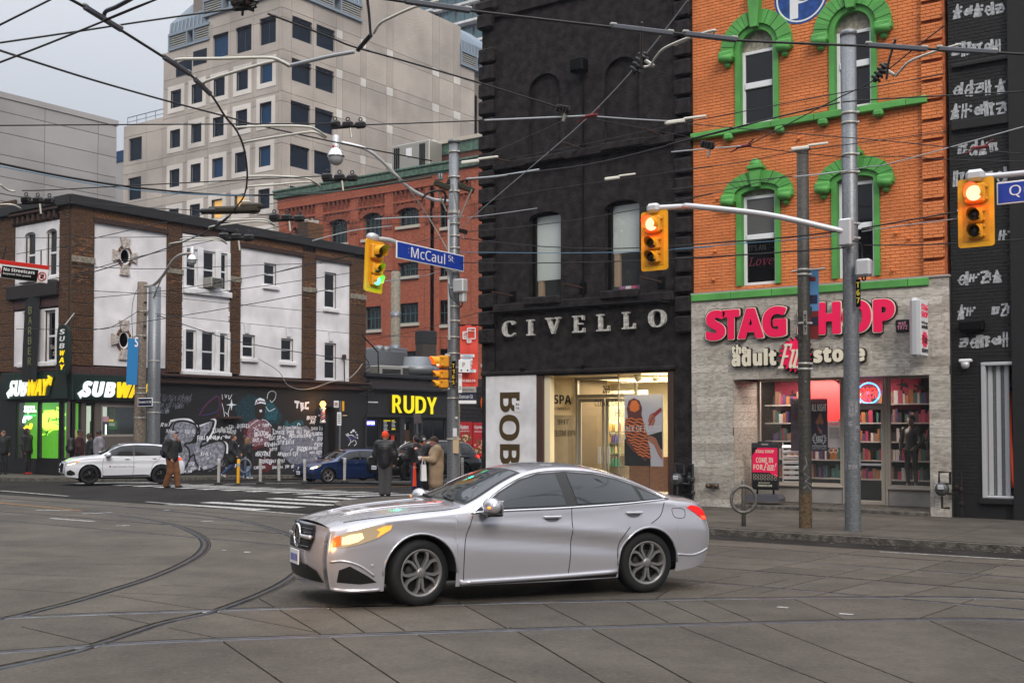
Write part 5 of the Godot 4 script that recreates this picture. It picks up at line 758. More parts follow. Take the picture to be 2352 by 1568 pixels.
	var pr:=R(1070,790,1258,1326,-.2);var po:=thing("hair_poster","large window poster of long wavy copper hair seen from behind, BACK OF BOTTLE","poster",o.position+V(pr.get_center().x,pr.get_center().y,-.2));fr=po;pbox("sheet",mat("poster_grey",K(.70,.70,.74),.6),po,V(),V(pr.size.x,pr.size.y,.01));var hair:=[mat("hair_a",K(.33,.10,.03),.5),mat("hair_b",K(.86,.44,.15),.5),mat("hair_c",K(.26,.07,.02),.5)]
	var sh:=func(a:Array,m:Material,z:float,called:String):
		var pl:=PackedVector2Array()
		for i in range(0,a.size(),2):pl.append(U((a[i]-1198)/256.*pr.size.x,(1024-a[i+1])/468.*pr.size.y))
		var m2:=Mb.new();m2.prism(pl,z - .0012,z,Transform3D(),false);put(m2,called,m,po)
	sh.call([1070,1258,1070,1090,1100,1050,1200,1060,1240,1140,1245,1258],M.black_metal,.008,"printed_dress");sh.call([1215,1060,1255,1050,1320,1030,1322,1150,1300,1140,1270,1100],M.black_metal,.0085,"printed_sleeve");sh.call([1095,940,1085,880,1100,830,1135,812,1172,830,1190,880,1185,920,1195,960,1225,1060,1232,1150,1215,1230,1190,1210,1170,1180,1130,1165,1085,1110,1074,1040,1076,960],hair[0],.010,"printed_hair");sh.call([1105,870,1120,832,1150,828,1172,860,1170,890,1140,905,1110,895],hair[1],.0115,"printed_highlight")
	for i in 26:
		var yy:=945+i*10.;var xo:=1078+maxf(0,i-11)*6.5;var l:=[]
		for s in 9:l.append(U((xo+s*(minf(150,118+i*3.)-maxf(0,i-11)*5.)/8.-1198)/256.*pr.size.x,(1024-(yy+6*sin(s*1.7+i*.9)+s*1.5))/468.*pr.size.y))
		var m3:=Mb.new();m3.stroke(l,.02 if i%2 else .028,.011,.012+.0003*(i%3));put(m3,"printed_wave",hair[1+i%2],po)
	var skin:=mat("print_skin",K(.62,.38,.28),.6);sh.call([1228,960,1240,925,1262,908,1275,920,1276,965,1262,1000,1240,990],skin,.0125,"printed_hand");sh.call([1215,1062,1250,1060,1280,1075,1318,1160,1322,1215,1300,1190,1268,1120,1230,1090],skin,.0125,"printed_arm");sh.call([1258,920,1312,876,1322,896,1270,942],mat("dy",K(.55,.08,.08),.5),.0135,"printed_comb");sh.call([1258,935,1266,940,1235,1000,1228,996],M.dy,.0132,"printed_comb");sgw(po,"BACK OF BOTTLE","sans",Rect2(-pr.size.x*.54,-.035,pr.size.x*1.,.15),.014,M.a1,.003);atf(o,8);var sx0:=L(866,1000,-3.6);var sx1:=L(1030,1000,-3.6);var un:=thing("bottle_shelves","glass shelves with rows of coloured bottles behind the salon door","shelf",o.position+V((sx0.x+sx1.x)/2,0,-3.75));var sw:=sx1.x-sx0.x+.5;pbox("back_panel",M.ag,un,V(.2,1.5,-.25),V(sw+.6,3.,.06));var proto:Node3D=null;var cols:=[["red",K(.55,.05,.03)],["brown",K(.20,.045,.03)],["green",K(.45,.62,.42)],["teal",K(.22,.55,.45)],["violet",K(.38,.34,.62)],["amber",K(.72,.55,.25)],["cream",K(.78,.70,.52)]]
	var rows:=[[1030,[0,0,0,0,5,5,6,0],"top"],[1104,[1,1,1,1,5,4,4,4],"second"],[1175,[6,2,2,6,2,2,6,2],"third"],[1258,[3,3,3,5,3,3,3,3],"bottom"]]
	for rw in rows:
		var sy:=L2(900,rw[0],-3.6).y;pbox("glass_shelf",mat("shelf_edge",K(.30,.38,.34),.2),un,V(0,sy - .02,0),V(sw,.025,.36),.004)
		for i in 8:
			var c:Array=cols[rw[1][i]];var m:=mat("bottle_"+c[0],c[1],.25);var bt:=bottle(o.position+V(sx0.x+.02+(sx1.x-sx0.x)*(i+.2)/7.4,sy - .005,-3.66 - .02*(i%3)),.30+.03*sin(i*2.1),.048,m,"%s bottle standing on the %s glass shelf behind the salon door"%[c[0],rw[2]],proto);bt.set_meta("category","bottle");bt.set_meta("group","bottles on the salon shelves")
			if proto==null:proto=bt
	var cab:=L(1260,1330,-1.2);var cu:=thing("wooden_cabinet","plain wooden display cabinet standing under the hair poster","cabinet",o.position+V(cab.x,fl,-1.2))
	for i in 2:pbox("cabinet_door",M.by,cu,V(-.3+i*.62,.55,.2),V(.6,1.1,.05),.01)
	pbox("carcass",M.by,cu,V(0,.55,-.1),V(1.26,1.14,.55),.01);prect("electric_panel",M.b9,o,R(797,1020,1078,846,-3.4),-3.42,-3.3);prect("notice",mat("at",K(.6,.08,.06),.6),o,R(812,1083,1110,828,-3.4),-3.42,-3.38)
	for q in [[1157,672],[1272,668]]:var c:=L(q[0],q[1],-.8);var tl:=thing("track_spotlight","white track spotlight, %s one above the hair poster"%("left" if q[0]<1200 else "right"),"spotlight",o.position+c,0,"track spotlights in the salon");var t:=Mb.new(true);t.lathe([U(0,.14),U(.07,.14),U(.085,-.1),U(.07,-.1)],14,Transform3D(Basis(V(1,0,.3).normalized(),.5),V()));put(t,"head",M.alu,tl);var t2:=Mb.new();t2.tube([V(0,.1,0),V(0,ceil-c.y - .02,0)],.02,6);put(t2,"stem",M.alu,tl)
	var ex:=L(605,1115,-1.);var fe:=thing("fire_extinguisher","small red fire extinguisher behind the salon's left glass","fire extinguisher",o.position+V(ex.x,.8,-2.2));var f1:=Mb.new(true);f1.lathe([U(0,0),U(.07,0),U(.075,.03),U(.075,.32),U(.04,.4),U(.03,.46),U(0,.46)],12);put(f1,"cylinder",M.at,fe);prect("ceiling_panel",M.bi,o,Rect2(dl+.2,ceil - .06,dr-dl+.5,.03),-4.6,-2.4);area(o,V((dl+dr)/2+.2,ceil - .1,-3.3),2.4,2.2,K(1,.93,.78),26.);prect("window_light",M.bi,o,Rect2(wx0+.5,ceil - .05,1.2,.03),-1.,-.4);area(o,V(wx0+1.,ceil - .09,-.7),1.2,.6,K(1,.9,.66),6.)
func hood(o:Node3D,r:Rect2,rise:float,th:float,n:int,key_h:float,kw:float):
	var c:=U(r.get_center().x,r.end.y-rise);var a:=r.size.x/2+.02;var b:=rise+.02
	for k in n:
		var t0:=PI*k/n;var t1:=PI*(k+.93)/n
		if absf(k+.5-n/2.)<.9:continue
		var p:=PackedVector2Array()
		for t in [t0,t1]:p.append(c+U(-a*cos(t),b*sin(t)))
		for t in [t1,t0]:p.append(c+U(-(a+th)*cos(t),(b+th)*sin(t)))
		var mb:=Mb.new();mb.prism(p,.002,.12+.012*(k%2));put(mb,"arch_brick",[M.green,M.bs][rng.randi()%2],o)
	for s in SE:var x:float=c.x+s*(a+th/2);pbox("corbel",M.bs,o,V(x,c.y - .09,.11),V(th+.06,.2,.24),.03);var sc:=Mb.new(true);sc.lathe([U(0,-th*.52),U(.1,-th*.5),U(.1,th*.5),U(0,th*.52)],10,Transform3D(Basis(V(0,0,1),PI/2),V(x,c.y - .16,.16)));put(sc,"corbel_scroll",M.green,o);pbox("corbel_drop",M.green,o,V(x,c.y - .27,.07),V(th*.5,.2,.14),.05)
	var ky:=c.y+b - .1;var kp:=Mb.new();kp.prism(PA([U(c.x-kw*.55,ky),U(c.x+kw*.55,ky),U(c.x+kw,ky+key_h),U(c.x-kw,ky+key_h)]),.01,.22);put(kp,"keystone",M.bs,o);pbox("keystone_cap",M.green,o,V(c.x,ky+key_h+.04,.13),V(kw*2.5,.1,.28),.02);var kn:=Mb.new(true);kn.lathe([U(0,-.1),U(kw*.8,-.1),U(kw*.8,.1),U(0,.1)],14,Transform3D(Basis(Vector3.RIGHT,PI/2),V(c.x,ky+key_h+.12,.12)));put(kn,"keystone_knob",M.bs,o)
func outlined(o:Node3D,s:String,font:String,r:Rect2,z:float,face:Material,shear:=.0):
	for k in [[1.16,1.10,.0,.10,M.sign_black],[1.08,1.05,.10,.112,M.ac],[1.,1.,.112,.122,face]]:var q:=Rect2(r.get_center()-r.size*U(k[0],k[1])/2,r.size*U(k[0],k[1]));sgw(o,s,font,q,z+k[2],k[4],k[3]-k[2],shear,"letter" if k[1]==1. else "letter_back")
func stag():
	mat("pink",K(.93,.06,.33),.45);mat("sign_black",K(.03,.03,.035),.5);mat("ac",K(.87,.84,.76),.5)
	for i in 5:mat("plank%d"%i,[K(.83,.815,.80),K(.78,.765,.745),K(.86,.845,.83),K(.73,.71,.69),K(.805,.79,.775)][i],.8,0,"wood",.55+.08*i,"nfine",.2)
	mat("ad",K(.66,.63,.59),.5,.1);mat("panel_grey",K(.62,.60,.585),.7,0,"soft",.6);mat("vinyl",K(.86,.865,.88),.5);mat("cr",K(.07,.075,.085),.05);var base:=-.09;var p:=on_z(vp(10,107,1000),-25.5);var o:=thing("orange_shop_building","bright orange brick building with green arched window hoods over a grey clad shop","building",V(p.x,base,-25.5));atf(o,9);var w:=L2(1478,700).x;var xp:=L2(1352,700).x;atf(o,10);var yc:=L2(108,182).y;atf(o,9);var w1:=R(345,172,692,556);var w2:=R(858,70,606,1090);var w3:=R(352,1030,1560,566);var w4:=R(872,958,1520,1106);var top:=14.2;var holes:=[[w1,w1.size.x/2],[w2,w2.size.x/2],[w3,.16],[w4,.16]];var mb:=Mb.new();wall(mb,Rect2(0,yc - .3,w,top-yc+.3),[w1,w2,w3,w4],-.35,0);put(mb,"wall",M.a9,o)
	for h in holes:var sp:=Mb.new();spandrel(sp,h[0],h[1],-.3,.006);put(sp,"arch_infill",M.orange0,o)
	bricks(o,Rect2(.005,yc,xp - .01,top-yc),holes,0,.215,.065,.010,.010,[M.orange,M.orange0,M.orange1,M.orange2],200,false,0,false);prect("pilaster",M.a9,o,Rect2(xp,yc,w-xp,top-yc),.002,.05);var y:=yc;var k:=0;var hgt:=(L2(1360,440).y-L2(1360,1300).y)/8.
	while y<top:prect("quoin_block",M.a9,o,Rect2(xp+.02,y,w-xp - .04,hgt - .075),.05,.125,.01);bricks(o,Rect2(xp+.02,y,w-xp - .04,hgt - .075),[],.125,.215,.065,.010,.01,[M.orange,M.orange0,M.orange1,M.orange2],8 if k<12 else 0,false,0,false);y+=hgt;k+=1
	for i in 4:
		var r:Rect2=holes[i][0];var rise:float=holes[i][1];var fr_top:float=[285,180,1072,1000][i];var fx:float=[360,875,370,886][i];var fh:=L2(fx,fr_top).y;var lun:=Mb.new();var a:=arc(r.position.x+.02,r.end.x - .02,r.end.y-rise,rise - .03);a.append(U(r.end.x - .02,fh - .02));a.append(U(r.position.x+.02,fh - .02));lun.prism(a,-.16,-.11);put(lun,"arch_board",mat("arch_cream",K(.66,.64,.58),.8,0,"grime",.8),o);var wr:=Rect2(r.position.x+.07,r.position.y,r.size.x - .13,fh-r.position.y);var wd:=window(o,wr,-.1,M.vinyl,[1,1],.075,[0,0,.0,.0][i],M.cr,true);var half:=wr.size.y*[.53,.56,.53,.53][i] as float;prect("sash_rail",M.vinyl,wd,Rect2(wr.position.x+.075,wr.position.y+half - .07,wr.size.x - .15,.15),-.11,-.05,.01)
		if i==2:prect("frosted_pane",mat("dc",K(.33,.33,.33),.4),wd,Rect2(wr.position.x+.08,wr.position.y+half+.08,wr.size.x - .16,wr.size.y-half - .16),-.118,-.112)
		var jm:=Mb.new();jm.stroke([U(r.position.x,r.position.y),U(r.position.x,r.end.y-rise)]+Array(arc(r.position.x,r.end.x,r.end.y-rise,rise))+[U(r.end.x,r.position.y)],.13,-.1,.06);put(jm,"green_surround",M.green,o);hood(o,r.grow_individual(.06,0,.06,.05),rise+.05,.33 if i<2 else .30,19 if i<2 else 15,.8 if i==0 else .42,.16)
	var pk:=mat("cf",K(.38,.05,.16),.6);sgw(o,"Love","serif",R(395,1400,1450,530),-.119,pk,.004,.3,"window_lettering",true);sgw(o,"FUN","sans",R(392,1290,1316,460),-.119,mat("dm",K(.2,.2,.21),.7),.004);sgw(o,"IT'S AN","sans",R(392,1336,1366,485),-.119,M.dm,.004)
	for q in [[106,735,770,1362],[108,1610,1648,1378]]:
		var a:=L2(q[0],q[1]);var b:=L2(q[0],q[2]);var x:=.0
		while x<xp+.1:var e:=minf(x+1.05,xp+.14);prect("sill_stone",[M.green,M.bs][rng.randi()%2],o,Rect2(x+.004,b.y,e-x - .008,a.y-b.y),.003,.17,.015);x=e
	for q in [[304,752],[582,712],[818,672],[1120,622]]:var c:=L2(q[0],q[1]);pbox("sill_bracket",M.green,o,V(c.x,c.y+.0,.1),V(.23,.16,.2),.04)
	for i in 9:var c:=L2([235,225,215,1210,1280,1192,680,1418,1290][i],[1085,1370,1525,1272,1300,1475,755,1440,1210][i]);pbox("wall_stub",M.orange1,o,V(c.x,c.y,.05),V(.07,.07,.1),.02)
	var c0:=L2(690,-22);var rad:float=c0.y-L2(690,130).y
	for q in [[1.,.014,"sign_blue"],[.93,.0155,"vinyl"],[.87,.017,"sign_blue"]]:
		var m:=Mb.new();var pl:=PackedVector2Array()
		for i in 40:pl.append(c0+U(cos(TAU*i/40),sin(TAU*i/40))*rad*q[0])
		m.prism(pl,.010,q[1],Transform3D(),false);put(m,"painted_disc",mat("sign_blue",K(.09,.30,.62),.7,0,"grime",.5)if q[2]=="sign_blue" else M.vinyl,o)
	sgw(o,"P","bold",Rect2(c0-U(rad*.42,rad*.78),U(rad*.95,rad*1.5)),.018,M.vinyl,.002);var bwl:=Mb.new();var bp:=PackedVector2Array()
	for i in 24:bp.append(c0+U(rad*.12,rad*.22)+U(cos(TAU*i/24),sin(TAU*i/24))*rad*.42)
	bwl.prism(bp,.02,.0215,Transform3D(),false);put(bwl,"painted_disc",M.sign_blue,o);sgw(o,"24/7","sans",Rect2(c0+U(-rad*.2,-rad*.02),U(rad*.6,rad*.3)),.022,M.vinyl,.002,.1);prect("body",M.a9,o,Rect2(.03,yc+.1,w - .06,top-yc - .2),-14,-.7);prect("side_wall",M.a9,o,Rect2(.02,-.05,.2,yc+.1),-14,-.3);prect("side_wall",M.a9,o,Rect2(w - .22,-.05,.2,yc+.1),-14,-.3);atf(o,10);var we:=L2(1512,700).x;var r0:=R(330,628,1340,1400);r0=Rect2(r0.position.x,-.05,r0.size.x,r0.end.y+.05);var cw:=Mb.new();wall(cw,Rect2(-.01,-.1,we+.02,yc+.1),[r0],-.3,.1);put(cw,"cladding_bed",mat("clad_dark",K(.20,.19,.18),.9),o);var rows:=27;var ph:=yc/rows
	for j in rows:
		var x:=-.012;var yy:=j*ph;x-=rng.randf_range(0,.8)
		while x<we:
			var ln:=rng.randf_range(.75,1.3);var a:=maxf(x,-.012);var b:=minf(x+ln,we);x+=ln
			if b-a<.02:continue
			var segs:=[[a,b]]
			if yy+ph*.5<r0.end.y:
				segs=[]
				if a<r0.position.x:segs.append([a,minf(b,r0.position.x)])
				if b>r0.end.x:segs.append([maxf(a,r0.end.x),b])
			for s in segs:
				if s[1]-s[0]>.02:prect("cladding_plank",M["plank%d"%(rng.randi()%5)],o,Rect2(s[0]+.0015,yy+.0015,s[1]-s[0] - .003,ph - .003),.098,.115+rng.randf()*.004,.003)
	prect("cladding_cap",M.panel_grey,o,Rect2(-.02,yc,we+.04,.05),-.05,.15,.01);var D:=.3
	while L2(455,900,-D).x>r0.position.x and D<2.5:D+=.02
	for j in int(r0.end.y/ph)+1:
		if j*ph+ph*.9<r0.end.y+.1:var jb:=Mb.new();jb.span(r0.position.x - .03,j*ph+.002,r0.position.x+.008,minf((j+1)*ph,r0.end.y) - .002,-D,.098,.003);put(jb,"jamb_plank",M["plank%d"%([1,3,3,4][rng.randi()%4])],o)
	prect("right_jamb",M.plank1,o,Rect2(r0.end.x - .008,0,.04,r0.end.y),-D,.098);prect("recess_soffit",M.panel_grey,o,Rect2(r0.position.x,r0.end.y - .01,r0.size.x,.1),-D - .1,.09);var sl:=Mb.new();sl.span(r0.position.x+.02,-.1,r0.end.x - .01,.09,-6,.16,.015);put(sl,"entrance_step",M.curb,o)
	var gx:=func(x:float)->float:return L2(x,900,-D).x
	var gv:=func(x:float,yy:float)->float:return L2(x,yy,-D).y
	var yb:=.09;var ceil:float=r0.end.y;var a0:float=gx.call(458);var a1:float=gx.call(918);var d0:float=gx.call(932);var d1:float=gx.call(1150);var b0:float=gx.call(1165);var b1:float=r0.end.x;var sill:float=gv.call(700,1212);var ws:=[]
	for q in [[a0,a1],[b0,b1]]:prect("stall_riser",M.panel_grey,o,Rect2(q[0],yb,q[1]-q[0],sill-yb),-D - .1,-D+.02,.01);var wn:=window(o,Rect2(q[0],sill,q[1]-q[0],ceil-sill),-D+.03,M.ad,[1,1],.06,0,M.aw,false,"shop_window");ws.append(wn);prect("ledge",M.ad,wn,Rect2(q[0],sill - .04,q[1]-q[0],.05),-D - .02,-D+.09,.008)
	var trb:float=gv.call(1060,778);prect("door_post",M.ad,o,Rect2(a1,yb,d0-a1+.03,ceil-yb),-D - .05,-D+.06,.01);prect("door_post",M.ad,o,Rect2(d1,yb,b0-d1,ceil-yb),-D - .05,-D+.06,.01);var dr:=window(o,Rect2(d0+.03,yb+.02,d1-d0 - .04,trb-yb - .03),-D+.01,M.ad,[1,1],.09,0,M.aw,false,"shop_door");prect("mid_rail",M.a0,dr,Rect2(d0+.1,1.02,d1-d0 - .2,.05),-D,-D+.04);window(o,Rect2(d0+.03,trb,d1-d0 - .04,ceil-trb),-D+.01,M.ad,[1,1],.05,0,M.aw,false,"transom_window");prect("room_back",mat("dh",K(.12,.05,.07),.85),o,Rect2(.2,0,w - .4,ceil+.4),-5.2,-5.);prect("room_ceiling",M.a8,o,Rect2(.2,ceil+.1,w - .4,.1),-5.,-D - .1);prect("room_side",M.a8,o,Rect2(.22,.1,.1,ceil),-5.,-D - .1);prect("room_side",M.a8,o,Rect2(w - .34,.1,.1,ceil),-5.,-D - .1);prect("pink_wall",mat("hot_pink",K(.52,.02,.17),.7),o,Rect2(a0 - .2,2.35,a1-a0+1.6,ceil-2.3),-2.9,-2.85)
	for i in 9:
		var m:=Mb.new();var c:=U(a0+.3+i*.4,2.75+.3*sin(i*1.9));var pl:=PackedVector2Array()
		for e in 12:pl.append(c+U(cos(TAU*e/12),sin(TAU*e/12))*(.1+.07*sin(e*2.3+i)))
		m.prism(pl,-2.85,-2.842,Transform3D(),false);put(m,"dark_splash",M.dh,o)
	var pd:=Mb.new();pd.lathe([U(0,.02),U(.62,.02),U(.62,0)],28,Transform3D(Basis(Vector3.RIGHT,PI/2),V(a0+1.25,2.55,-2.4)));put(pd,"coral_disc",glow("coral_disc",K(.75,.16,.17),.06),o);area(o,V(a0+1.4,ceil+.02,-1.9),2.6,.7,K(1,.93,.86),10.);prect("ceiling_strip",glow("pink_strip",K(1.,.82,.85),1.2),o,Rect2(a0+.5,ceil+.06,1.8,.03),-2.2,-1.6);var sh:=thing("shop_shelves","long back shelves crowded with small boxed goods behind the left window","shelf",o.position+V(0,yb,-2.6));var goods:=[mat("good_white",K(.62,.60,.60),.6),mat("good_dark",K(.09,.06,.08),.6),mat("good_pink",K(.52,.09,.22),.6),mat("good_tan",K(.45,.32,.26),.6),mat("good_violet",K(.23,.15,.33),.6),mat("good_teal",K(.12,.30,.28),.6),mat("good_amber",K(.50,.30,.10),.6)];var proto:=BoxMesh.new()
	for rw in 5:
		var yy:=.55+rw*.46;pbox("shelf_board",M.panel_grey,sh,V((a0+d1)/2+.3,yy,0),V(d1-a0+1.2,.03,.36));var x:=a0 - .1
		while x<d1+.7:
			var bw:=rng.randf_range(.045,.11);var bh:=rng.randf_range(.18,.34)
			if rng.randf()>.12:var gi:=rng.randi()%7;var g:=MeshInstance3D.new();g.name="boxed_good";g.mesh=proto;g.material_override=goods[gi];g.position=sh.position+V(x+bw/2,yy+.016+bh/2,.05);g.scale=V(bw*.92,bh,.16);g.rotation.y=rng.randf_range(-.06,.06);add_child(g,true);tag(g,"%s boxed item upright on the %s back shelf%s"%[["white","black","pink","tan","violet","teal","amber"][gi],["lowest","second lowest","middle","second highest","highest"][rw]," behind the shop window" if x<d0 else " behind the shop door"],"box","boxed goods on the shop shelves")
			x+=bw
	prect("back_shelf_wall",M.a8,o,Rect2(a0 - .4,0,d1-a0+2,2.5),-3.,-2.95);var rack:=thing("leaflet_rack","white wire leaflet rack with sloping shelves inside the left window","rack",o.position+V(gx.call(615),yb+.35,-D - .55),.25)
	for i in 8:pbox("tray",M.vinyl,rack,V(0,.1+i*.13,-.02*i),V(.62,.025,.16),.004,Transform3D(Basis(Vector3.RIGHT,.35),V()))
	for s in [-1,1]:pbox("side_wire",M.vinyl,rack,V(.33*s,.55,0),V(.02,1.1,.05))
	for q in [[632,742,1026,742,"grey_violet",K(.30,.25,.31),"tall translucent grey poster in the left half of the shop window"],[742,742,1026,834,"violet",K(.13,.09,.21),"dark violet ALL NIGHT poster with a seated woman in the shop window"],[835,865,1008,905,"price",K(.78,.76,.76),"white opening hours sheet in the shop window"]]:
		var r:=R(q[0],q[1],q[2],q[3],-D - .06);var ps:=thing("window_poster",q[6],"poster",o.position+V(r.get_center().x,r.get_center().y,-D - .06));pbox("sheet",mat("sheet_"+q[4],q[5],.6),ps,V(),V(r.size.x,r.size.y,.006));var hw:=r.size.x/2;var hh:=r.size.y/2
		if q[4]=="violet":
			sgw(ps,"Screaming","serifb",Rect2(-hw*.9,hh*.78,hw*1.7,.16),.004,M.cf,.003,.3);sgw(ps,"ALL NIGHT","bold",Rect2(-hw*.9,hh*.52,hw*1.75,.17),.004,M.vinyl,.003)
			for pq in [[[0,.45,.12,.5,.2,.42,.22,.3,.35,.1,.2,-.05,.3,-.2,.35,-.36,.1,-.4,-.1,-.2,-.15,0,-.3,.1,-.1,.3],"print_skin"],[[-.12,0,.1,.06,.3,-.05,.42,-.25,.35,-.42,.22,-.42,.2,-.22,0,-.15],"jeans_print"]]:
				var pl:=PackedVector2Array()
				for i in range(0,pq[0].size(),2):pl.append(U(pq[0][i]*hw*1.6,pq[0][i+1]*hh*.9))
				var m:=Mb.new();m.prism(pl,.003,.005 if pq[1]=="print_skin" else .0065,Transform3D(),false);put(m,"printed_figure",M.print_skin if pq[1]=="print_skin" else mat("jeans_print",K(.09,.11,.3),.6),ps)
			sgw(ps,"XBIZ","bold",Rect2(-hw*.45,-hh*.62,hw*.9,.12),.004,M.vinyl,.003);sgw(ps,"AWARDS","sans",Rect2(-hw*.4,-hh*.7,hw*.8,.05),.004,M.vinyl,.003)
			for s in SE:
				for i in 6:var an:=-.9+i*.36;var m:=Mb.new();m.stroke([U(s*hw*.62*cos(an),-hh*.55+hh*.2*sin(an)),U(s*hw*.75*cos(an)+s*.02,-hh*.53+hh*.24*sin(an))],.025,.003,.006);put(m,"printed_leaf",M.vinyl,ps)
			for i in 3:sgw(ps,["New Pleasure Products","COQUETTE","stay all night"][i],"sans",Rect2(-hw*.85,-hh*(.82+.06*i),hw*1.7,.035),.004,M.vinyl,.002)
		elif q[4]=="price":
			sgw(ps,"STAG SHOP","bold",Rect2(-hw*.75,hh*.68,hw*1.5,.07),.004,M.pink,.002)
			for i in 9:pbox("print_line",M.panel_grey,ps,V(0,hh*(.5-i*.1),.004),V(hw*1.5,.018,.003))
		else:
			sgw(ps,"SLAY","bold",Rect2(-hw*.8,hh*.66,hw*1.2,.2),.004,M.dc,.003);sgw(ps,"25%","bold",Rect2(-hw*.8,hh*.2,hw*.8,.14),.004,M.cf,.003)
			for i in 3:pbox("print_line",M.dc,ps,V(-hw*.3,hh*(.12-i*.07),.004),V(hw,.02,.003))
	for q in [[856,1024],[881,1024]]:
		var c:=L2(q[0],q[1],-D - .03);var m:=Mb.new();var rg:=[]
		for i in 16:rg.append(V(c.x+.055*cos(TAU*i/16),c.y+.055*sin(TAU*i/16),-D+.008))
		m.tube(rg,.007,5,true);put(m,"window_sticker",M.vinyl,o)
	var nc:=L(1058,712,-D - .12);var ne:=thing("neon_open_sign","oval neon OPEN sign glowing red and blue above the shop door","neon sign",o.position+nc);var ring:=[];var er:=U(L2(1118,712,-D - .12).x-nc.x,nc.y-L2(1058,768,-D - .12).y)
	for i in 30:ring.append(V(er.x*cos(TAU*i/30),er.y*sin(TAU*i/30),0))
	var rt:=Mb.new(true);rt.tube(ring,.016,8,true);put(rt,"neon_ring_light",glow("neon_blue",K(.25,.65,1.),2.6),ne);sgw(ne,"OPEN","sans",Rect2(-er.x*.82,-er.y*.5,er.x*1.64,er.y),-.01,glow("neon_red",K(1.,.18,.08),2.),.02,.18,"neon_letters_light");lamp(ne,V(0,0,.12),K(.8,.5,.7),.06,.1)
	for q in [["S",192,268,430,298],["T",284,264,424,376],["A",366,258,420,506],["G",500,248,412,630],["S",690,238,404,792],["H",797,224,396,926],["O",932,214,390,1090],["P",1100,207,384,1218]]:outlined(o,q[0],"fat",R(q[1],q[2],q[3],q[4]),.12,M.pink)
	for q in [["the",332,452,503,414,"fat"],["adult",332,478,570,574,"fat"],["store",777,468,550,1056,"fat"]]:var r:=R(q[1],q[2],q[3],q[4]);sgw(o,q[0],q[5],Rect2(r.position-U(.02,.02),r.size+U(.04,.04)),.12,M.sign_black,.1,0,"letter_back");sgw(o,q[0],q[5],r,.222,M.ac,.02,0,"letter")
	var bc:=L2(678,506);var bst:=PackedVector2Array();var bs2:=PackedVector2Array();var br:float=L2(770,506).x-bc.x
	for i in 40:var rr:=br*(1. if i%2==0 else .76);bst.append(bc+U(cos(TAU*i/40),sin(TAU*i/40))*rr);bs2.append(bc+U(cos(TAU*i/40),sin(TAU*i/40))*(rr+.03))
	var b1m:=Mb.new();b1m.prism(bs2,.12,.21);put(b1m,"burst_back",M.sign_black,o);var b2m:=Mb.new();b2m.prism(bst,.21,.24);put(b2m,"burst",M.pink,o);var fu:=R(604,448,580,752);sgw(o,"Fun","serifb",fu,.24,M.ac,.03,.28,"letter");var es:=R(1218,315,382,1288);var eb:=prect("year_plate",M.sign_black,o,es,.12,.17,.03);sgw(eb,"est","bold",Rect2(es.position+U(es.size.x*.22,es.size.y*.58),es.size*U(.6,.26)),.171,mat("di",K(.85,.55,.65),.5),.006);sgw(eb,"1972","bold",Rect2(es.position+es.size*U(.12,.2),es.size*U(.8,.34)),.171,M.di,.006);atf(o,10);var sx:=L2(1392,380,.12).x;var yt:=L2(1385,195,.5).y;var yb2:=L2(1385,520,.5).y;var ot:=.12
	while L2(1338,380,ot).x<sx+.0 and ot<2.:ot+=.01
	var bl:=thing("projecting_sign","slim silver double-sided projecting sign reading STAG SHOP the adult fun store","sign",o.position+V(sx,(yt+yb2)/2,.12),PI/2);var dw:=minf(ot - .12,1.);var hh2:=(yt-yb2)/2;var cs:=Mb.new();cs.box(V(-dw*.5 - .06,0,-.11),V(dw*.92,hh2*2,.22),.09);put(cs,"case",M.a0,bl);var fc:=Mb.new();fc.box(V(-dw*.5 - .06,0,.002),V(dw*.72,hh2*1.84,.014),.004);put(fc,"face",M.vinyl,bl);var cxm:=-dw*.5 - .06
	for q in [["STAG",.60,.20,"pink"],["SHOP",.36,.20,"pink"],["the",.14,.09,"sign_black"],["adult",-.02,.14,"sign_black"],["store",-.82,.15,"sign_black"]]:sgw(bl,q[0],"bold",Rect2(cxm-dw*.31,hh2*q[1],dw*.62,hh2*q[2]),.01,M[q[3]],.008,0,"letter")
	var sb:=PackedVector2Array()
	for i in 24:sb.append(U(cxm,-hh2*.38)+U(cos(TAU*i/24)*dw*.34,sin(TAU*i/24)*hh2*.3)*(1. if i%2==0 else .74))
	var sbm:=Mb.new();sbm.prism(sb,.009,.016,Transform3D(),false);put(sbm,"burst",M.pink,bl);sgw(bl,"Fun","serifb",Rect2(cxm-dw*.24,-hh2*.5,dw*.48,hh2*.24),.017,M.sign_black,.005,.2,"letter")
	for q in [.75,-.75]:pbox("wall_bracket",M.alu,bl,V(-.03,hh2*q,-.11),V(.1,.08,.08),.01)
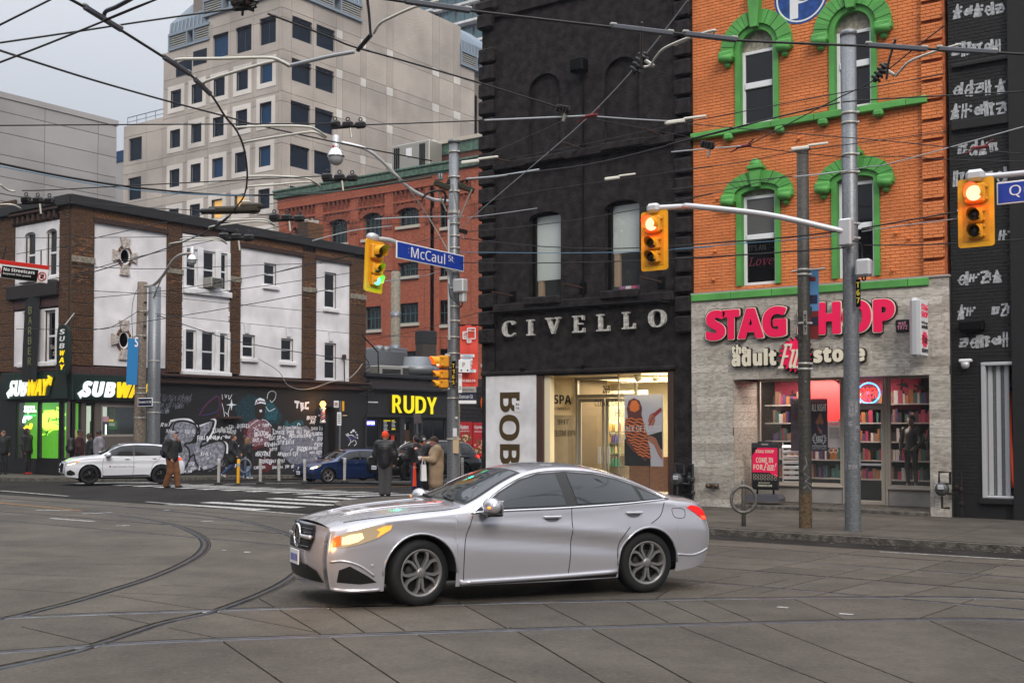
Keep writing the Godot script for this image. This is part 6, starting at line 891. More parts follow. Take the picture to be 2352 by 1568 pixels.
func glyph_building():
	var p:=on_z(vp(10,1512,1000),-25.48);var o:=thing("glyph_building","black painted brick building covered in rows of white painted symbols","building",V(p.x+.02,-.09,-25.48));atf(o,10);var w:=7.5;mat("c9",K(.055,.052,.054),.7,0,"grime",.4).vertex_color_use_as_albedo=true;var op:=R(1672,545,1282,2600);op.size.x=3.2;var mb:=Mb.new();wall(mb,Rect2(0,-.1,w,14.3),[op],-.35,0);put(mb,"wall",M.aa,o);var below:=Rect2(.0,.5,w,13.6);bricks(o,below,[[op.grow(.08),.0]],0,.215,.065,.010,.008,[M.c9],0)
	for q in [[1512,355,380,1830,9],[1512,665,720,1840,9]]:atf(o,q[4]);prect("brick_ledge",M.aa,o,R(q[0],q[1],q[2],q[3]),.003,.1,.02)
	prect("pilaster",M.aa,o,Rect2(L2(1830,700).x,0,.5,14),.003,.14);prect("body",M.aa,o,Rect2(.02,op.end.y+.5,w,13.5-op.end.y),-14,-.7);var gm:=mat("glyph_white",K(.72,.73,.75),.7,0,"grime",1.2);var g:=RandomNumberGenerator.new();g.seed=5
	for q in [[9,1512,65,1800,75,5],[9,1505,270,1800,78,5],[9,1515,490,1805,85,5],[9,1500,610,1810,85,5],[9,1540,815,1770,85,4],[9,1512,975,1815,80,4],[9,1530,1150,1640,80,1],[9,1760,1285,1830,70,1],[10,1540,90,1790,70,4],[10,1538,272,1640,75,2],[10,1725,262,1825,75,2],[10,1545,438,1840,75,5],[9,1850,465,1905,80,1],[10,1870,85,1910,60,1]]:
		atf(o,q[0]);var a:=L2(q[1],q[2]);var b:=L2(q[3],q[2]-(q[3]-q[1])*.07);var hgt:=L2(q[1],q[2]-q[4]/2).y-L2(q[1],q[2]+q[4]/2).y
		for i in q[5]:
			var c:=a.lerp(b,(i+.5)/q[5]);var wd:float=(b.x-a.x)/q[5]*.62;var m:=Mb.new();var kind:=g.randi()%5;var lines:=[]
			if kind==0:lines=[[U(-.4,-.5),U(-.3,.5)],[U(.0,-.5),U(.05,.5)],[U(-.5,0),U(.3,.08)]]
			elif kind==1:lines=[[U(-.4,-.5),U(.05,.5),U(.4,-.45),U(-.4,-.45)],[U(-.5,.05),U(.45,0)]]
			elif kind==2:
				var ci:=[]
				for e in 13:ci.append(U(.3*cos(TAU*e/12),-.1+.33*sin(TAU*e/12)))
				lines=[ci.slice(0,7),ci.slice(6,13),[U(.42,-.5),U(.42,.5)],[U(.55,-.5),U(.55,.5)],[U(-.5,-.1),U(.65,-.05)]]
			elif kind==3:lines=[[U(-.45,.4),U(.4,.45),U(-.4,-.45),U(.45,-.4)],[U(-.4,0),U(.4,.05)],[U(.5,-.3),U(.5,.3)]]
			else:lines=[[U(-.4,-.5),U(-.4,.5)],[U(-.15,-.5),U(-.15,.5)],[U(.15,-.45),U(.4,.3)],[U(.4,-.4),U(.12,.25)],[U(-.55,.3),U(.5,.33)]]
			for l in lines:
				var pp:=[]
				for v in l:pp.append(c+U(v.x*wd*1.3+.05*hgt*sin(v.y*5+i),v.y*hgt*(.85+.25*sin(i*2.3+q[2]))))
				var m2:=Mb.new();m2.stroke(pp,g.randf_range(.03,.05),.009,.0115+.0004*(lines.find(l)));put(m2,"painted_symbol",gm,o)
			for e in g.randi()%3:
				var dm:=Mb.new();var dp:=PackedVector2Array();var dc:=c+U(wd*(.65+.0*e),hgt*(.25 - .3*e))
				for s in 8:dp.append(dc+U(cos(TAU*s/8),sin(TAU*s/8))*.03)
				dm.prism(dp,.009,.012,Transform3D(),false);put(dm,"painted_symbol",gm,o)
	atf(o,10);var fm:=Mb.new();fm.span(op.position.x,op.position.y,op.position.x+.09,op.end.y,-.2,.05,.01);fm.span(op.position.x,op.end.y - .07,op.end.x,op.end.y,-.2,.06,.01);fm.span(op.position.x+.09,op.position.y,op.end.x,op.position.y+.05,-.2,.05,.01);put(fm,"door_frame",M.a0,o);var x:=op.position.x+.1
	for i in 5:var wd:=.10 if i%2==0 else .065;pbox("shutter_fold",[M.a0,M.galv][i%2],o,V(x+wd/2,(op.position.y+op.end.y)/2,-.12 - .03*(i%2)),V(wd*.96,op.size.y - .1,.06),.012);x+=wd
	prect("room",M.a8,o,Rect2(op.position.x - .4,-.1,4.5,op.end.y+.6),-4.2,-4.);prect("room_floor",M.a8,o,Rect2(op.position.x - .4,-.1,4.5,.5),-4.,-.35);prect("room_side",M.a8,o,Rect2(op.position.x - .45,-.1,.1,op.end.y+.6),-4.,-.36);prect("room_top",M.a8,o,Rect2(op.position.x - .4,op.end.y+.3,4.5,.1),-4.,-.36);var oc:=L(1875,985,-1.2);var ob:=thing("orange_panel_chair","tall rounded orange rack glimpsed inside the dark shop","rack",o.position+V(oc.x+.1,.5,-1.2));var om:=Mb.new(true);om.tube(curve2([V(-.22,.1,0),V(-.28,1.4,0),V(-.2,2.2,0),V(.15,2.35,0),V(.5,2.2,0)],6),.05,10);put(om,"tube_frame",mat("ce",K(.75,.22,.04),.5),ob);pbox("panel",M.ce,ob,V(.1,1.3,-.05),V(.6,1.6,.05),.04);prect("window_sill",M.aa,o,Rect2(op.position.x - .05,op.position.y - .12,op.size.x,.12),-.3,.1,.01);var vc:=L(1620,345,.1);pbox("vent_hood",M.black_metal,o,vc,V(.5,.24,.2),.04);var cm:=L(1585,552,.12);var sc:=thing("security_camera","white security camera on the black wall above the shutters","camera",o.position+cm)
	pbox("mount",M.vinyl,sc,V(0,.07,-.03),V(.26,.07,.14),.02);var dm:=Mb.new(true);dm.lathe([U(0,-.11),U(.05,-.1),U(.085,-.05),U(.09,.03),U(0,.04)],14);put(dm,"dome",M.a0,sc)
func depth(p:Vector3)->float:
	return -(CB.inverse()*(p-CAM)).z
func pd(z:int,x:float,y:float,d:float)->Vector3:
	return on_d(vp(z,x,y),d)
func ph(z:int,x:float,y:float,h:float)->Vector3:
	var r:=ray(vp(z,x,y));return CAM+r*((h-CAM.y)/r.y)
func post(called:String,label:String,foot:Vector3,top:float,r0:float,r1:float,m:Material)->Node3D:
	var o:=thing(called,label,"pole",foot);var mb:=Mb.new(true);var h:=top-foot.y;mb.lathe([U(0,-.1),U(r0,-.1),U(r0,.0),U(lerpf(r0,r1,.5),h*.5),U(r1,h),U(0,h+.01)],20);put(mb,"shaft",m,o);return o
func bands(o:Node3D,ys:Array,r0:float,h:float,r1:float):
	for y in ys:var r:=lerpf(r0,r1,y/h) as float;var b:=Mb.new(true);b.lathe([U(r,-.025),U(r+.014,-.022),U(r+.014,.022),U(r,.025)],20,Transform3D(Basis(),V(0,y,0)));put(b,"clamp_band",M.alu,o);pbox("band_bolt",M.a0,o,V(r+.03,y,.02),V(.06,.04,.05),.01)
func stop_light(label:String,at:Vector3,turn:float,h:float,lit:int,board:=true,roll:=.0)->Node3D:
	var o:=thing("traffic_signal",label,"traffic light",at,turn);o.rotation.z=roll;var w:=h*.50
	if board:
		var p:=PackedVector2Array()
		for q in [[1,1,.0],[-1,1,PI/2],[-1,-1,PI],[1,-1,PI*1.5]]:
			for i in 5:p.append(U(q[0]*(w/2 - .05),q[1]*(h/2 - .05))+U(cos(q[2]+PI/8*i),sin(q[2]+PI/8*i))*.05)
		var bb:=Mb.new();bb.prism(p,-.03,0);put(bb,"backboard",M.bv,o);pbox("inner_board",M.ap,o,V(0,0,.002),V(w*.74,h*.84,.012),.004)
	var r:=h*.125;var cy:=[h*.27,-h*.05,-h*.28];var rr:=[r,r*.74,r*.74];var lens:=[mat("lens_red",K(.10,.02,.02),.25),mat("d2",K(.09,.06,.02),.25),mat("lens_green",K(.01,.06,.05),.25)];var on:=[glow("df",K(1.,.50,.40),3.2),M.d2,glow("cu",K(.35,1.,.90),2.4)]
	for i in 3:
		var k:float=rr[i];var c:=V(0,cy[i],0);pbox("housing",M.ap,o,c+V(0,0,-.02),V(k*2.35,k*2.3,.24),.03);var dm:=Mb.new(true);dm.lathe([U(0,.035),U(k*.5,.028),U(k*.88,.0),U(k*.9,-.02)],22,Transform3D(Basis(Vector3.RIGHT,PI/2),c+V(0,0,.12)));put(dm,["red_lens_light","amber_lens","green_lens_light"][i],on[i] if i==lit else lens[i],o);var v:=Mb.new(true)
		for j in 18:
			var a0:=PI*(-.18+1.36*j/18.);var a1:=PI*(-.18+1.36*(j+1)/18.);var l0:=k*(1.1+.75*sin(clampf(a0,0,PI)));var l1:=k*(1.1+.75*sin(clampf(a1,0,PI)))
			for e in [k,k*.95]:v.quad(c+V(cos(a0)*e,sin(a0)*e,.09),c+V(cos(a0)*e,sin(a0)*e,.09+l0),c+V(cos(a1)*e,sin(a1)*e,.09+l1),c+V(cos(a1)*e,sin(a1)*e,.09))
		put(v,"visor",M.c4,o)
		for s in [-.45,.45]:pbox("latch",M.ap,o,c+V(k*1.28,k*s*1.6,.05),V(.04,.05,.06),.01)
	if lit>=0:lamp(o,V(0,cy[lit],.4),[K(1,.2,.1),Color.WHITE,K(.2,1,.8)][lit],.12,.1)
	return o
func blade(label:String,at:Vector3,turn:float,w:float,h:float,m:Material,lines:Array,rim:=true,called:="street_sign",cat:="sign")->Node3D:
	var o:=thing(called,label,cat,at,turn);pbox("plate",M.white_sign if rim else m,o,V(),V(w,h,.03),.008)
	if rim:pbox("field",m,o,V(0,0,.016),V(w - .05,h - .05,.006),.001)
	for q in lines:sgw(o,q[0],q[1],Rect2(q[2]*w-w/2,q[3]*h-h/2,q[4]*w,q[5]*h),.02,q[6],.003)
	return o
func poles_and_signs():
	mat("c4",K(.88,.62,.02),.5);mat("bf",K(.06,.215,.60),.4);mat("dk",K(.045,.075,.20),.45);var f:=V(-17.6,gy(-22)+.12,-22.);f.x=on_z(vp(0,1042,900),-22.).x;var d:=depth(f);var top:=pd(0,1042,318,d).y;var o:=post("utility_pole","tall galvanized corner pole crowded with bands, crossarms and signs",f,top,.165,.125,M.galv);var hh:=top-f.y;bands(o,[1.6,2.6,3.,3.35,3.7,4.1,4.5,4.85,5.3,5.7,6.,6.3,6.6,6.9,7.2,hh*.8,hh*.86,hh*.9,hh*.97],.165,hh,.125);var cap:=Mb.new(true);cap.lathe([U(.14,-.05),U(.155,-.04),U(.155,.02),U(0,.05)],18,Transform3D(Basis(),V(0,hh,0)));put(cap,"pole_cap",M.galv,o);var ca:=mat("crossarm_wood",K(.20,.20,.12),.9,0,"patchy",1.);var inv:=o.transform.affine_inverse()
	for q in [[6,1248,55,1370,105,.25],[6,1350,45,1560,125,-.22]]:var a:=inv*pd(q[0],q[1],q[2],d-q[5]);var b:=inv*pd(q[0],q[3],q[4],d-q[5]);var c:=(a+b)/2;var t:=Transform3D(Basis.looking_at((b-a).normalized(),Vector3.UP),c);pbox("crossarm",ca,o,V(),V(.12,.13,a.distance_to(b)),.015,t)
	for q in [[1275,120,1345,285],[1390,70,1440,320],[1545,110,1450,330]]:var b:=Mb.new();b.tube([inv*pd(6,q[0],q[1],d - .2),inv*pd(6,q[2],q[3],d - .1)],.02,5);put(b,"brace",M.alu,o)
	var ch:=Mb.new(true);ch.tube(curve2([inv*pd(6,1150,185,d - .3),inv*pd(6,1200,140,d - .3),inv*pd(6,1290,120,d - .3),inv*pd(6,1335,150,d - .2),inv*pd(6,1330,220,d - .15)],5),.03,7);put(ch,"cable_loop",M.wire,o)
	for q in [[1285,40],[1305,40]]:var ins:=Mb.new(true);ins.lathe([U(0,0),U(.03,.0),U(.05,.03),U(.03,.06),U(.05,.09),U(.03,.12),U(.04,.15),U(0,.17)],10,Transform3D(Basis(),inv*pd(6,q[0],q[1],d - .25)));put(ins,"insulator",M.galv,o)
	var cd:=Mb.new();cd.tube([inv*pd(6,1362,350,d - .15),inv*pd(6,1362,790,d - .16),inv*pd(6,1366,1290,d - .17)],.028,6);put(cd,"conduit",M.a0,o);pbox("control_box",M.a0,o,inv*pd(6,1453,868,d - .2),V(.32,.33,.22),.03);pbox("control_box",M.a0,o,inv*pd(6,1470,955,d - .18),V(.18,.28,.16),.03);var lp:=Mb.new(true);lp.tube(curve2([inv*pd(6,1440,905,d - .2),inv*pd(6,1440,1000,d - .22),inv*pd(6,1455,1035,d - .2),inv*pd(6,1468,1000,d - .2),inv*pd(6,1460,930,d - .2)],5),.016,6);put(lp,"cable_loop",M.wire,o);var l2:=Mb.new(true);l2.tube(curve2([inv*pd(6,1362,850,d - .18),inv*pd(6,1375,950,d - .22),inv*pd(6,1430,1005,d - .2)],5),.013,5);put(l2,"cable_loop",M.wire,o);var pn:=inv*pd(4,1825,430,d - .17);pbox("number_plate",M.black_metal,o,pn,V(.115,.6,.012),.003,Transform3D());var yl:=mat("plate_yellow",K(.80,.72,.2),.6)
	for i in 4:sgw(o,"T165"[i],"bold",Rect2(pn.x - .035,pn.y+.13-i*.135,.07,.1),pn.z+.012,yl,.003,0,"plate_digit")
	for q in [[1843,1070,.17,.42,"poster_cream"],[1835,960,.12,.2,"white_sign"],[1850,830,.06,.05,"white_sign"],[1838,1010,.1,.06,"panel_grey"]]:var c:=inv*pd(4,q[0],q[1],d - .175);pbox("sticker",M[q[4]],o,c,V(q[2],q[3],.01),0,Transform3D(Basis(Vector3.UP,.55),V())*Transform3D(Basis(),V()))if false else pbox("sticker",M[q[4]],o,c,V(q[2],q[3],.01))
	var face:=Node3D.new();face.position=V(f.x+.16,0,f.z);face.rotation.y=PI/2;atf(face,6);var c0:=face.transform*L(778,715);var hb:=(L(705,505).y-L(690,918).y);stop_light("yellow traffic signal showing green beside the blue McCaul street sign",c0,PI/2,hb,2,true,-.055);var sa:=L(918,600);var sb:=L(1448,685);var sg:=blade("long blue street sign lettered McCaul St hung from the corner pole arm",face.transform*((sa+sb)/2+V(0,0,.12)),PI/2,absf(sb.x-sa.x),.40,M.bf,[["McCaul","sans",.20,.22,.50,.62,M.white_sign],["St","sans",.75,.48,.075,.34,M.white_sign]]);sg.rotation.z=-.02
	for q in [[.16,.3],[.16,-.1],[-.84+1.68,.3],[.84,-.1]]:pbox("rivet",M.alu,sg,V((q[0] - .5)*1.1*absf(sb.x-sa.x)*.9,q[1]*.22,.022),V(.025,.025,.01),.004)
	var arm:=Mb.new(true);arm.tube(curve2([L(1375,765,-.05),L(1250,620,-.05),L(1020,555,-.06),L(900,510,-.07),L(760,498,-.08)],5).map(func(v):return v),[.06,.06,.06,.06,.058,.056,.055,.054,.053,.052,.05,.05,.05,.05,.05,.05,.05,.05,.05,.05,.05],10)
	var ao:=put(arm,"signal_arm",M.a0,face);var at:=face.transform*ao.transform;face.remove_child(ao);o.add_child(ao,true);ao.transform=o.transform.affine_inverse()*at;var el:=Mb.new(true);el.lathe([U(0,-.14),U(.09,-.12),U(.11,0),U(.09,.12),U(0,.14)],12,Transform3D(Basis(Vector3.RIGHT,PI/2),o.transform.affine_inverse()*(face.transform*L(765,490,-.06))));put(el,"arm_elbow",M.a0,o);face.free();var sd:=stop_light("side-on yellow signal with long visors lower on the corner pole",pd(4,1722,425,d - .05),0,1.,0,false);sd.rotation.y=atan2(CB.x.x*-.93+CB.z.x*.37,CB.x.z*-.93+CB.z.z*.37);var st:=Mb.new();st.tube([o.transform.affine_inverse()*pd(4,1750,265,d - .05),inv*pd(4,1790,275,d)],.03,6);st.tube([inv*pd(4,1720,575,d - .05),inv*pd(4,1790,570,d)],.03,6);put(st,"signal_bracket",M.a0,o).set_meta("kind","stuff");var b0:=pd(4,1962,275,d - .25);var bh:=pd(4,1885,0,d - .25).y-pd(4,1885,552,d - .25).y;var bw:=(pd(4,2043,100,d)-pd(4,1884,100,d)).length()
	var bn:=thing("street_banner","coral red vertical university banner with white square outlines on the corner pole","banner",b0);bn.rotation.y=.62;var bm:=Mb.new(true)
	for i in 8:
		for j in 20:
			var q:=[]
			for e in [[0,0],[1,0],[1,1],[0,1]]:var u:float=(i+e[0])/8. - .5;var v:float=(j+e[1])/20. - .5;q.append(V(u*bw,v*bh,.02*sin(u*9+v*4)+.015*sin(v*17)))
			bm.quad(q[0],q[1],q[2],q[3])
	put(bm,"cloth",mat("coral",K(.80,.26,.21),.8),bn)
	var bx:=func(x0,y0,x1,y1)->Rect2:return Rect2((x0-1963)/159.*bw,(275-y1)/552.*bh,(x1-x0)/159.*bw,(y1-y0)/552.*bh)
	for q in [[1910,60,1950,122],[1950,28,2018,122],[1948,122,1980,156]]:
		var r:Rect2=bx.call(q[0],q[1],q[2],q[3]);var l:=Mb.new();var p:=[r.position,U(r.end.x,r.position.y),r.end,U(r.position.x,r.end.y)]
		for i in 4:l.stroke([p[i],p[(i+1)%4]],.022,.036,.044)
		put(l,"printed_square",M.white_sign,bn)
	for q in [["OC",1914,66,1944,88,"bold"],["AD",1914,92,1944,114,"bold"],["U",1956,128,1972,150,"bold"],["OCAD",1958,36,1982,46,"bold"],["UNIVERSITY",1958,48,2012,58,"bold"],["OCADU.CA",1903,488,2022,510,"bold"]]:sgw(bn,q[0],q[5],bx.call(q[1],q[2],q[3],q[4]),.036,M.white_sign,.006)
	for q in [["CANADA'S",1888,262,2012,288],["LARGEST",1888,296,1995,321],["AND",1960,330,1992,356],["ART",1960,364,1985,389],["UNIVERSITY",1888,398,2026,425]]:var r:Rect2=bx.call(q[1],q[2],q[3],q[4]);prect("printed_strip",M.white_sign,bn,r,.034,.038);sgw(bn,q[0],"bold",Rect2(r.position+r.size*.14,r.size*.72),.039,mat("banner_blue",K(.18,.52,.68),.7),.003)
	var rd:=Mb.new();rd.tube([V(-bw*.62,bh/2,0),V(bw*.55,bh/2,0)],.018,6);put(rd,"banner_rod",M.black_metal,bn);var pk:=blade("white parking sign with arrows overlapping the coral banner",pd(4,1922,368,d - .45),.62,.29,.31,M.white_sign,[["P","bold",.32,.45,.22,.34,M.panel_grey]],false)
	for s in SE:var m:=Mb.new();m.prism(PA([U(s*.11,-.10),U(s*.06,-.075),U(s*.06,-.125)]),.016,.02);put(m,"arrow",M.black_metal,pk)
	var np:=blade("narrow white no-stopping sign below the parking sign",pd(4,1883,520,d - .42),.62,.085,.47,M.white_sign,[["7am","bold",.2,.28,.6,.07,M.black_metal],["9am","bold",.2,.18,.6,.07,M.black_metal]],false);ring_mark(np,V(0,.16,.02),.034);blade("navy Duncan St street name sign with white cap and foot strip",pd(4,1948,640,d - .4),.62,.43,.18,M.dk,[["Duncan St","sans",.05,.25,.75,.5,M.white_sign]],false);var ash:=blade("small grey arched plate lettered Ashby Way above the Duncan St sign",pd(4,1948,578,d - .4),.62,.43,.14,M.panel_grey,[["Ashby Way","serif",.14,.25,.72,.4,M.dk]],false);pbox("foot_strip",M.white_sign,ash,V(0,-.30,0),V(.43,.08,.025),.004);var ld:=d-1.2;var hp:=pd(5,440,1110,ld);var lm:=thing("street_lamp","acorn-shaped glass street lamp on a long curved arm from the corner pole","street lamp",hp);var li:=lm.transform.affine_inverse();var am:=Mb.new(true);am.tube(curve2([li*pd(5,1255,1455,d),li*pd(5,1120,1435,d - .1),li*pd(5,960,1350,d - .4),li*pd(5,780,1170,d - .8),li*pd(5,650,1075,ld+.1),li*pd(5,480,1030,ld)],6),.042,8);put(am,"arm",M.a0,lm)
	var st2:=Mb.new();st2.tube([li*pd(5,800,1215,d - .8),li*pd(5,930,1310,d - .5),li*pd(5,1110,1568,d),li*pd(6,1360,600,d)],.018,6);put(st2,"stay",M.alu,lm);lamp_head(lm,V(),.72);var f2:=on_g(vp(0,1960,1219),.127);var d2:=depth(f2);var t2:=pd(0,1957,62,d2).y;var p2:=post("signal_pole","thick galvanized signal pole with stickers in front of the orange shop",f2,t2,18.2*d2/FO,17.4*d2/FO,M.galv);var i2:=p2.transform.affine_inverse();bands(p2,[(i2*pd(9,970,600,d2)).y,(i2*pd(9,970,655,d2)).y,(i2*pd(9,970,830,d2)).y,(i2*pd(9,970,930,d2)).y,(i2*pd(9,970,1215,d2)).y,(i2*pd(9,970,1295,d2)).y],.14,t2-f2.y,.135);var cp:=Mb.new(true);var cr:=19.5*d2/FO;cp.lathe([U(cr - .01,-.07),U(cr,-.06),U(cr,.0),U(cr - .03,.03),U(0,.05)],20,Transform3D(Basis(),V(0,t2-f2.y,0)));put(cp,"pole_cap",M.galv,p2);var a2:=Mb.new(true);a2.tube(curve2([i2*pd(9,930,1265,d2 - .1),i2*pd(9,850,1245,d2 - .1),i2*pd(9,500,1170,d2+.2),i2*pd(9,100,1125,d2+.7),i2*pd(7,1150,1080,d2+1.),i2*pd(7,1000,1088,d2+1.2)],5),.055,10);put(a2,"signal_arm",M.a0,p2)
	pbox("arm_clamp",M.a0,p2,i2*pd(9,935,1268,d2 - .1),V(.24,.5,.2),.03);pbox("control_box",M.a0,p2,i2*pd(9,1032,1460,d2 - .2),V(.28,.32,.2),.04);var cl:=Mb.new(true);cl.tube(curve2([i2*pd(9,1022,1490,d2 - .2),i2*pd(9,1025,1525,d2 - .2),i2*pd(9,1040,1522,d2 - .2),i2*pd(9,1036,1490,d2 - .2)],4),.015,6);cl.tube(curve2([i2*pd(9,960,1310,d2 - .18),i2*pd(9,1015,1330,d2 - .18),i2*pd(9,1022,1420,d2 - .18)],4),.015,6);put(cl,"cable_loop",M.wire,p2).set_meta("kind","stuff");var n2:=i2*pd(10,1006,168,d2 - .1);pbox("number_plate",M.black_metal,p2,n2+V(0,0,.05),V(.085,.5,.012),.003)
	for i in 3:sgw(p2,"T67"[i],"bold",Rect2(n2.x - .028,n2.y+.1-i*.14,.056,.1),n2.z+.06,yl,.003,0,"plate_digit")
	for q in [[955,800,.09,.30],[985,790,.06,.25],[950,880,.07,.12],[990,900,.09,.08],[975,960,.05,.06],[960,1112,.16,.09],[1006,1080,.06,.25],[1010,1150,.05,.12],[930,1100,.04,.2]]:
		var c:=pd(10,q[0],q[1],d2);var a:=asin(clampf((q[0]-972)/46.,-.95,.95))+deg_to_rad(35.7);var rr:=18.6*d2/FO;var m:=Mb.new();var steps:=4
		for e in steps:var b0a:float=a+(e-2)*q[2]/.14/4;var b1a:float=a+(e-1)*q[2]/.14/4;m.quad(V(sin(b0a)*rr,c.y-f2.y-q[3]/2+.02*(e%2),cos(b0a)*rr),V(sin(b1a)*rr,c.y-f2.y-q[3]/2,cos(b1a)*rr),V(sin(b1a)*rr,c.y-f2.y+q[3]/2,cos(b1a)*rr),V(sin(b0a)*rr,c.y-f2.y+q[3]/2 - .015*(e%2),cos(b0a)*rr))
		put(m,"torn_paste_up",mat("dv",K(.60,.60,.62),.8,0,"patchy",2.),p2)
	stop_light("yellow traffic signal showing red in front of the dark salon building",pd(7,1003,1258,d2+1.2),0,(pd(7,1000,1103,d2+1.2).y-pd(7,1000,1415,d2+1.2).y),0);pbox("arm_elbow",M.a0,p2,i2*pd(7,1000,1088,d2+1.2),V(.26,.18,.18),.05);var f3:=on_g(vp(0,1851,1212),.127);var d3:=depth(f3);var t3:=pd(9,672,790,d3).y;var p3:=post("old_pole","weathered brown steel pole with graffiti beside the thicker grey pole",f3,t3,14.5*d3/FO,13.5*d3/FO,M.ck);var r3:=14.2*d3/FO;var c3:=Mb.new(true);c3.lathe([U(r3,-.05),U(r3+.03,-.04),U(r3+.03,.0),U(0,.03)],18,Transform3D(Basis(),V(0,t3-f3.y,0)));put(c3,"pole_cap",M.ck,p3);var i3:=p3.transform.affine_inverse();bands(p3,[(i3*pd(10,690,35,d3)).y,(i3*pd(10,690,62,d3)).y,(i3*pd(10,695,330,d3)).y,(i3*pd(10,700,550,d3)).y,(i3*pd(10,700,580,d3)).y],.115,t3-f3.y,.108);pbox("patch",mat("d7",K(.42,.34,.24),.9,0,"patchy",.9),p3,V(0,.35,0),V(.01,.01,.01));var bs:=Mb.new(true);bs.lathe([U(r3*1.04,-.05),U(r3*1.045,.5),U(r3*1.,.75)],18);put(bs,"rusty_foot",M.d7,p3)
	for q in [[700,1060,710,1100,690,1130],[695,1150,725,1170,700,1190,730,1210],[690,1230,710,1210,735,1240],[700,645,708,655]]:
		var l:=[]
		for i in range(0,q.size(),2):var a:=asin(clampf((q[i]-708)/36.,-.95,.95))+deg_to_rad(35.7);var yy:=pd(10,q[i],q[i+1],d3).y-f3.y;l.append(V(sin(a)*(r3+.004),yy,cos(a)*(r3+.004)))
		var m:=Mb.new();m.tube(l,.012,4);put(m,"paint_scrawl",M.dv,p3)
	var n3:=i3*pd(10,712,328,d3 - .12);pbox("number_plate",M.alu,p3,n3,V(.07,.45,.012),.003)
	for i in 3:sgw(p3,"T67"[i],"bold",Rect2(n3.x - .022,n3.y+.07-i*.12,.044,.085),n3.z+.008,M.black_metal,.003,0,"plate_digit")
	var bb3:=pd(10,758,240,d3+.1);var ob:=thing("pole_banner","blue and red printed banner half hidden behind the old brown pole","banner",bb3,.2);var bh3:=pd(10,758,70,d3).y-pd(10,758,470,d3).y;var cm:=Mb.new();cm.box(V(-.04,bh3*.22,0),V(.27,bh3*.56,.015));put(cm,"cloth",mat("banner_sky",K(.30,.50,.68),.8),ob);pbox("cloth_lower",mat("d8",K(.42,.09,.08),.8),ob,V(-.04,-bh3*.25,0),V(.25,bh3*.38,.015))
	for i in 4:pbox("printed_shape",[M.d8,M.dk,M.aq,M.dk][i],ob,V([-.05,.0,-.08,.02][i],bh3*[.38,.1,-.05,-.2][i],.01),V([.18,.14,.1,.12][i],bh3*[.06,.12,.1,.12][i],.01),.02)
	var br:=Mb.new();br.tube([V(-.4,bh3/2,0),V(.22,bh3/2+.02,0)],.02,6);put(br,"banner_rod",M.alu,ob);var d4:=19.3;stop_light("yellow traffic signal showing red at the right edge before the glyph wall",pd(9,1643,1158,d4),0,pd(9,1643,968,d4).y-pd(9,1643,1345,d4).y,0);var s4:=pd(9,1757,1058,d4);blade("blue street sign beginning with Q beside the right edge signal",s4+V(.85,.0,.0),0,1.7,.38,M.bf,[["Queen","sans",.12,.24,.5,.56,M.white_sign],["St","sans",.68,.45,.1,.34,M.white_sign]]);var f4:=V(s4.x+3.4,gy(s4.z)+.12,s4.z - .1);var p4:=post("signal_pole","galvanized signal pole just beyond the right edge carrying a signal arm",f4,9.,.15,.13,M.galv);var i4:=p4.transform.affine_inverse();var a4:=Mb.new(true);a4.tube(curve2([V(0,(i4*s4).y - .3,0),V(-1.2,(i4*s4).y+.25,0),i4*pd(9,1790,955,d4),i4*pd(9,1640,955,d4)],6),.05,10);put(a4,"signal_arm",M.a0,p4);pbox("arm_elbow",M.a0,p4,i4*pd(9,1640,957,d4),V(.3,.2,.18),.06)
	var d5:=46.6;var f5:=pd(2,872,1600,d5);f5.y=gy(f5.z)+.12;var t5:=pd(2,888,668,d5).y;var p5:=post("wooden_pole","old pale wooden utility pole before the round windows of the corner building",f5,t5,.25,.19,M.dd);p5.rotation.z=-.012;var i5:=p5.transform.affine_inverse()
	for i in 9:pbox("pole_step_bolt",M.wire,p5,V(.22 if i%2 else -.22,t5-f5.y - .6-i*.24,0),V(.14,.07,.1),.02)
	bands(p5,[1.2,2.4,3.4,3.6,t5-f5.y-2.2,t5-f5.y-1.2],.25,t5-f5.y,.19);var f6:=pd(2,960,1600,d5 - .6);f6.y=gy(f6.z)+.12;var t6:=pd(2,962,697,d5 - .6).y;var p6:=post("lamp_pole","plain grey steel pole standing right of the wooden utility pole",f6,t6,.26,.24,M.galv);bands(p6,[2.6,3.,t6-f6.y-3.],.26,t6-f6.y,.24);var h6:=pd(2,1203,520,d5-2.);var l6:=thing("street_lamp","round glass street lamp on a gooseneck arm over the corner building","street lamp",h6);var j6:=l6.transform.affine_inverse();var a6:=Mb.new(true);a6.tube(curve2([j6*pd(2,905,695,d5 - .2),j6*pd(2,960,690,d5 - .5),j6*pd(2,1020,630,d5-1),j6*pd(2,1080,540,d5-1.5),j6*pd(2,1130,500,d5-1.8),j6*pd(2,1195,490,d5-2)],6),.06,8);put(a6,"arm",M.alu,l6);var b6:=Mb.new();b6.tube([j6*pd(2,890,960,d5 - .3),j6*pd(2,950,790,d5 - .6),j6*pd(2,1015,640,d5-1)],.03,6);put(b6,"stay",M.alu,l6);lamp_head(l6,V(),.72);var sb5:=pd(2,832,1170,d5 - .3);var sky:=thing("blue_banner","sky blue vertical street banner hanging on the wooden pole","banner",sb5,.9)
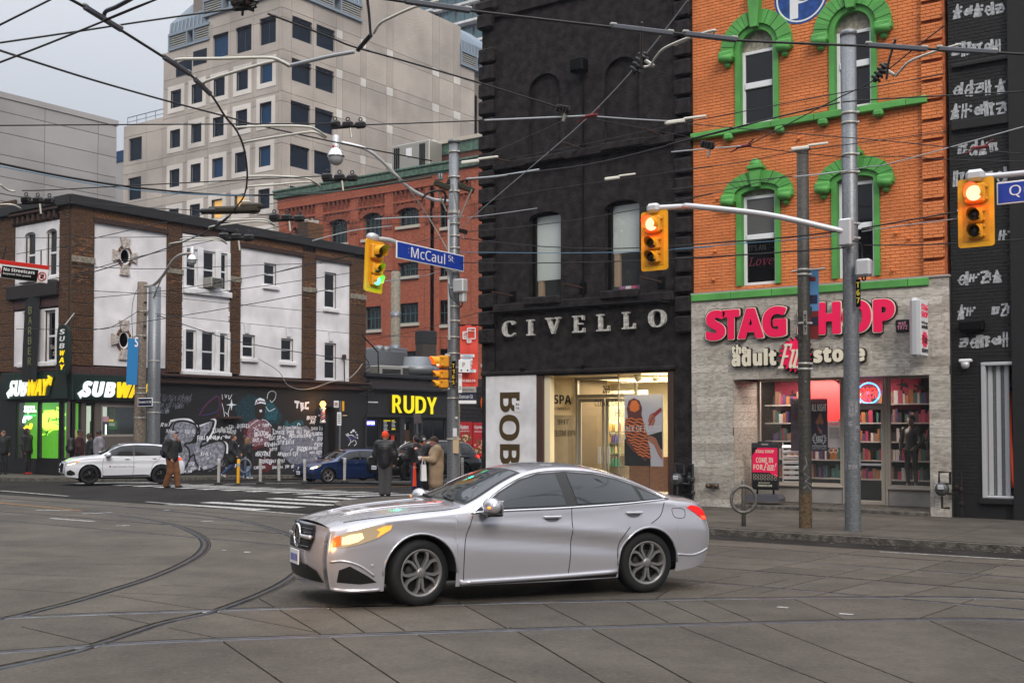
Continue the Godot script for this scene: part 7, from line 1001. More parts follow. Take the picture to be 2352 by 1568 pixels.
	var bh5:=pd(2,815,1020,d5).y-pd(2,820,1310,d5).y;pbox("cloth",mat("bright_blue",K(.04,.44,.68),.7),sky,V(-.02,0,0),V(.42,bh5,.02),0,Transform3D(Basis(V(0,0,1),-.03),V()));sgw(sky,"S","bold",Rect2(.06,bh5*.32,.13,.4),.014,M.white_sign,.004);blade("small navy Queen St W street sign with white arched top on the grey pole",pd(3,1298,690,d5 - .8),.25,.72,.34,M.dk,[["Queen St W","sans",.06,.32,.88,.34,M.white_sign]],true);var d7:=17.;var n7:=pd(2,125,606,d7);var no:=blade("red topped hanging sign No Streetcars beyond this point at the left edge",n7,.55,.86,.25,M.white_sign,[["No Streetcars","bold",.21,.44,.56,.2,M.white_sign],["beyond this point","sans",.21,.2,.5,.16,M.white_sign]],false);pbox("red_top",mat("ttc_red",K(.75,.11,.04),.5),no,V(0,.11,.004),V(.86,.06,.034),.004);pbox("black_field",M.black_metal,no,V(.0,-.03,.014),V(.56,.17,.008))
	for s in [-.35,.35]:ring_mark(no,V(s,-.03,.02),.062);pbox("tram_mark",M.black_metal,no,V(s,-.03,.02),V(.05,.062,.01),.01)
	no.rotation.z=-.13
	for s in [-.3,.3]:var m:=Mb.new();m.tube([V(s,.13,0),V(s*.9,.35,0)],.01,5);put(m,"hanger",M.wire,no)
func ring_mark(o:Node3D,c:Vector3,r:float):
	var m:=Mb.new();var l:=[]
	for i in 20:l.append(c+V(cos(TAU*i/20)*r,sin(TAU*i/20)*r,.004))
	m.tube(l,r*.11,5,true);put(m,"red_ring",mat("du",K(.70,.06,.06),.5),o);var s:=Mb.new();s.tube([c+V(-r*.68,r*.68,.004),c+V(r*.68,-r*.68,.004)],r*.1,5);put(s,"red_bar",M.du,o)
func lamp_head(o:Node3D,c:Vector3,k:float):
	var h:=Mb.new(true);h.lathe([U(0,.62),U(.07,.6),U(.11,.55),U(.12,.28),U(.14,.22),U(.13,.16)],16,Transform3D(Basis().scaled(Vector3.ONE*k),c));put(h,"neck",M.a0,o);var s:=Mb.new(true);s.lathe([U(.13,.17),U(.2,.1),U(.25,0),U(.26,-.06),U(.285,-.07),U(.285,-.1),U(.25,-.11)],20,Transform3D(Basis().scaled(Vector3.ONE*k),c));put(s,"reflector",mat("mirror",K(.85,.85,.86),.12,.9),o);var g:=Mb.new(true);g.lathe([U(.25,-.1),U(.24,-.2),U(.19,-.3),U(.1,-.37),U(0,-.39)],20,Transform3D(Basis().scaled(Vector3.ONE*k),c));put(g,"glass_bowl",mat("lamp_glass",K(.66,.67,.68),.15,.2),o);pbox("label_plate",mat("label_red",K(.7,.05,.04),.5),o,c+V(.0,.22,.12)*k,V(.1,.08,.04)*k,.01)
func flex_post(p:Vector3,h:float,m:Material,label:String,group:String):
	var o:=thing("flexible_post",label,"bollard",p,0,group);var mb:=Mb.new(true);mb.lathe([U(.055,.05),U(.058,h*.7),U(.058,h - .02),U(.045,h),U(0,h)],12);put(mb,"post",m,o);var b:=Mb.new(true);b.lathe([U(0,0),U(.17,0),U(.16,.03),U(.07,.07),U(.05,.08)],14);put(b,"base",M.dt,o);var s:=Mb.new(true);s.lathe([U(.0585,h*.72),U(.061,h*.73),U(.061,h*.83),U(.0585,h*.84)],12);put(s,"band",M.panel_grey if m!=M.a1 else M.white_sign,o);o.rotation.z=rng.randf_range(-.03,.03)
func bike_ring(p:Vector3,h:float,label:String,turn:float,m:Material):
	var o:=thing("bike_ring",label,"bike rack",p,turn);var mb:=Mb.new(true);mb.lathe([U(0,0),U(.042,0),U(.04,h - .02),U(.03,h),U(0,h+.005)],12);put(mb,"post",m,o);var l:=[]
	for i in 28:l.append(V(cos(TAU*i/28)*.23,h*.58+sin(TAU*i/28)*.25,.03))
	var r:=Mb.new(true);r.tube(l,.034,8,true);put(r,"ring",m,o)
func gas_meter(p:Vector3,label:String,m:Material,k:float):
	var o:=thing("gas_meter",label,"gas meter",p);var a:=Mb.new(true);a.lathe([U(0,-.09),U(.11,-.09),U(.15,-.05),U(.15,.05),U(.11,.09),U(0,.09)],18,Transform3D(Basis(Vector3.RIGHT,PI/2).scaled(Vector3.ONE*k),V(-.14,.62,.12)*k));put(a,"meter_body",mat("meter_grey",K(.36,.37,.38),.5,.3,"grime",2.),o);pbox("dial",M.a0,o,V(-.14,.66,.22)*k,V(.13,.1,.05)*k,.01)
	for q in [[-.2,.75,-.2,1.,.28,1.,.28,.0],[-.08,.74,.04,.74,.04,1.],[-.02,.52,.18,.52,.18,.8],[-.14,.46,-.14,.2,.02,.2]]:
		var l:=[]
		for i in range(0,q.size(),2):l.append(V(q[i],q[i+1],.12)*k)
		var t:=Mb.new();t.tube(l,.028*k,8);put(t,"pipe",m,o)
	for q in [[.28,.62],[.28,.3],[.18,.66]]:var v:=pbox("valve",m,o,V(q[0],q[1],.12)*k,V(.1,.12,.1)*k,.03)
func small_things():
	mat("cv",K(.80,.79,.78),.6,0,"patchy",1.5);mat("bg",K(.85,.62,.02),.6)
	for q in [[3,1955,1425,1195,"leftmost white flexible post in front of the big bubble letter graffiti",1],[3,2130,1435,1200,"yellow flexible post standing between white ones at the crosswalk",2],[4,90,1418,1200,"white flexible post right of the grey bike ring by the mural",1],[4,258,1412,1208,"white flexible post left of the blue hatchback's nose",1],[4,488,1412,1200,"white flexible post before the blue hatchback's headlight",1],[4,845,1406,1190,"white flexible post before the blue hatchback's front door",1],[4,1365,1396,1188,"white flexible post right of the person in the orange hat",1],[4,1905,1330,1188,"white flexible post behind the corner pole before the black car",1]]:
		var d:=42. if q[0]==3 else 43.6+maxf(0,(q[1]-700)*.002);var p:=pd(q[0],q[1],q[2],d);var t:=pd(q[0],q[1],q[3],d)
		if q[1]==1905:p=pd(4,1905,1400,d)
		flex_post(p,t.y-p.y,M.cv if q[5]==1 else M.bg,q[4],"flexible posts along the side street")
	var rp:=pd(3,2195,1372,43.);bike_ring(rp,pd(3,2195,1180,43.).y-rp.y,"grey bike ring post beside the walking couple at the mural",.5,mat("bp",K(.36,.39,.43),.6,.3));var r2:=on_g(vp(10,376,1436),.127);var dd:=depth(r2);bike_ring(r2,pd(10,373,1185,dd).y-r2.y,"grey metal bike ring post on the sidewalk before the orange shop",.45,mat("ring_grey",K(.45,.44,.42),.55,.4,"grime",1.5));var g1:=on_z(vp(8,1468,1525),-25.4);gas_meter(V(g1.x,-.07,-25.42),"galvanized gas meter with pipes at the foot of the salon building",mat("pipe_dark",K(.24,.25,.26),.5,.4),1.);var g2:=on_z(vp(10,1510,1400),-25.4);gas_meter(V(g2.x,-.07,-25.3),"rusty brown gas meter with pipes beside the glyph wall",mat("pipe_rust",K(.16,.12,.10),.7,.3,"patchy",1.5),.95);var s1:=on_z(vp(10,215,1217),-25.38);var so:=thing("fire_connection","small capped brass pipe stub on the grey cladding wall","pipe",s1)
	for s in [-.06,.06]:var m:=Mb.new(true);m.lathe([U(0,.17),U(.055,.17),U(.06,.1),U(.05,.08),U(.04,0)],12,Transform3D(Basis(V(0,1,0),s*6)*Basis(Vector3.RIGHT,PI/2),V(s,0,0)));put(m,"outlet",mat("brass_old",K(.36,.28,.22),.45,.5),so)
	pbox("plate",M.galv,so,V(0,0,.0),V(.26,.14,.02),.02);var ap:=on_z(vp(10,495,1305),-25.75);ap.y=.07;var ad:=depth(ap);var ao:=thing("sandwich_board","black framed sidewalk sign COME IN FOR Fun on a grey rubber base","sign",V(ap.x,ap.y,ap.z),.12);var k:=ad/FO*.42124;var bs:=Mb.new();bs.prism(PA([U(-94*k,0),U(94*k,0),U(94*k,18*k),U(80*k,38*k),U(-80*k,38*k),U(-94*k,18*k)]),-.25,.25);put(bs,"base",mat("base_grey",K(.30,.30,.33),.6),ao)
	for s in [-1,1]:pbox("spring_leg",M.black_metal,ao,V(s*45*k,50*k,0),V(.04,40*k,.05),.01)
	var fw:=76*k;var y0:=62*k;var y1:=318*k;pbox("frame",mat("d5",K(.17,.17,.19),.5),ao,V(0,(y0+y1)/2,0),V(fw*2,y1-y0,.07),.03);pbox("handle",M.d5,ao,V(0,y1+.01,0),V(fw*1.1,.06,.06),.02);pbox("handle_slot",M.panel_grey,ao,V(0,y1-8*k,.037),V(fw*.5,8*k,.006));var iw:=fw-6*k;pbox("poster",M.sign_black,ao,V(0,(y0+6*k+y1-26*k)/2,.036),V(iw*2,y1-y0-32*k,.006));var ph2:=Mb.new();ph2.prism(PA([U(-iw,y1-70*k),U(-iw+30*k,y1-27*k),U(iw,y1-27*k),U(iw,y0+70*k),U(iw-45*k,y0+95*k),U(-iw,y0+95*k)]),.039,.042,Transform3D(),false);put(ph2,"pink_print",M.pink,ao)
	for q in [["STAG SHOP",-.72,y1-55*k,1.44,17,"bold",.0],["COME IN",-.7,y1-108*k,1.35,28,"bold",.0],["FOR",-.9,y1-146*k,.75,28,"bold",.0],["Fun!",-.05,y1-150*k,.9,40,"serifb",.3],["STAGSHOP.COM",-.55,y0+18*k,1.1,11,"bold",.0],["@STAGSHOP",-.5,y0+34*k,.9,8,"sans",.0]]:sgw(ao,q[0],q[5],Rect2(q[1]*iw,q[2],q[3]*iw,q[4]*k),.043,M.ac,.003,q[6])
	for i in 14:
		var c:=V((-6+2*(i%7))*iw/7.2,y0+(78-17*(i/7))*k,.043);var l:=[]
		for e in 8:l.append(c+V(cos(TAU*e/8),sin(TAU*e/8),0)*iw*.1)
		var m:=Mb.new();m.tube(l,.003,4,true);put(m,"printed_circle",M.ac,ao)
	var bp:=on_x(vp(4,650,880),-41.);var bo:=thing("barber_pole","striped barber pole with a glowing globe on the black mural wall","barber pole",bp);var kk:=depth(bp)/FO*.25634;var gl:=Mb.new(true);gl.lathe([U(0,200*kk),U(16*kk,196*kk),U(28*kk,172*kk),U(16*kk,148*kk),U(0,144*kk)],16);put(gl,"globe_lamp",glow("globe_light",K(1.,.72,.34),3.),bo);lamp(bo,V(.45,172*kk,0),K(1,.7,.35),.7,.15)
	for q in [[0,22],[118,143]]:var cpm:=Mb.new(true);cpm.lathe([U(0,q[0]*kk),U(20*kk,q[0]*kk),U(28*kk,(q[0]+6)*kk),U(28*kk,(q[1]-4)*kk),U(14*kk,q[1]*kk),U(0,q[1]*kk)],16);put(cpm,"end_cap",M.a0,bo)
	var cy:=Mb.new(true);cy.lathe([U(22*kk,20*kk),U(22*kk,120*kk)],18);put(cy,"glass_tube",M.white_sign,bo)
	for s in 4:
		var st:=Mb.new()
		for e in 16:var a0:=TAU*(e/16.*1.1+s/4.);var a1:=TAU*((e+1)/16.*1.1+s/4.);var y0b:=(20+84*e/16.)*kk;var y1b:=(20+84*(e+1)/16.)*kk;var rr:=22.6*kk;st.quad(V(cos(a0)*rr,y0b,-sin(a0)*rr),V(cos(a1)*rr,y1b,-sin(a1)*rr),V(cos(a1)*rr,y1b+15*kk,-sin(a1)*rr),V(cos(a0)*rr,y0b+15*kk,-sin(a0)*rr))
		put(st,"stripe",[M.at,M.dk][s%2],bo)
	pbox("wall_bracket",M.a0,bo,V(-.15,70*kk,0),V(.3,.1,.1),.02);var npb:=pd(4,795,1400,47.5);npb.y=gy(npb.z)+.12;var npo:=thing("sign_post","leaning post with white and yellow no parking signs near the barber pole","sign",npb,.75);var nk:=47.5/FO*.25634;var hgt:=pd(4,805,680,47.5).y-npb.y;var pm:=Mb.new();pm.tube([V(0,0,0),V(.05,hgt,0)],.04,8);put(pm,"post",M.galv,npo);pbox("round_sign_plate",M.white_sign,npo,V(-.12,hgt-28*nk,.06),V(44*nk,62*nk,.02),.01);ring_mark(npo,V(-.12,hgt-28*nk,.075),15*nk);sgw(npo,"P","bold",Rect2(-.12-7*nk,hgt-37*nk,14*nk,19*nk),.075,M.black_metal,.004);pbox("yellow_plate",M.bg,npo,V(.16,hgt-45*nk,-.05),V(20*nk,88*nk,.02),.005);pbox("lower_plate",M.white_sign,npo,V(0,hgt-160*nk,.06),V(38*nk,120*nk,.02),.01)
	for i in 6:pbox("printed_line",M.black_metal,npo,V(0,hgt-(120+i*15)*nk,.073),V(24*nk,5*nk,.004))
	var hs:=on_x(vp(4,850,808),-40.7);blade("small black hanging sign lettered MANSTOP by the barber door",hs,.6,46*kk,36*kk,M.black_metal,[["MANSTOP","serif",.06,.3,.88,.36,M.ac]],false,"hanging_sign");var rb:=pd(4,1500,835,38.);var ro:=thing("back_of_sign","small grey sign seen from behind on a leaning post before the burger shop","sign",rb,.6);pbox("plate",mat("plum_back",K(.30,.27,.28),.6),ro,V(),V(.25,.33,.02),.01,Transform3D(Basis(V(0,0,1),.08),V()));var rm:=Mb.new();rm.tube([V(-.02,.1,-.03),V(.04,-1.9,-.03)],.03,6);put(rm,"post",M.bp,ro);var tg:=on_x(vp(4,1040,440),-40.9);var to:=thing("cable_tangle","tangle of black cables and bracket at the end of the corner building","cable",tg);var tm:=Mb.new(true);var tp:=[]
	for i in 26:tp.append(V(.05*sin(i*2.1),.9-i*.08+.1*sin(i*1.3),.45*sin(i*1.7)*(.4+i*.03)))
	tm.tube(curve2(tp,3),.022,5);put(tm,"cables",M.wire,to);var tb:=Mb.new();tb.tube([V(0,2.,.3),V(0,1.2,-.9),V(0,.1,-.95)],.04,6);put(tb,"bracket",M.wire,to);var dc:=thing("drooping_cable","pale cable drooping in a loop below the rusty cornice over the mural","cable",on_x(vp(4,500,575),-40.8));var di:=dc.transform.affine_inverse();var dl:=[]
	for q in [[70,300],[250,410],[330,530],[440,575],[560,565],[660,530],[740,505],[870,485],[960,410],[1005,345]]:dl.append(di*on_x(vp(4,q[0],q[1]),-40.82))
	var dmb:=Mb.new(true);dmb.tube(curve2(dl,4),.02,5);put(dmb,"cable",M.alu,dc);var dp:=thing("drain_pipe","thin rusty pipe with a round head at the end white panel","pipe",on_x(vp(4,842,400),-41.15));var dpm:=Mb.new(true);var dq:=dp.transform.affine_inverse();dpm.tube([dq*on_x(vp(4,842,290),-41.15),dq*on_x(vp(4,846,515),-41.15)],.03,6);put(dpm,"pipe",M.bw,dp);pbox("pipe_head",M.bw,dp,dq*on_x(vp(4,842,285),-41.1),V(.2,.25,.2),.05)
func strand(label:String,z:int,pts:Array,d0:float,d1:float,r:float,m:Material=null,called:="overhead_wire")->Node3D:
	var n:=pts.size()/2;var w:=[]
	for i in n:w.append(ph(z,pts[i*2],pts[i*2+1],d0)if d1<0 else pd(z,pts[i*2],pts[i*2+1],lerpf(d0,d1,float(i)/(n-1))))
	return strand3(label,w,r,m,called)
func strand3(label:String,w:Array,r:float,m:Material=null,called:="overhead_wire")->Node3D:
	var c:Vector3=w[0];var l:=[]
	for p in w:l.append(p-c)
	var mb:=Mb.new(true);mb.tube(curve2(l,6)if l.size()>2 else l,r,6);var o:=put(mb,called,m if m else M.wire);o.position=c;return tag(o,label,"wire","overhead wires above the crossing")
func insulator(label:String,p:Vector3,turn:float,k:float,m:Material):
	k*=.72;var o:=thing("wire_insulator",label,"insulator",p,turn,"dark insulators on the wires")
	for i in 3:
		pbox("block",m,o,V((i-1)*.3,.03*(1-i),0)*k,V(.24,.15,.12)*k,.04*k);var rg:=Mb.new();var l:=[]
		for e in 8:l.append(V((i-1)*.3*k+cos(TAU*e/8)*.04*k,(.12+.03*(1-i))*k+sin(TAU*e/8)*.04*k,0))
		rg.tube(l,.014*k,4,true);put(rg,"eye",m,o)
	pbox("bar",m,o,V(0,-.04,0)*k,V(.8,.08,.08)*k,.02);var h:=Mb.new();h.tube([V(.06,-.08,0)*k,V(.09,-.3,0)*k],.025*k,6);put(h,"hanger",M.alu,o)
func beam(label:String,a:Vector3,b:Vector3,r:float):
	r*=.75;var o:=thing("wire_beam",label,"wire fitting",(a+b)/2,0,"steel contact wire bars");var t:=Transform3D(Basis.looking_at((b-a).normalized(),Vector3.UP),V());pbox("bar",M.bu,o,V(),V(r*2,r*2.2,a.distance_to(b)),r*.4,t)
	for s in [-.47,.47]:pbox("end_clip",M.alu,o,V(0,r,a.distance_to(b)*s),V(r*1.4,r*1.2,r*3),r*.3,t)
func wires():
	mat("bu",K(.30,.31,.34),.5,.4);mat("am",K(.74,.735,.70),.5);mat("cable_blue",K(.30,.47,.58),.5);mat("cable_pale",K(.58,.60,.62),.5);mat("cable_teal",K(.05,.27,.22),.5);var hc:=5.65;var ww:=.0085;strand("contact wire entering at the top left and bending in a long curve over the crossing",1,[440,-20,570,50,815,205,1100,385,1275,500,1415,635,1510,780,1590,880,1640,1010,1660,1180,1640,1310,1590,1385,1510,1480,1400,1555],hc,-1,.014);strand("lower tail of the curved contact wire before the white stucco panels",2,[1430,260,1290,355,1130,425,1025,465,800,540,590,605,380,655],hc,-1,.012)
	for q in [[565,45,815,200,"upper left"],[1098,382,1275,498,"second"],[1308,532,1412,632,"third"]]:beam("grey contact wire bar on the curved wire, %s one against the sky and tower"%q[4],ph(1,q[0],q[1],hc - .02),ph(1,q[2],q[3],hc - .02),.03)
	var n:=0
	for q in [[1,[1190,420,1200,398,1500,392,1760,385,1840,392,1890,415,1940,440],"topmost, before the tower's upper windows"],[1,[1370,575,1385,545,1600,475,1830,412,1890,415,1940,445],"second, before the tower's second window row"],[1,[1590,875,1600,855,1850,845,2060,850,2130,875,2190,915],"third, left of the glass street lamp"],[1,[1635,980,1645,955,1850,920,2060,888,2120,890,2185,925],"fourth, just left of the street lamp bowl"],[1,[1660,1200,1670,1185,1850,1182,2040,1195,2110,1220,2150,1250],"fifth, upper of the pair at the tower's foot"],[1,[1660,1265,1670,1252,1850,1240,2060,1222,2110,1228,2150,1252],"sixth, lower of the pair at the tower's foot"],[2,[1310,340,1325,322,1480,302,1600,290,1670,295,1720,315],"seventh, above the roof of the corner building"],[2,[1368,305,1385,285,1550,278,1650,278,1690,292,1720,312],"eighth, just above the corner building roof"],[2,[1060,445,1075,428,1200,412,1330,405,1390,412,1420,430],"ninth, below the roofline near the bay windows"],[2,[1130,410,1145,400,1260,395,1350,393,1390,405,1420,428],"tenth, above the upper bay windows"],[2,[0,60,30,85,60,98,90,100],"short one at the far left before the grey building"],[2,[0,185,50,183,90,190,125,208],"lowest at the far left edge"]]:var o:=strand("pale bent pull-off rod, %s"%q[2],q[0],q[1],hc+.03,-1,.016,M.am,"pull_off_rod");o.set_meta("group","bent pull-off rods");o.set_meta("category","wire fitting");n+=1
	for q in [["thick cable from the left edge across sky and tower to the corner pole",1,[-60,318,100,372,600,530,1100,672,1510,780,1750,845,2352,975,2900,1080],14,28.,.017,"wire"],["blurred thin wire across the top left corner of the sky",1,[-60,195,370,-20],9,9,.008,"wire"],["wire rising from the left edge to the dark junction at the top",1,[-60,295,490,215,830,163,1230,105,1600,55],11,12.6,.010,"wire"],["wire climbing steeply from the left edge out of the top",1,[-60,440,320,293,690,143,1060,-10],10,10,.009,"wire"],["twin of the steep wire leaving the top left",1,[690,137,880,58,1075,-16],10,9.8,.007,"wire"],
		["heavy cable from the top junction down across the tower to the red insulators",5,[-50,100,100,155,400,270,560,335,900,430,1500,605,2080,785],13,17.2,.0125,"wire"],["level span wire from the left edge past the lamp to the salon wall",1,[-50,843,900,836,2250,830],15,15,.009,"wire"],["level span wire right of the lamp with pale strain rod",5,[560,905,1000,890,1510,870],15,16.6,.009,"wire"],["pale strain rod before the salon's blocked arches",7,[115,628,350,618,640,605],16.6,17.4,.014,"cable_pale"],
		["black cable bundle sagging from the left edge to the corner pole",1,[-60,1085,400,1180,850,1252,1300,1297,1640,1312,2000,1300,2352,1275,2900,1190],20,27.8,.022,"wire"],["pale blue communications cable sagging just below the black bundle",1,[-60,1105,400,1195,700,1248,1000,1285,1300,1305,1700,1315],20,24,.010,"cable_blue"],["teal cable along the red building's eaves to the corner pole",5,[0,1412,380,1392,700,1345,1000,1290,1250,1240],25,28,.013,"cable_teal"],
		["thin span wire with loop end across the grey building",1,[145,1280,350,1275,900,1245,1600,1210,2220,1180],16,16,.008,"wire"],["thin span wire over the corner building roof to the red building",1,[-50,1288,200,1330,900,1390,1480,1420,1870,1450,2352,1500],20,24,.008,"wire"],["sloping wire before the tower's lower windows",2,[570,400,900,325,1230,252,1360,238,1560,205,2352,60],20,27,.008,"wire"],
		["wire crossing the white panel beside the upper oval window",2,[100,495,380,450,560,420],22,24,.007,"wire"],["level wire before the upper bay windows",2,[95,392,480,392,1040,388,1430,386,1950,380],24,26,.007,"wire"],["long wire rising rightward over the white panels to the pole",2,[0,700,380,640,810,525,1100,460,1900,290,2352,190],22,28,.008,"wire"],["level wire across the oval window panel",2,[100,565,560,575,970,588,1600,565,2300,545],24,27,.008,"wire"],["slack wire below the upper windows of the corner building",2,[340,712,700,732,970,742,1400,728,2270,602],26,27.5,.008,"wire"],
		["rising wire behind the wooden pole to the green signal",2,[580,770,1050,722,1650,625,2270,490],30,28,.009,"wire"],["wire across the lower white panels to the signal",2,[580,972,900,920,1450,830,2270,678],36,28,.010,"wire"],["faint wire sloping down across the stucco to the right",2,[970,755,1500,812,2290,885],44,42,.010,"wire"],["second faint wire sloping over the lower keystones",2,[970,868,1420,918,2290,1002],45,42,.010,"wire"],["service cable drooping over the lower windows to the roof end",2,[965,872,1250,970,1500,1045,1900,1115,2290,1172],46,44,.018,"wire"],["slack wire between the corner windows and the wooden pole",2,[100,965,400,968,570,965,690,955,870,850],46,46.4,.014,"wire"],["thin drop wire beside the wooden pole insulators",2,[870,700,840,760,825,860,830,1020],46.2,46.3,.010,"wire"],
		["twisted wire over the chimney to the corner pole",6,[-20,475,300,430,830,340,1350,288],27,28,.010,"wire"],["pale wrapped rod reaching the corner pole under the lamp arm",6,[780,345,1100,328,1480,325],27.5,28,.016,"cable_pale"],["twisted pale tie wire above the red building's window row",6,[290,515,600,437,920,398],27,27.8,.014,"cable_pale"],["thin wire over the arched windows of the red building",6,[-20,495,400,447,700,400,1150,372,1345,355],27,28,.008,"wire"],["wire from the white end panel up to the signal head",6,[-20,768,300,688,690,612],28,27,.009,"wire"],["dark tie from the signal to the pole above the street sign",6,[870,576,1100,530,1340,472],27,28,.009,"wire"],["level guy wire under the street sign",6,[860,752,1050,745,1290,738],27,28,.010,"wire"],["pale strain rod under the street sign",6,[860,832,1120,800,1290,756],27,28,.012,"cable_pale"],["faint line sloping across the lower red windows",6,[690,1300,1100,1220,1600,1075],45,44,.010,"wire"],["frayed line across the brick above the rooftop vents",6,[690,1245,1000,1265,1600,1282],45,44,.010,"wire"],
		["black cable from the corner pole across the salon windows",7,[-10,1245,380,1285,700,1298,925,1295,1210,1280],28,22.5,.012,"wire"],["blue cable across the salon windows to the signal",7,[-10,1318,500,1322,925,1315,1307,1290],28,22,.009,"cable_blue"],["lowest pale cable across the salon windows to the grey pole",7,[-10,1372,400,1374,800,1366,1307,1345],28,22,.012,"wire"],["thick sleeved cable rising across the salon to the grey pole",7,[0,942,330,902,700,852,1210,725,1500,650],28,22,.015,"wire"],["pale sleeve splice on the cable by the salon quoins",7,[20,935,190,920,400,886],27.6,26.5,.025,"cable_pale"],["thin wire above the salon windows",7,[0,1082,300,1015,650,960,1307,870],28,22,.007,"wire"],["pale strain wire left of the salon's first window",7,[20,1138,200,1115,390,1088],28,27,.010,"cable_pale"],["wire over the salon window heads to the signal arm",7,[0,1212,300,1185,550,1155,925,1092,1307,1012],28,22,.009,"wire"],["long diagonal wire from the corner pole to the top by the orange wall",7,[0,1185,110,1085,380,855,640,628,900,355,1180,0],28,13,.0085,"cable_pale"],["thin wire rising from the quoins to the red insulators",7,[150,800,340,715,545,622],20,17.4,.006,"wire"],["thin sagging wire between the blocked arches and the orange wall",7,[700,625,900,660,1210,720],17.4,19,.006,"wire"],["thin wire under the blocked arches",7,[150,850,600,760,1120,650,1307,612],20,18,.006,"wire"],["span wire from red insulators to the pale turnbuckle",7,[660,605,860,620,1075,632],17.4,18,.010,"cable_pale"],
		["cable from the salon edge to the grey pole's clamp",9,[-40,790,250,715,550,640,900,558],22.5,20.8,.015,"wire"],["cable from the clamp right across the glyph wall",9,[915,555,1200,535,1500,520,1903,498],20.8,19,.013,"wire"],["wire rising across the orange wall under the upper windows",9,[-20,680,400,602,870,512,1200,452,1470,402],18,16,.0075,"wire"],["wire falling across the orange wall past both poles",9,[-20,665,560,718,1130,765,1480,800,1903,838],18,17,.0075,"wire"],["diagonal wire across the grey pole to the upper right",9,[395,795,500,738,870,545,1080,440,1300,270,1470,140],18,13,.008,"wire"],["pale tie from the salon edge to the red splice",9,[-20,828,200,808,365,796],18,18,.010,"cable_pale"],["wire from the red splice to the grey pole",9,[380,796,700,835,955,858],18,20.6,.008,"wire"],["long thin wire over the lower green arches",9,[-20,932,350,885,640,830,1000,780,1480,716],19,17,.007,"wire"],["frayed wire from the pale turnbuckle to the old pole",9,[-20,1032,300,995,640,962],20,20.7,.009,"wire"],["pale strain rod between the old and grey poles",9,[650,964,800,948,945,930],20.7,20.7,.013,"cable_pale"],["pale strain rod right of the grey pole",9,[950,930,1060,908,1200,885,1903,690],20.5,18,.009,"cable_pale"],["thin wire dipping below the arch hood to the old pole",9,[-20,1102,280,1035,540,975,700,935],20,20.7,.007,"wire"],["wire right of the grey pole across the pilaster",9,[1020,858,1200,852,1480,868,1903,880],20.6,19,.008,"wire"],
		["upper black service cable left of the grey pole",9,[-20,1342,300,1318,640,1290,880,1262],22,20.7,.014,"wire"],["blue service cable left of the grey pole",9,[-20,1360,300,1332,650,1305,880,1280],22,20.7,.009,"cable_blue"],["lowest black service cable to the grey pole",9,[-20,1412,350,1390,650,1370,930,1350],22,20.7,.014,"wire"],["black service cable right of the grey pole rising to the signal",9,[1020,1245,1250,1205,1540,1155],20.6,19.6,.014,"wire"],["pale service cable right of the grey pole",9,[1020,1262,1250,1228,1540,1192],20.6,19.6,.009,"cable_pale"],["lowest cable right of the grey pole across the pilaster",9,[1030,1336,1300,1335,1560,1325,1903,1305],20.6,19,.012,"wire"]]:
		strand(q[0],q[1],q[2],q[3],q[4],q[5],M[q[6]])
	var tp:=[]
	for q in [[820,-12],[1062,22],[1405,62],[1540,75],[1690,92],[1930,103],[2130,112],[2400,127]]:tp.append(ph(0,q[0],q[1],hc))
	strand3("contact wire running along the top from the tower to the right edge",tp,.0125);var bi:=0
	for q in [[1405,60,1545,77],[1572,77,1692,91],[1992,103,2130,113],[2155,112,2290,120],[930,2,1080,24]]:beam("grey bar on the top contact wire, %s"%["before the salon wall","at the orange wall's left edge","right of the grey pole","before the glyph wall","above the tower's east face"][bi],ph(0,q[0],q[1],hc - .02),ph(0,q[2],q[3],hc - .02),.03);bi+=1
	for q in [[7,[938,118,936,200,934,330,938,350],"dropper rod hanging from the top wire before the salon"],[7,[1185,195,1060,250,1010,300,990,335],"pale curved rod from the salon wire up to the orange wall"],[7,[950,350,975,345,990,335],"short pale hook below the salon dropper"],[9,[0,245,110,195,215,165,208,180],"pale hooked rod at the orange wall's top left"],[9,[1205,215,1185,275,1165,350,1155,430],"dropper rod right of the upper orange window"],[9,[1560,240,1420,280,1290,330,1240,375,1205,415],"pale curved rod across the orange pilaster"],[5,[1180,5,1010,50,850,120,760,170,715,240],"pale curved rod before the tower's east face"],[5,[665,-20,680,110,690,250],"dark dropper rod hanging from the top beside the tower roof"],[5,[0,420,50,440,100,470],"pale rod end beside the tower's corner window"],[1,[900,-20,780,45,710,75,695,110],"thick dark hook rod at the top left bar"]]:var o:=strand(q[2],q[0],q[1],hc+.05,-1,.013 if q[0]!=1 else .02,M.am if "pale" in q[2] else M.bu,"pull_off_rod");o.set_meta("category","wire fitting");o.set_meta("group","bent pull-off rods")
	strand("yellowed wrapped cable stub before the tower's corner windows",5,[110,472,250,440,400,405,570,375],hc+.1,-1,.02,M.cable_pale);strand("dark wrapped joint rising from the tower wires to the curved rod",5,[600,360,650,300,690,255],hc+.1,-1,.025,M.wire);var kn:=thing("wire_junction","dark knot of wires and brown clamps at the top of the tower","wire fitting",pd(1,1640,30,12.6));var km:=Mb.new(true);var kp:=[]
	for i in 18:kp.append(V(.14*sin(i*2.4),.06*cos(i*1.9),.1*cos(i*2.7)))
	km.tube(curve2(kp,4),.014,6);put(km,"wire_coil",M.wire,kn)
	for q in [[-.1,.02],[.08,-.01],[.12,.04]]:pbox("clamp",M.bw,kn,V(q[0],q[1],.05),V(.09,.06,.06),.02)
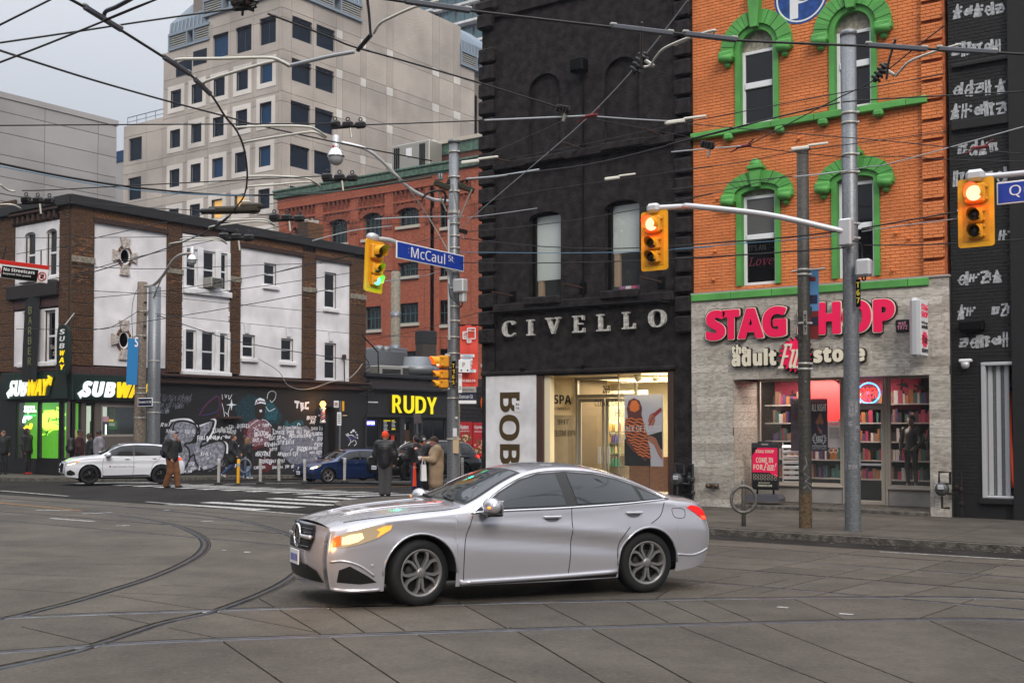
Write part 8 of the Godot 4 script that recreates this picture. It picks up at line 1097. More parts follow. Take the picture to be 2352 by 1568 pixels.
	for q in [[1400,-15],[1500,-15],[1580,-15],[1560,5],[1690,-10]]:var sw:=strand("short wire fanning out of the top junction, toward reading %d"%q[0],1,[1640,30,q[0],q[1]-20],12.6,12.,.007);sw.set_meta("label","short dark wire fanning up from the top junction, %s"%{1400:"leftmost of the fan",1500:"second from left",1580:"in the middle",1560:"second from right",1690:"rightmost of the fan"}[q[0]])
	var ti:=mat("bl",K(.035,.03,.03),.5)
	for q in [[5,525,900,15.,"before the tower's corner windows, above the street lamp"],[5,465,1282,15.5,"below the street lamp bowl"],[1,250,1345,16.5,"at the left before the grey building"],[1,1925,1462,23.,"before the red building's top left corner"],[2,1480,388,25.,"above the bay windows"]]:insulator("dark triple insulator block %s"%q[4],pd(q[0],q[1],q[2],q[3]),.35,q[3]/18.,ti)
	var bd:=thing("wire_frog","brown weathered wire frog casting where the curved wire dips before the tower","wire fitting",ph(1,1570,1410,hc),.5);pbox("casting",mat("d4",K(.15,.12,.06),.7),bd,V(0,0,0),V(.95,.13,.14),.05);pbox("wing",M.d4,bd,V(.32,.06,0),V(.4,.1,.12),.04);pbox("tip",M.bl,bd,V(-.45,-.02,.05),V(.3,.09,.1),.03);pbox("clip",M.am,bd,V(.2,.14,0),V(.2,.03,.05),.01)
	for q in [[7,668,605,17.4,"red taped splice where four wires meet before the salon"],[9,375,796,18.,"red taped splice before the left orange window"],[9,1665,803,17.2,"red taped splice before the glyph wall"]]:
		var sp:=thing("wire_splice",q[4],"wire fitting",pd(q[0],q[1],q[2],q[3]));pbox("splice",mat("ct",K(.40,.06,.07),.6),sp,V(),V(.26,.05,.06),.02)
		for s in SE:var m:=Mb.new();m.tube([V(.05*s,0,0),V(.2*s,.08*s,.05)],.012,5);put(m,"tail",M.ct,sp)
	for q in [[7,525,570,17.2],[7,925,330,12.5],[9,178,790,18.],[9,1120,395,14.],[6,1475,440,27.8]]:
		var o:=thing("strain_insulator","%s"%["black strain insulator beside the red splice before the salon","black strain insulator under the dropper before the salon","black strain insulator at the orange wall's left edge","black strain insulator string before the orange pilaster","black strain insulator just right of the corner pole"][[525,925,178,1120,1475].find(q[1])],"insulator",pd(q[0],q[1],q[2],q[3]),0);o.rotation.z=.9 if q[1] in [1120,925] else -.3
		for i in 4:pbox("disc",ti,o,V((i-1.5)*.055,0,0),V(.035,.11,.1),.015)
		pbox("core",ti,o,V(),V(.26,.05,.05),.01);pbox("hook",M.alu,o,V(.06,-.11,0),V(.04,.14,.04),.01)
	for q in [[7,1150,628,18.,"before the salon's right quoins"],[7,812,925,24.,"above the second salon window"],[7,75,838,20.,"at the salon's left quoins"],[9,720,800,20.,"on top of the old brown pole"]]:var o:=thing("turnbuckle","pale metal turnbuckle on a span wire %s"%q[4],"wire fitting",pd(q[0],q[1],q[2],q[3]),.6);o.rotation.z=.12;pbox("body",M.am,o,V(-.12,-.01,0),V(.32,.065,.05),.02);pbox("eye_plate",M.am,o,V(.2,.02,0),V(.36,.04,.04),.015)
class Car:
	var L:float;var W:float;var R:float;var AR:float;var ax:Array;var low:Array;var plan:Array;var belt:Array;var rail:Array;var mid:Array;var lean_f:=.10;var lean_r:=.08;var crease:Array;var bulge:=.012;var z0:=.5
	func zl(t:Callable,s:float)->float:
		var z:float=t.call(low,s,1)
		for a in ax:
			var d:=absf(s-a)
			if d<AR:z=maxf(z,R+sqrt(maxf(AR*AR-d*d,0)))
		return z
func car_pt(c:Car,s:float,y:float,z:float)->Vector3:
	var x:=s
	if s<.7:x+=c.lean_f*pow(absf(z-c.z0)/.3,1.6)*pow(1.-s/.7,2.)
	if s>c.L - .7:x-=c.lean_r*pow(absf(z-c.z0 - .1)/.3,1.6)*pow(1.-(c.L-s)/.7,2.)
	return V(c.L/2-x,z,y)
func car_side_y(c:Car,s:float,z:float)->float:
	var zb:=tab(c.belt,s,1);var p:=tab(c.plan,s,1)*c.W;var yb:=p*tab(c.belt,s,2)
	if z<=zb:
		var u:=clampf((z - .15)/maxf(zb - .15,.05),0,1);var y:=p*lerpf(.955,1.,sin(minf(u*1.5,1.)*PI/2));y=lerpf(y,yb,smoothstep(.62,1.,u))
		if c.crease.size():var zc:=tab(c.crease,s,1);var k:=tab(c.crease,s,2);y+=k*c.bulge*(exp(-pow((z-zc)/.045,2))-1.5*exp(-pow((z-zc+.13)/.09,2)))
		return y
	var zr:=tab(c.rail,s,1);var yr:=tab(c.rail,s,2);var t:=clampf((z-zb)/maxf(zr-zb,.02),0,1);return lerpf(yb,yr,t)+.018*sin(t*PI)
func csd(c:Car,s:float,z:float,o:=.0)->Vector3:
	var y:=car_side_y(c,s,z);var p:=car_pt(c,s,y,z)
	if o==.0:return p
	var a:=car_pt(c,s+.02,car_side_y(c,s+.02,z),z)-p;var b:=car_pt(c,s,car_side_y(c,s,z+.02),z+.02)-p;var n:=b.cross(a).normalized()
	if n.z<0:n=-n
	return p+n*o
func ctp(c:Car,s:float,q:float,o:=.0)->Vector3:
	var zr:=tab(c.rail,s,1);var yr:=tab(c.rail,s,2);var zt:=tab(c.mid,s,1);var p:=car_pt(c,s,q*yr,zr+(zt-zr)*(1-pow(absf(q),2.4)));return p+V(0,o,0)
func cfr(c:Car,y:float,z:float,o:=.0,rear:=false)->Vector3:
	var s:=c.L if rear else .0;var yw:=car_side_y(c,s,z)if z<tab(c.belt,s,1)else tab(c.rail,s,2);var p:=car_pt(c,s,y,z);var k:=.10*(1-pow(clampf(absf(y)/maxf(yw,.1),0,1),2.))+o;p.x+=-k if rear else k;return p
func mirrored(f:Callable,sd:float)->Callable:
	return func(v:Vector2)->Vector3:
		var p:Vector3=f.call(v);return V(p.x,p.y,p.z*sd)
func body_mesh(c:Car)->Mb:
	var mb:=Mb.new(true);var ss:=[];var n:=int(c.L/.055)
	for i in n+1:ss.append(c.L*i/n)
	for e in [.02,.05,.09,.14,.2]:ss.append(e);ss.append(c.L-e)
	for a in c.ax:
		for k in 17:ss.append(a-c.AR*cos(PI*k/16.))
		ss.append(a-c.AR - .001);ss.append(a+c.AR+.001)
	ss.sort();var st:=[]
	for i in ss.size():
		if i==0 or ss[i]-st[st.size()-1]>.0006:st.append(ss[i])
	for sd in SD:
		var prev:=[]
		for s in st:
			var row:=[];var zb:=tab(c.belt,s,1);var zr:=tab(c.rail,s,1);var lo:=minf(c.zl(tab,s),zb - .03)
			for k in 15:row.append(csd(c,s,lerpf(lo,zb,k/14.)))
			for k in range(1,8):row.append(csd(c,s,lerpf(zb,zr,k/7.)))
			for k in range(1,9):row.append(ctp(c,s,1.-k/8.))
			for k in row.size():row[k].z*=sd
			if prev.size():
				for k in row.size()-1:
					if sd>0:mb.quad(prev[k],prev[k+1],row[k+1],row[k])
					else:mb.quad(row[k],row[k+1],prev[k+1],prev[k])
			prev=row
		for rear in [false,true]:
			var s:float=c.L if rear else .0;var zb:=tab(c.belt,s,1);var zr:=tab(c.rail,s,1);var lo:=tab(c.low,s,1);var cols:=[]
			for i in 9:
				var q:=1.-i/8.;var col:=[]
				for k in 15:var z:=lerpf(lo,zb,k/14.);col.append(cfr(c,q*car_side_y(c,s,z),z,0,rear))
				for k in range(1,4):var z:=lerpf(zb,zr,k/3.);col.append(cfr(c,q*lerpf(car_side_y(c,s,zb),tab(c.rail,s,2),k/3.),z,0,rear))
				col.append(ctp(c,s,q)+V((.10*(1-q*q))*(-1 if rear else 1),0,0))
				for k in col.size():col[k].z*=sd
				cols.append(col)
			for i in 8:
				for k in cols[0].size()-1:
					if (sd>0)!=rear:mb.quad(cols[i][k],cols[i][k+1],cols[i+1][k+1],cols[i+1][k])
					else:mb.quad(cols[i+1][k],cols[i+1][k+1],cols[i][k+1],cols[i][k])
	return mb
func wheel(o:Node3D,c:Car,s:float,side:float,style:int,steer:=.0)->MeshInstance3D:
	var r:=c.R;var w:=.21;var t:=Transform3D(Basis(Vector3.UP,steer)*Basis(Vector3.RIGHT,PI/2*side),V(c.L/2-s,r,side*(c.W*.955-w/2)));var ty:=Mb.new(true);ty.lathe([U(r*.68,-w/2+.02),U(r*.93,-w/2),U(r*.985,-w*.38),U(r,-w*.2),U(r,w*.2),U(r*.985,w*.38),U(r*.93,w/2),U(r*.72,w/2+.004),U(r*.685,w/2 - .012)],40,t);var wh:=put(ty,"wheel",M.dt,o);var rm:Material=M.alloy if style!=2 else M.da;var rim:=Mb.new(true);rim.lathe([U(r*.73,w/2 - .004),U(r*.715,w/2+.006),U(r*.655,w/2 - .002),U(r*.62,w/2 - .03),U(r*.60,w/2 - .1)],40,t);put(rim,"rim",rm,wh);var bk:=Mb.new(true);bk.lathe([U(0,w/2 - .09),U(r*.62,w/2 - .09)],30,t);put(bk,"wheel_well_disc",M.b5,wh);var dk:=Mb.new(true);dk.lathe([U(0,w/2 - .075),U(r*.40,w/2 - .075),U(r*.42,w/2 - .085)],26,t);put(dk,"brake_disc",M.cp,wh)
	for k in 5:
		var a0:=TAU*k/5+.3
		for tw in (SE if style==1 else [.0]):
			var sp:=PackedVector2Array()
			var d:=func(rr:float,an:float)->Vector2:return U(cos(an),sin(an))*rr*r
			if style==1:sp=PA([d.call(.13,a0+tw*.55),d.call(.28,a0+tw*.33),d.call(.46,a0+tw*.25),d.call(.58,a0+tw*.33),d.call(.66,a0+tw*.5),d.call(.66,a0+tw*.24),d.call(.46,a0+tw*.07),d.call(.26,a0+tw*.04),d.call(.13,a0)])
			else:sp=PA([d.call(.14,a0 - .5),d.call(.3,a0 - .2),d.call(.65,a0 - .16),d.call(.65,a0+.16),d.call(.3,a0+.2),d.call(.14,a0+.5)])
			var m:=Mb.new();m.prism(sp,w/2 - .05,w/2 - .006,t*Transform3D(Basis(Vector3.RIGHT,-PI/2),V()));put(m,"spoke",rm,wh)
	var hb:=Mb.new(true);hb.lathe([U(r*.17,w/2 - .05),U(r*.16,w/2 - .004),U(r*.1,w/2+.004),U(0,w/2+.004)],18,t);put(hb,"hub_cap",rm,wh);return wh
func sdp(o:Node3D,c:Car,called:String,poly:Array,m:Material,off:=.004,sides:=SD,cell:=.06)->MeshInstance3D:
	var last:MeshInstance3D
	for sd in sides:
		var mb:=Mb.new(true)
		var f:=func(v:Vector2)->Vector3:
			var p:=csd(c,v.x,v.y,off);p.z*=sd;return p
		mb.patch(poly_of(poly),U(cell,cell),f);last=put(mb,called,m,o)
	return last
func sdl(o:Node3D,c:Car,called:String,pts:Array,r:float,m:Material,off:=.003,closed:=false,smooth:=true):
	for sd in SD:
		var v:=[]
		for i in range(0,pts.size(),2):v.append(U(pts[i],pts[i+1]))
		if smooth:v=curve2(v,5,closed)
		var l:=[]
		for q in v:var p:=csd(c,q.x,q.y,off);p.z*=sd;l.append(p)
		var mb:=Mb.new(true);mb.tube(l,r,5,closed);put(mb,called,m,o)
func fpt(o:Node3D,c:Car,called:String,poly:Array,m:Material,off:=.006,rear:=false)->MeshInstance3D:
	var mb:=Mb.new(true)
	mb.patch(poly_of(poly),U(.05,.05),func(v:Vector2)->Vector3:return cfr(c,v.x,v.y,off,rear))
	return put(mb,called,m,o)
func arch_liner(o:Node3D,c:Car):
	for a in c.ax:
		for sd in SD:
			var mb:=Mb.new(true);var prev:=[]
			for k in 19:
				var an:=PI*k/18;var z:=c.R+sin(an)*c.AR;var s:float=a-cos(an)*c.AR;var y:=car_side_y(c,s,z);var p:=[car_pt(c,s,y*sd,z),car_pt(c,s,(y - .55)*sd,z)]
				if prev.size():mb.quad(prev[0],p[0],p[1],prev[1])
				prev=p
			put(mb,"wheel_arch_liner",M.b5,o);var lp:=[]
			for k in 19:var an:=PI*k/18;var z:=c.R+sin(an)*(c.AR+.012);var s:float=a-cos(an)*(c.AR+.012);var p:=csd(c,s,z,.004);p.z*=sd;lp.append(p)
			var l:=Mb.new(true);l.tube(lp,.012,5);put(l,"arch_lip",o.get_meta("paint_m"),o)
	var uf:=Mb.new();uf.box(V(0,.26,0),V(c.L*.86,.12,c.W*1.25),.03);put(uf,"underbody",M.b5,o)
func mirror(o:Node3D,c:Car,s:float,z:float,k:float,m:Material,amber:=false):
	for sd in SD:
		var p:=csd(c,s,z);p.z*=sd;var mb:=Mb.new(true);var t:=Transform3D(Basis(Vector3.UP,-.25*sd).scaled(V(.75,.78,1.12)*k),p+V(.02,.035,sd*.15*k));var prof:=[]
		for i in 9:prof.append(U(.105*sqrt(maxf(0,1-pow(-1+i/4.,2))),.105*(-1+i/4.)))
		mb.lathe(prof,16,t*Transform3D(Basis(Vector3.RIGHT,PI/2),V()));var h:=put(mb,"wing_mirror",m,o);var ar:=Mb.new();ar.tube([p+V(0,.0,0),p+V(.02,.0,sd*.11*k)],.03,6);put(ar,"mirror_arm",M.a4,h);pbox("mirror_foot",M.a4,h,p+V(.02,-.045,sd*.14*k),V(.15,.03,.2)*k,.012);pbox("mirror_glass",M.mirror,h,p+V(-.06,.035,sd*.16*k),V(.012,.11,.17)*k,.004)
		if amber:pbox("repeater_light",M.b2,h,p+V(.055,.03,sd*.225*k),V(.085,.022,.03)*k,.008,Transform3D())
func handle(o:Node3D,c:Car,s:float,z:float,m:Material):
	for sd in SD:
		var p:=csd(c,s,z,.012);p.z*=sd;var cup:=Mb.new(true);var el:=PackedVector2Array()
		for i in 18:el.append(U(s+cos(TAU*i/18)*.085,z - .01+sin(TAU*i/18)*.035))
		cup.patch(el,U(.06,.06),func(v:Vector2)->Vector3:
			var q:=csd(c,v.x,v.y,.003);q.z*=sd
			return q)
		var h:=put(cup,"door_handle",M.dn,o);pbox("grip",m,h,p+V(0,.008,sd*.008),V(.21,.026,.03),.011)
func place_car(o:Node3D,front:Vector3,rear:Vector3,c:Car,side:float,k:=1.):
	var d:=front-rear;var fw:=d.normalized();var rt:=fw.cross(Vector3.UP).normalized();var up:=rt.cross(fw);var near:float=side*(c.W*.955 - .105)*k;var mid_s:float=(c.ax[0]+c.ax[1])/2;var centre:=(front+rear)/2-rt*near-fw*(c.L/2-mid_s)*k;o.transform=Transform3D(Basis(fw,up,rt).scaled_local(Vector3.ONE*k)if false else Basis(fw*k,up*k,rt*k),centre)
func plate(o:Node3D,p:Vector3,tilt:=.0):
	var t:=Transform3D(Basis(V(0,0,1),tilt),p);var b:=pbox("licence_plate",M.white_sign,o,V(),V(.014,.15,.31),.004,t)
	for i in 5:pbox("plate_digit",M.cw,b,V(.008,-.005,-.105+i*.052),V(.004,.07,.028),0,t)
func car_seats(o:Node3D):pass
func vehicles():
	var sv:=mat("silver_paint",K(.72,.715,.74),.2,.5);sv.clearcoat_enabled=true;sv.clearcoat=.8;sv.clearcoat_roughness=.06;var wp:=mat("do",K(.80,.81,.84),.35,.05);wp.clearcoat_enabled=true;wp.clearcoat=.8;wp.clearcoat_roughness=.06;var bp:=mat("dz",K(.07,.16,.33),.3,.3);bp.clearcoat_enabled=true;bp.clearcoat=.8;bp.clearcoat_roughness=.05;var kp:=mat("dq",K(.03,.03,.035),.25,.1);kp.clearcoat_enabled=true;kp.clearcoat=.9;kp.clearcoat_roughness=.05;mat("alloy",K(.53,.52,.515),.35,.6);mat("da",K(.06,.06,.065),.4,.4);mat("b5",K(.018,.018,.02),.9);mat("cp",K(.20,.195,.19),.5,.6);mat("a4",K(.03,.03,.033),.45);mat("bz",K(.17,.185,.20),.04);mat("b1",K(.045,.05,.058),.04);mat("seam",K(.05,.05,.055),.8);mat("ak",K(.86,.86,.87),.12,.95);mat("dn",K(.36,.37,.39),.4,.4);glow("b2",K(1.,.55,.17),1.);glow("bm",K(1.,.80,.55),.8);glow("an",K(1.,.97,.9),2.2);glow("ae",K(.75,.03,.03),.6);glow("af",K(1.,.22,.10),2.5)
	glow("au",K(.62,.56,.46),.10).roughness=.1;mat("cj",K(.80,.40,.10),.15,.1);mat("cw",K(.15,.2,.55),.5);mat("be",K(.12,.11,.11),.2,.3);sedan(sv);suv(wp);hatch(bp);dark_suv(kp)
func sedan(pm:Material):
	var c:=Car.new();c.L=4.55;c.W=.89;c.R=.335;c.AR=.385;c.ax=[.93,3.63];c.z0=.5;c.lean_f=.05;c.lean_r=.07;c.bulge=.018;c.low=[[0,.19],[.35,.175],[1.4,.185],[3.1,.19],[4.2,.24],[4.63,.30]];c.plan=[[0,.78],[.05,.84],[.12,.89],[.25,.94],[.5,.98],[.9,1.],[2.3,1.],[3.6,1.],[4.1,.965],[4.4,.90],[4.55,.82],[4.63,.75]];c.belt=[[0,.75,.96],[.2,.805,.955],[.5,.85,.955],[.93,.888,.96],[1.5,.925,.965],[2.5,.955,.965],[3.3,.985,.955],[3.8,1.,.945],[4.3,.985,.94],[4.63,.93,.93]];c.rail=[[0,.79,.60],[.2,.84,.69],[.5,.885,.745],[.93,.93,.77],[1.38,.975,.775],[1.62,1.055,.735],[1.95,1.21,.66],[2.3,1.335,.595],[2.7,1.378,.57],[3.1,1.35,.565],[3.5,1.26,.585],[3.85,1.13,.62],[4.1,1.045,.66],[4.35,1.015,.68],[4.63,.96,.64]];c.mid=[[0,.82],[.2,.88],[.5,.935],[.93,.98],[1.3,1.005],[1.45,1.015],[1.75,1.165],[2.1,1.325],[2.4,1.405],[2.75,1.43],[3.1,1.405],[3.5,1.31],[3.85,1.175],[4.12,1.07],[4.35,1.045],[4.55,1.03],[4.63,.985]]
	c.crease=[[0,.72,0],[.55,.83,0],[1.,.835,.7],[1.6,.80,1.],[2.4,.745,1.],[3.1,.675,.9],[3.5,.63,.4],[4.,.60,0]];var o:=thing("silver_sedan","silver four-door sedan crossing the tram tracks in the foreground with amber lights on","car");o.set_meta("paint_m",pm);put(body_mesh(c),"body",pm,o);arch_liner(o,c)
	for i in 4:wheel(o,c,c.ax[i/2],1. if i%2 else -1.,1,.16 if i<2 else .0)
	var dlo:=[1.52,.945,1.62,.985,1.85,1.13,2.12,1.255,2.36,1.318,2.7,1.338,3.05,1.315,3.35,1.255,3.65,1.155,3.90,1.035,3.84,1.018,3.3,1.,2.5,.968,1.9,.955];sdp(o,c,"window_rim",dlo,M.a4,.003)
	for q in [[1.64,.965,1.88,1.12,2.14,1.238,2.36,1.297,2.57,1.312,2.60,.985,2.2,.975],[2.74,.995,2.71,1.318,3.05,1.295,3.33,1.238,3.52,1.175,3.545,1.02,3.1,1.005],[3.59,1.025,3.575,1.15,3.66,1.115,3.84,1.04,3.80,1.033]]:sdp(o,c,"side_window",q,M.bz,.008)
	sdl(o,c,"chrome_trim",[1.47,.925,1.55,.955,1.85,1.145,2.12,1.27,2.36,1.332,2.7,1.352,3.05,1.33,3.36,1.268,3.66,1.168,3.94,1.03],.011,M.ak,.006);sdl(o,c,"chrome_trim",[1.47,.925,1.9,.942,2.5,.955,3.3,.988,3.94,1.028],.011,M.ak,.006)
	for q in [["windscreen",1.47,2.2,.93,.86],["rear_window",3.4,4.06,.86,.9]]:
		var mb:=Mb.new(true);var r2:=Mb.new(true)
		for e in [[mb,.06,.007],[r2,.0,.003]]:
			var a:float=q[1]+e[1]*.6;var b:float=q[2]-e[1]*.6
			e[0].patch(PA([U(a,-q[3]+e[1]),U(b,-q[4]+e[1]),U(b,q[4]-e[1]),U(a,q[3]-e[1])]),U(.07,.12),func(v:Vector2)->Vector3:return ctp(c,v.x,v.y,e[2]))
		var rm:=put(r2,q[0]+"_rim",M.a4,o);put(mb,q[0],M.bz,o)
	var tg:=Mb.new(true);tg.patch(PA([U(2.02,.10),U(2.10,.10),U(2.10,.22),U(2.02,.22)]),U(.05,.05),func(v:Vector2)->Vector3:return ctp(c,v.x,v.y,.011));put(tg,"green_sticker",mat("sticker_green",K(.15,.6,.4),.5),o)
	for sd in [-.55,.25]:
		var wl:=[]
		for i in 8:wl.append(ctp(c,1.46+.05*i/7.,sd+.5*i/7.,.022))
		var w:=Mb.new();w.tube(wl,.011,5);put(w,"wiper",M.a4,o)
	for q in [[1.50,.90,1.44,.75,1.40,.55,1.40,.25],[2.66,.95,2.655,.7,2.64,.45,2.62,.24],[3.86,1.,3.80,.86,3.66,.77],[3.30,.24,3.23,.4,3.26,.6,3.38,.74]]:sdl(o,c,"panel_gap",q,.0045,M.seam,.0005)
	for sd in SD:
		var hl:=[]
		for i in 20:var s:float=.16+1.24*i/19.;hl.append(ctp(c,s,sd*lerpf(.90,.97,minf(1,i/6.)),.001))
		var m:=Mb.new();m.tube(hl,.005,5);put(m,"bonnet_gap",M.seam,o);var pd_:=[]
		for i in 14:pd_.append(ctp(c,.25+1.1*i/13.,sd*(.32+.18*i/13.),.004))
		var m2:=Mb.new(true);m2.tube(pd_,.012,6);put(m2,"bonnet_ridge",pm,o)
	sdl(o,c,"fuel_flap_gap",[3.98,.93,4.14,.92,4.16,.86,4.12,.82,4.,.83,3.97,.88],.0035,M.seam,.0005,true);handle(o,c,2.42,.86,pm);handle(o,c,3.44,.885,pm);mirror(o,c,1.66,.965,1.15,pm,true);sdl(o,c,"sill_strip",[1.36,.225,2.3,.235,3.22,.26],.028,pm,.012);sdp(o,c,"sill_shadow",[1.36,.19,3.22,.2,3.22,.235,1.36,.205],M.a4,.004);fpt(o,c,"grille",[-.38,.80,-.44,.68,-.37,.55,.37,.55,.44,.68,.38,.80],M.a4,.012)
	for z in [.585,.63,.72,.76]:
		var l:=[]
		for i in 13:l.append(cfr(c,lerpf(-.36,.36,i/12.),z,.018))
		var m:=Mb.new();m.tube(l,.006,4);put(m,"grille_slat",M.be,o)
	for z in [.68]:
		for sd in SD:
			var l:=[]
			for i in 7:l.append(cfr(c,sd*lerpf(.12,.39,i/6.),z,.028))
			var m:=Mb.new(true);m.tube(l,.022,8);put(m,"grille_bar",pm,o)
	var sc:=cfr(c,0,.68,.026);var ring:=[]
	for i in 28:ring.append(sc+V(0,cos(TAU*i/28),sin(TAU*i/28))*.112)
	var rg:=Mb.new(true);rg.tube(ring,.014,8,true);var em:=put(rg,"emblem_ring",M.ak,o)
	for k in 3:var a:=TAU*k/3;var tip:=sc+V(0,cos(a),sin(a))*.108;var s1:=sc+V(0,cos(a+PI/3),sin(a+PI/3))*.022;var s2:=sc+V(0,cos(a-PI/3),sin(a-PI/3))*.022;var m:=Mb.new();var f:=V(.014,0,0);m.tri(sc+f,s1,tip);m.tri(sc+f,tip,s2);m.tri(sc-f,tip,s1);m.tri(sc-f,s2,tip);put(m,"emblem_point",M.ak,em)
	plate(o,cfr(c,0,.46,.03));fpt(o,c,"lower_intake",[-.50,.36,-.60,.25,.60,.25,.50,.36,.3,.40,-.3,.40],M.a4,.008);sdp(o,c,"side_intake",[.07,.27,.10,.39,.20,.43,.36,.34,.47,.265,.3,.25],M.a4,.005);sdl(o,c,"bumper_lip",[.02,.20,.2,.185,.5,.19],.018,pm,.006);sdl(o,c,"bumper_crease",[.03,.47,.15,.48,.30,.43,.44,.33],.012,pm,.003);sdp(o,c,"headlight",[.04,.61,.04,.70,.14,.745,.34,.795,.50,.825,.64,.83,.61,.775,.48,.70,.30,.645,.14,.61],M.au,.007,SD,.03);sdp(o,c,"headlight_light",[.12,.635,.12,.705,.20,.735,.31,.75,.33,.70,.27,.665,.18,.64],M.bm,.011,SD,.03);sdp(o,c,"turn_light",[.46,.78,.54,.812,.62,.82,.605,.78,.53,.74,.46,.705,.50,.76],M.b2,.011,SD,.03);sdp(o,c,"headlight_amber",[.042,.615,.042,.70,.10,.73,.115,.63],M.cj,.011,SD,.03);sdp(o,c,"tail_lamp",[4.2,.935,4.28,.96,4.42,.94,4.545,.885,4.54,.785,4.46,.795,4.32,.875],M.ae,.008,SD,.03);sdp(o,c,"tail_brake_light",[4.42,.835,4.52,.825,4.52,.79,4.44,.795],M.af,.012,SD,.03)
	sdl(o,c,"rear_bumper_crease",[4.02,.42,4.25,.40,4.4,.42,4.54,.46],.012,pm,.003);fpt(o,c,"rear_diffuser",[-.5,.32,.5,.32,.45,.42,-.45,.42],M.a4,.008,true)
	for sd in SD:pbox("exhaust_tip",M.ak,o,cfr(c,sd*.48,.34,.02,true),V(.08,.06,.13),.02)
	for sd in SD:var p:=csd(c,.42,.43,.003);p.z*=sd;pbox("parking_sensor",pm,o,p,V(.03,.03,.01),.01)
	var f:=pd(0,960,1388,12.02);var r:=pd(0,1487,1357,13.);f.y=gy(f.z)+.016;r.y=gy(r.z)+.016;f=on_g(vp(0,951,1390),.016);r=on_g(vp(0,1478,1359),.016);place_car(o,f,r,c,-1.,1.022);var hp:=csd(c,.12,.68,.12);hp.z*=-1;lamp(o,hp+V(.35,0,0),K(1,.7,.35),.10,.1)
func box_car(o:Node3D,c:Car,pm:Material,dlo:Array,panes:Array,ws:Array,rw:Array,gaps:Array,style:int):
	o.set_meta("paint_m",pm);put(body_mesh(c),"body",pm,o);arch_liner(o,c)
	for i in 4:wheel(o,c,c.ax[i/2],1. if i%2 else -1.,style,.0)
	sdp(o,c,"window_rim",dlo,M.a4,.003,SD,.09)
	for q in panes:sdp(o,c,"side_window",q,M.b1,.008,SD,.09)
	for q in [["windscreen",ws],["rear_window",rw]]:
		var mb:=Mb.new(true)
		mb.patch(PA([U(q[1][0],-q[1][2]),U(q[1][1],-q[1][3]),U(q[1][1],q[1][3]),U(q[1][0],q[1][2])]),U(.09,.15),func(v:Vector2)->Vector3:return ctp(c,v.x,v.y,.006))
		put(mb,q[0],M.b1,o)
	for q in gaps:sdl(o,c,"panel_gap",q,.006,M.seam,.001)
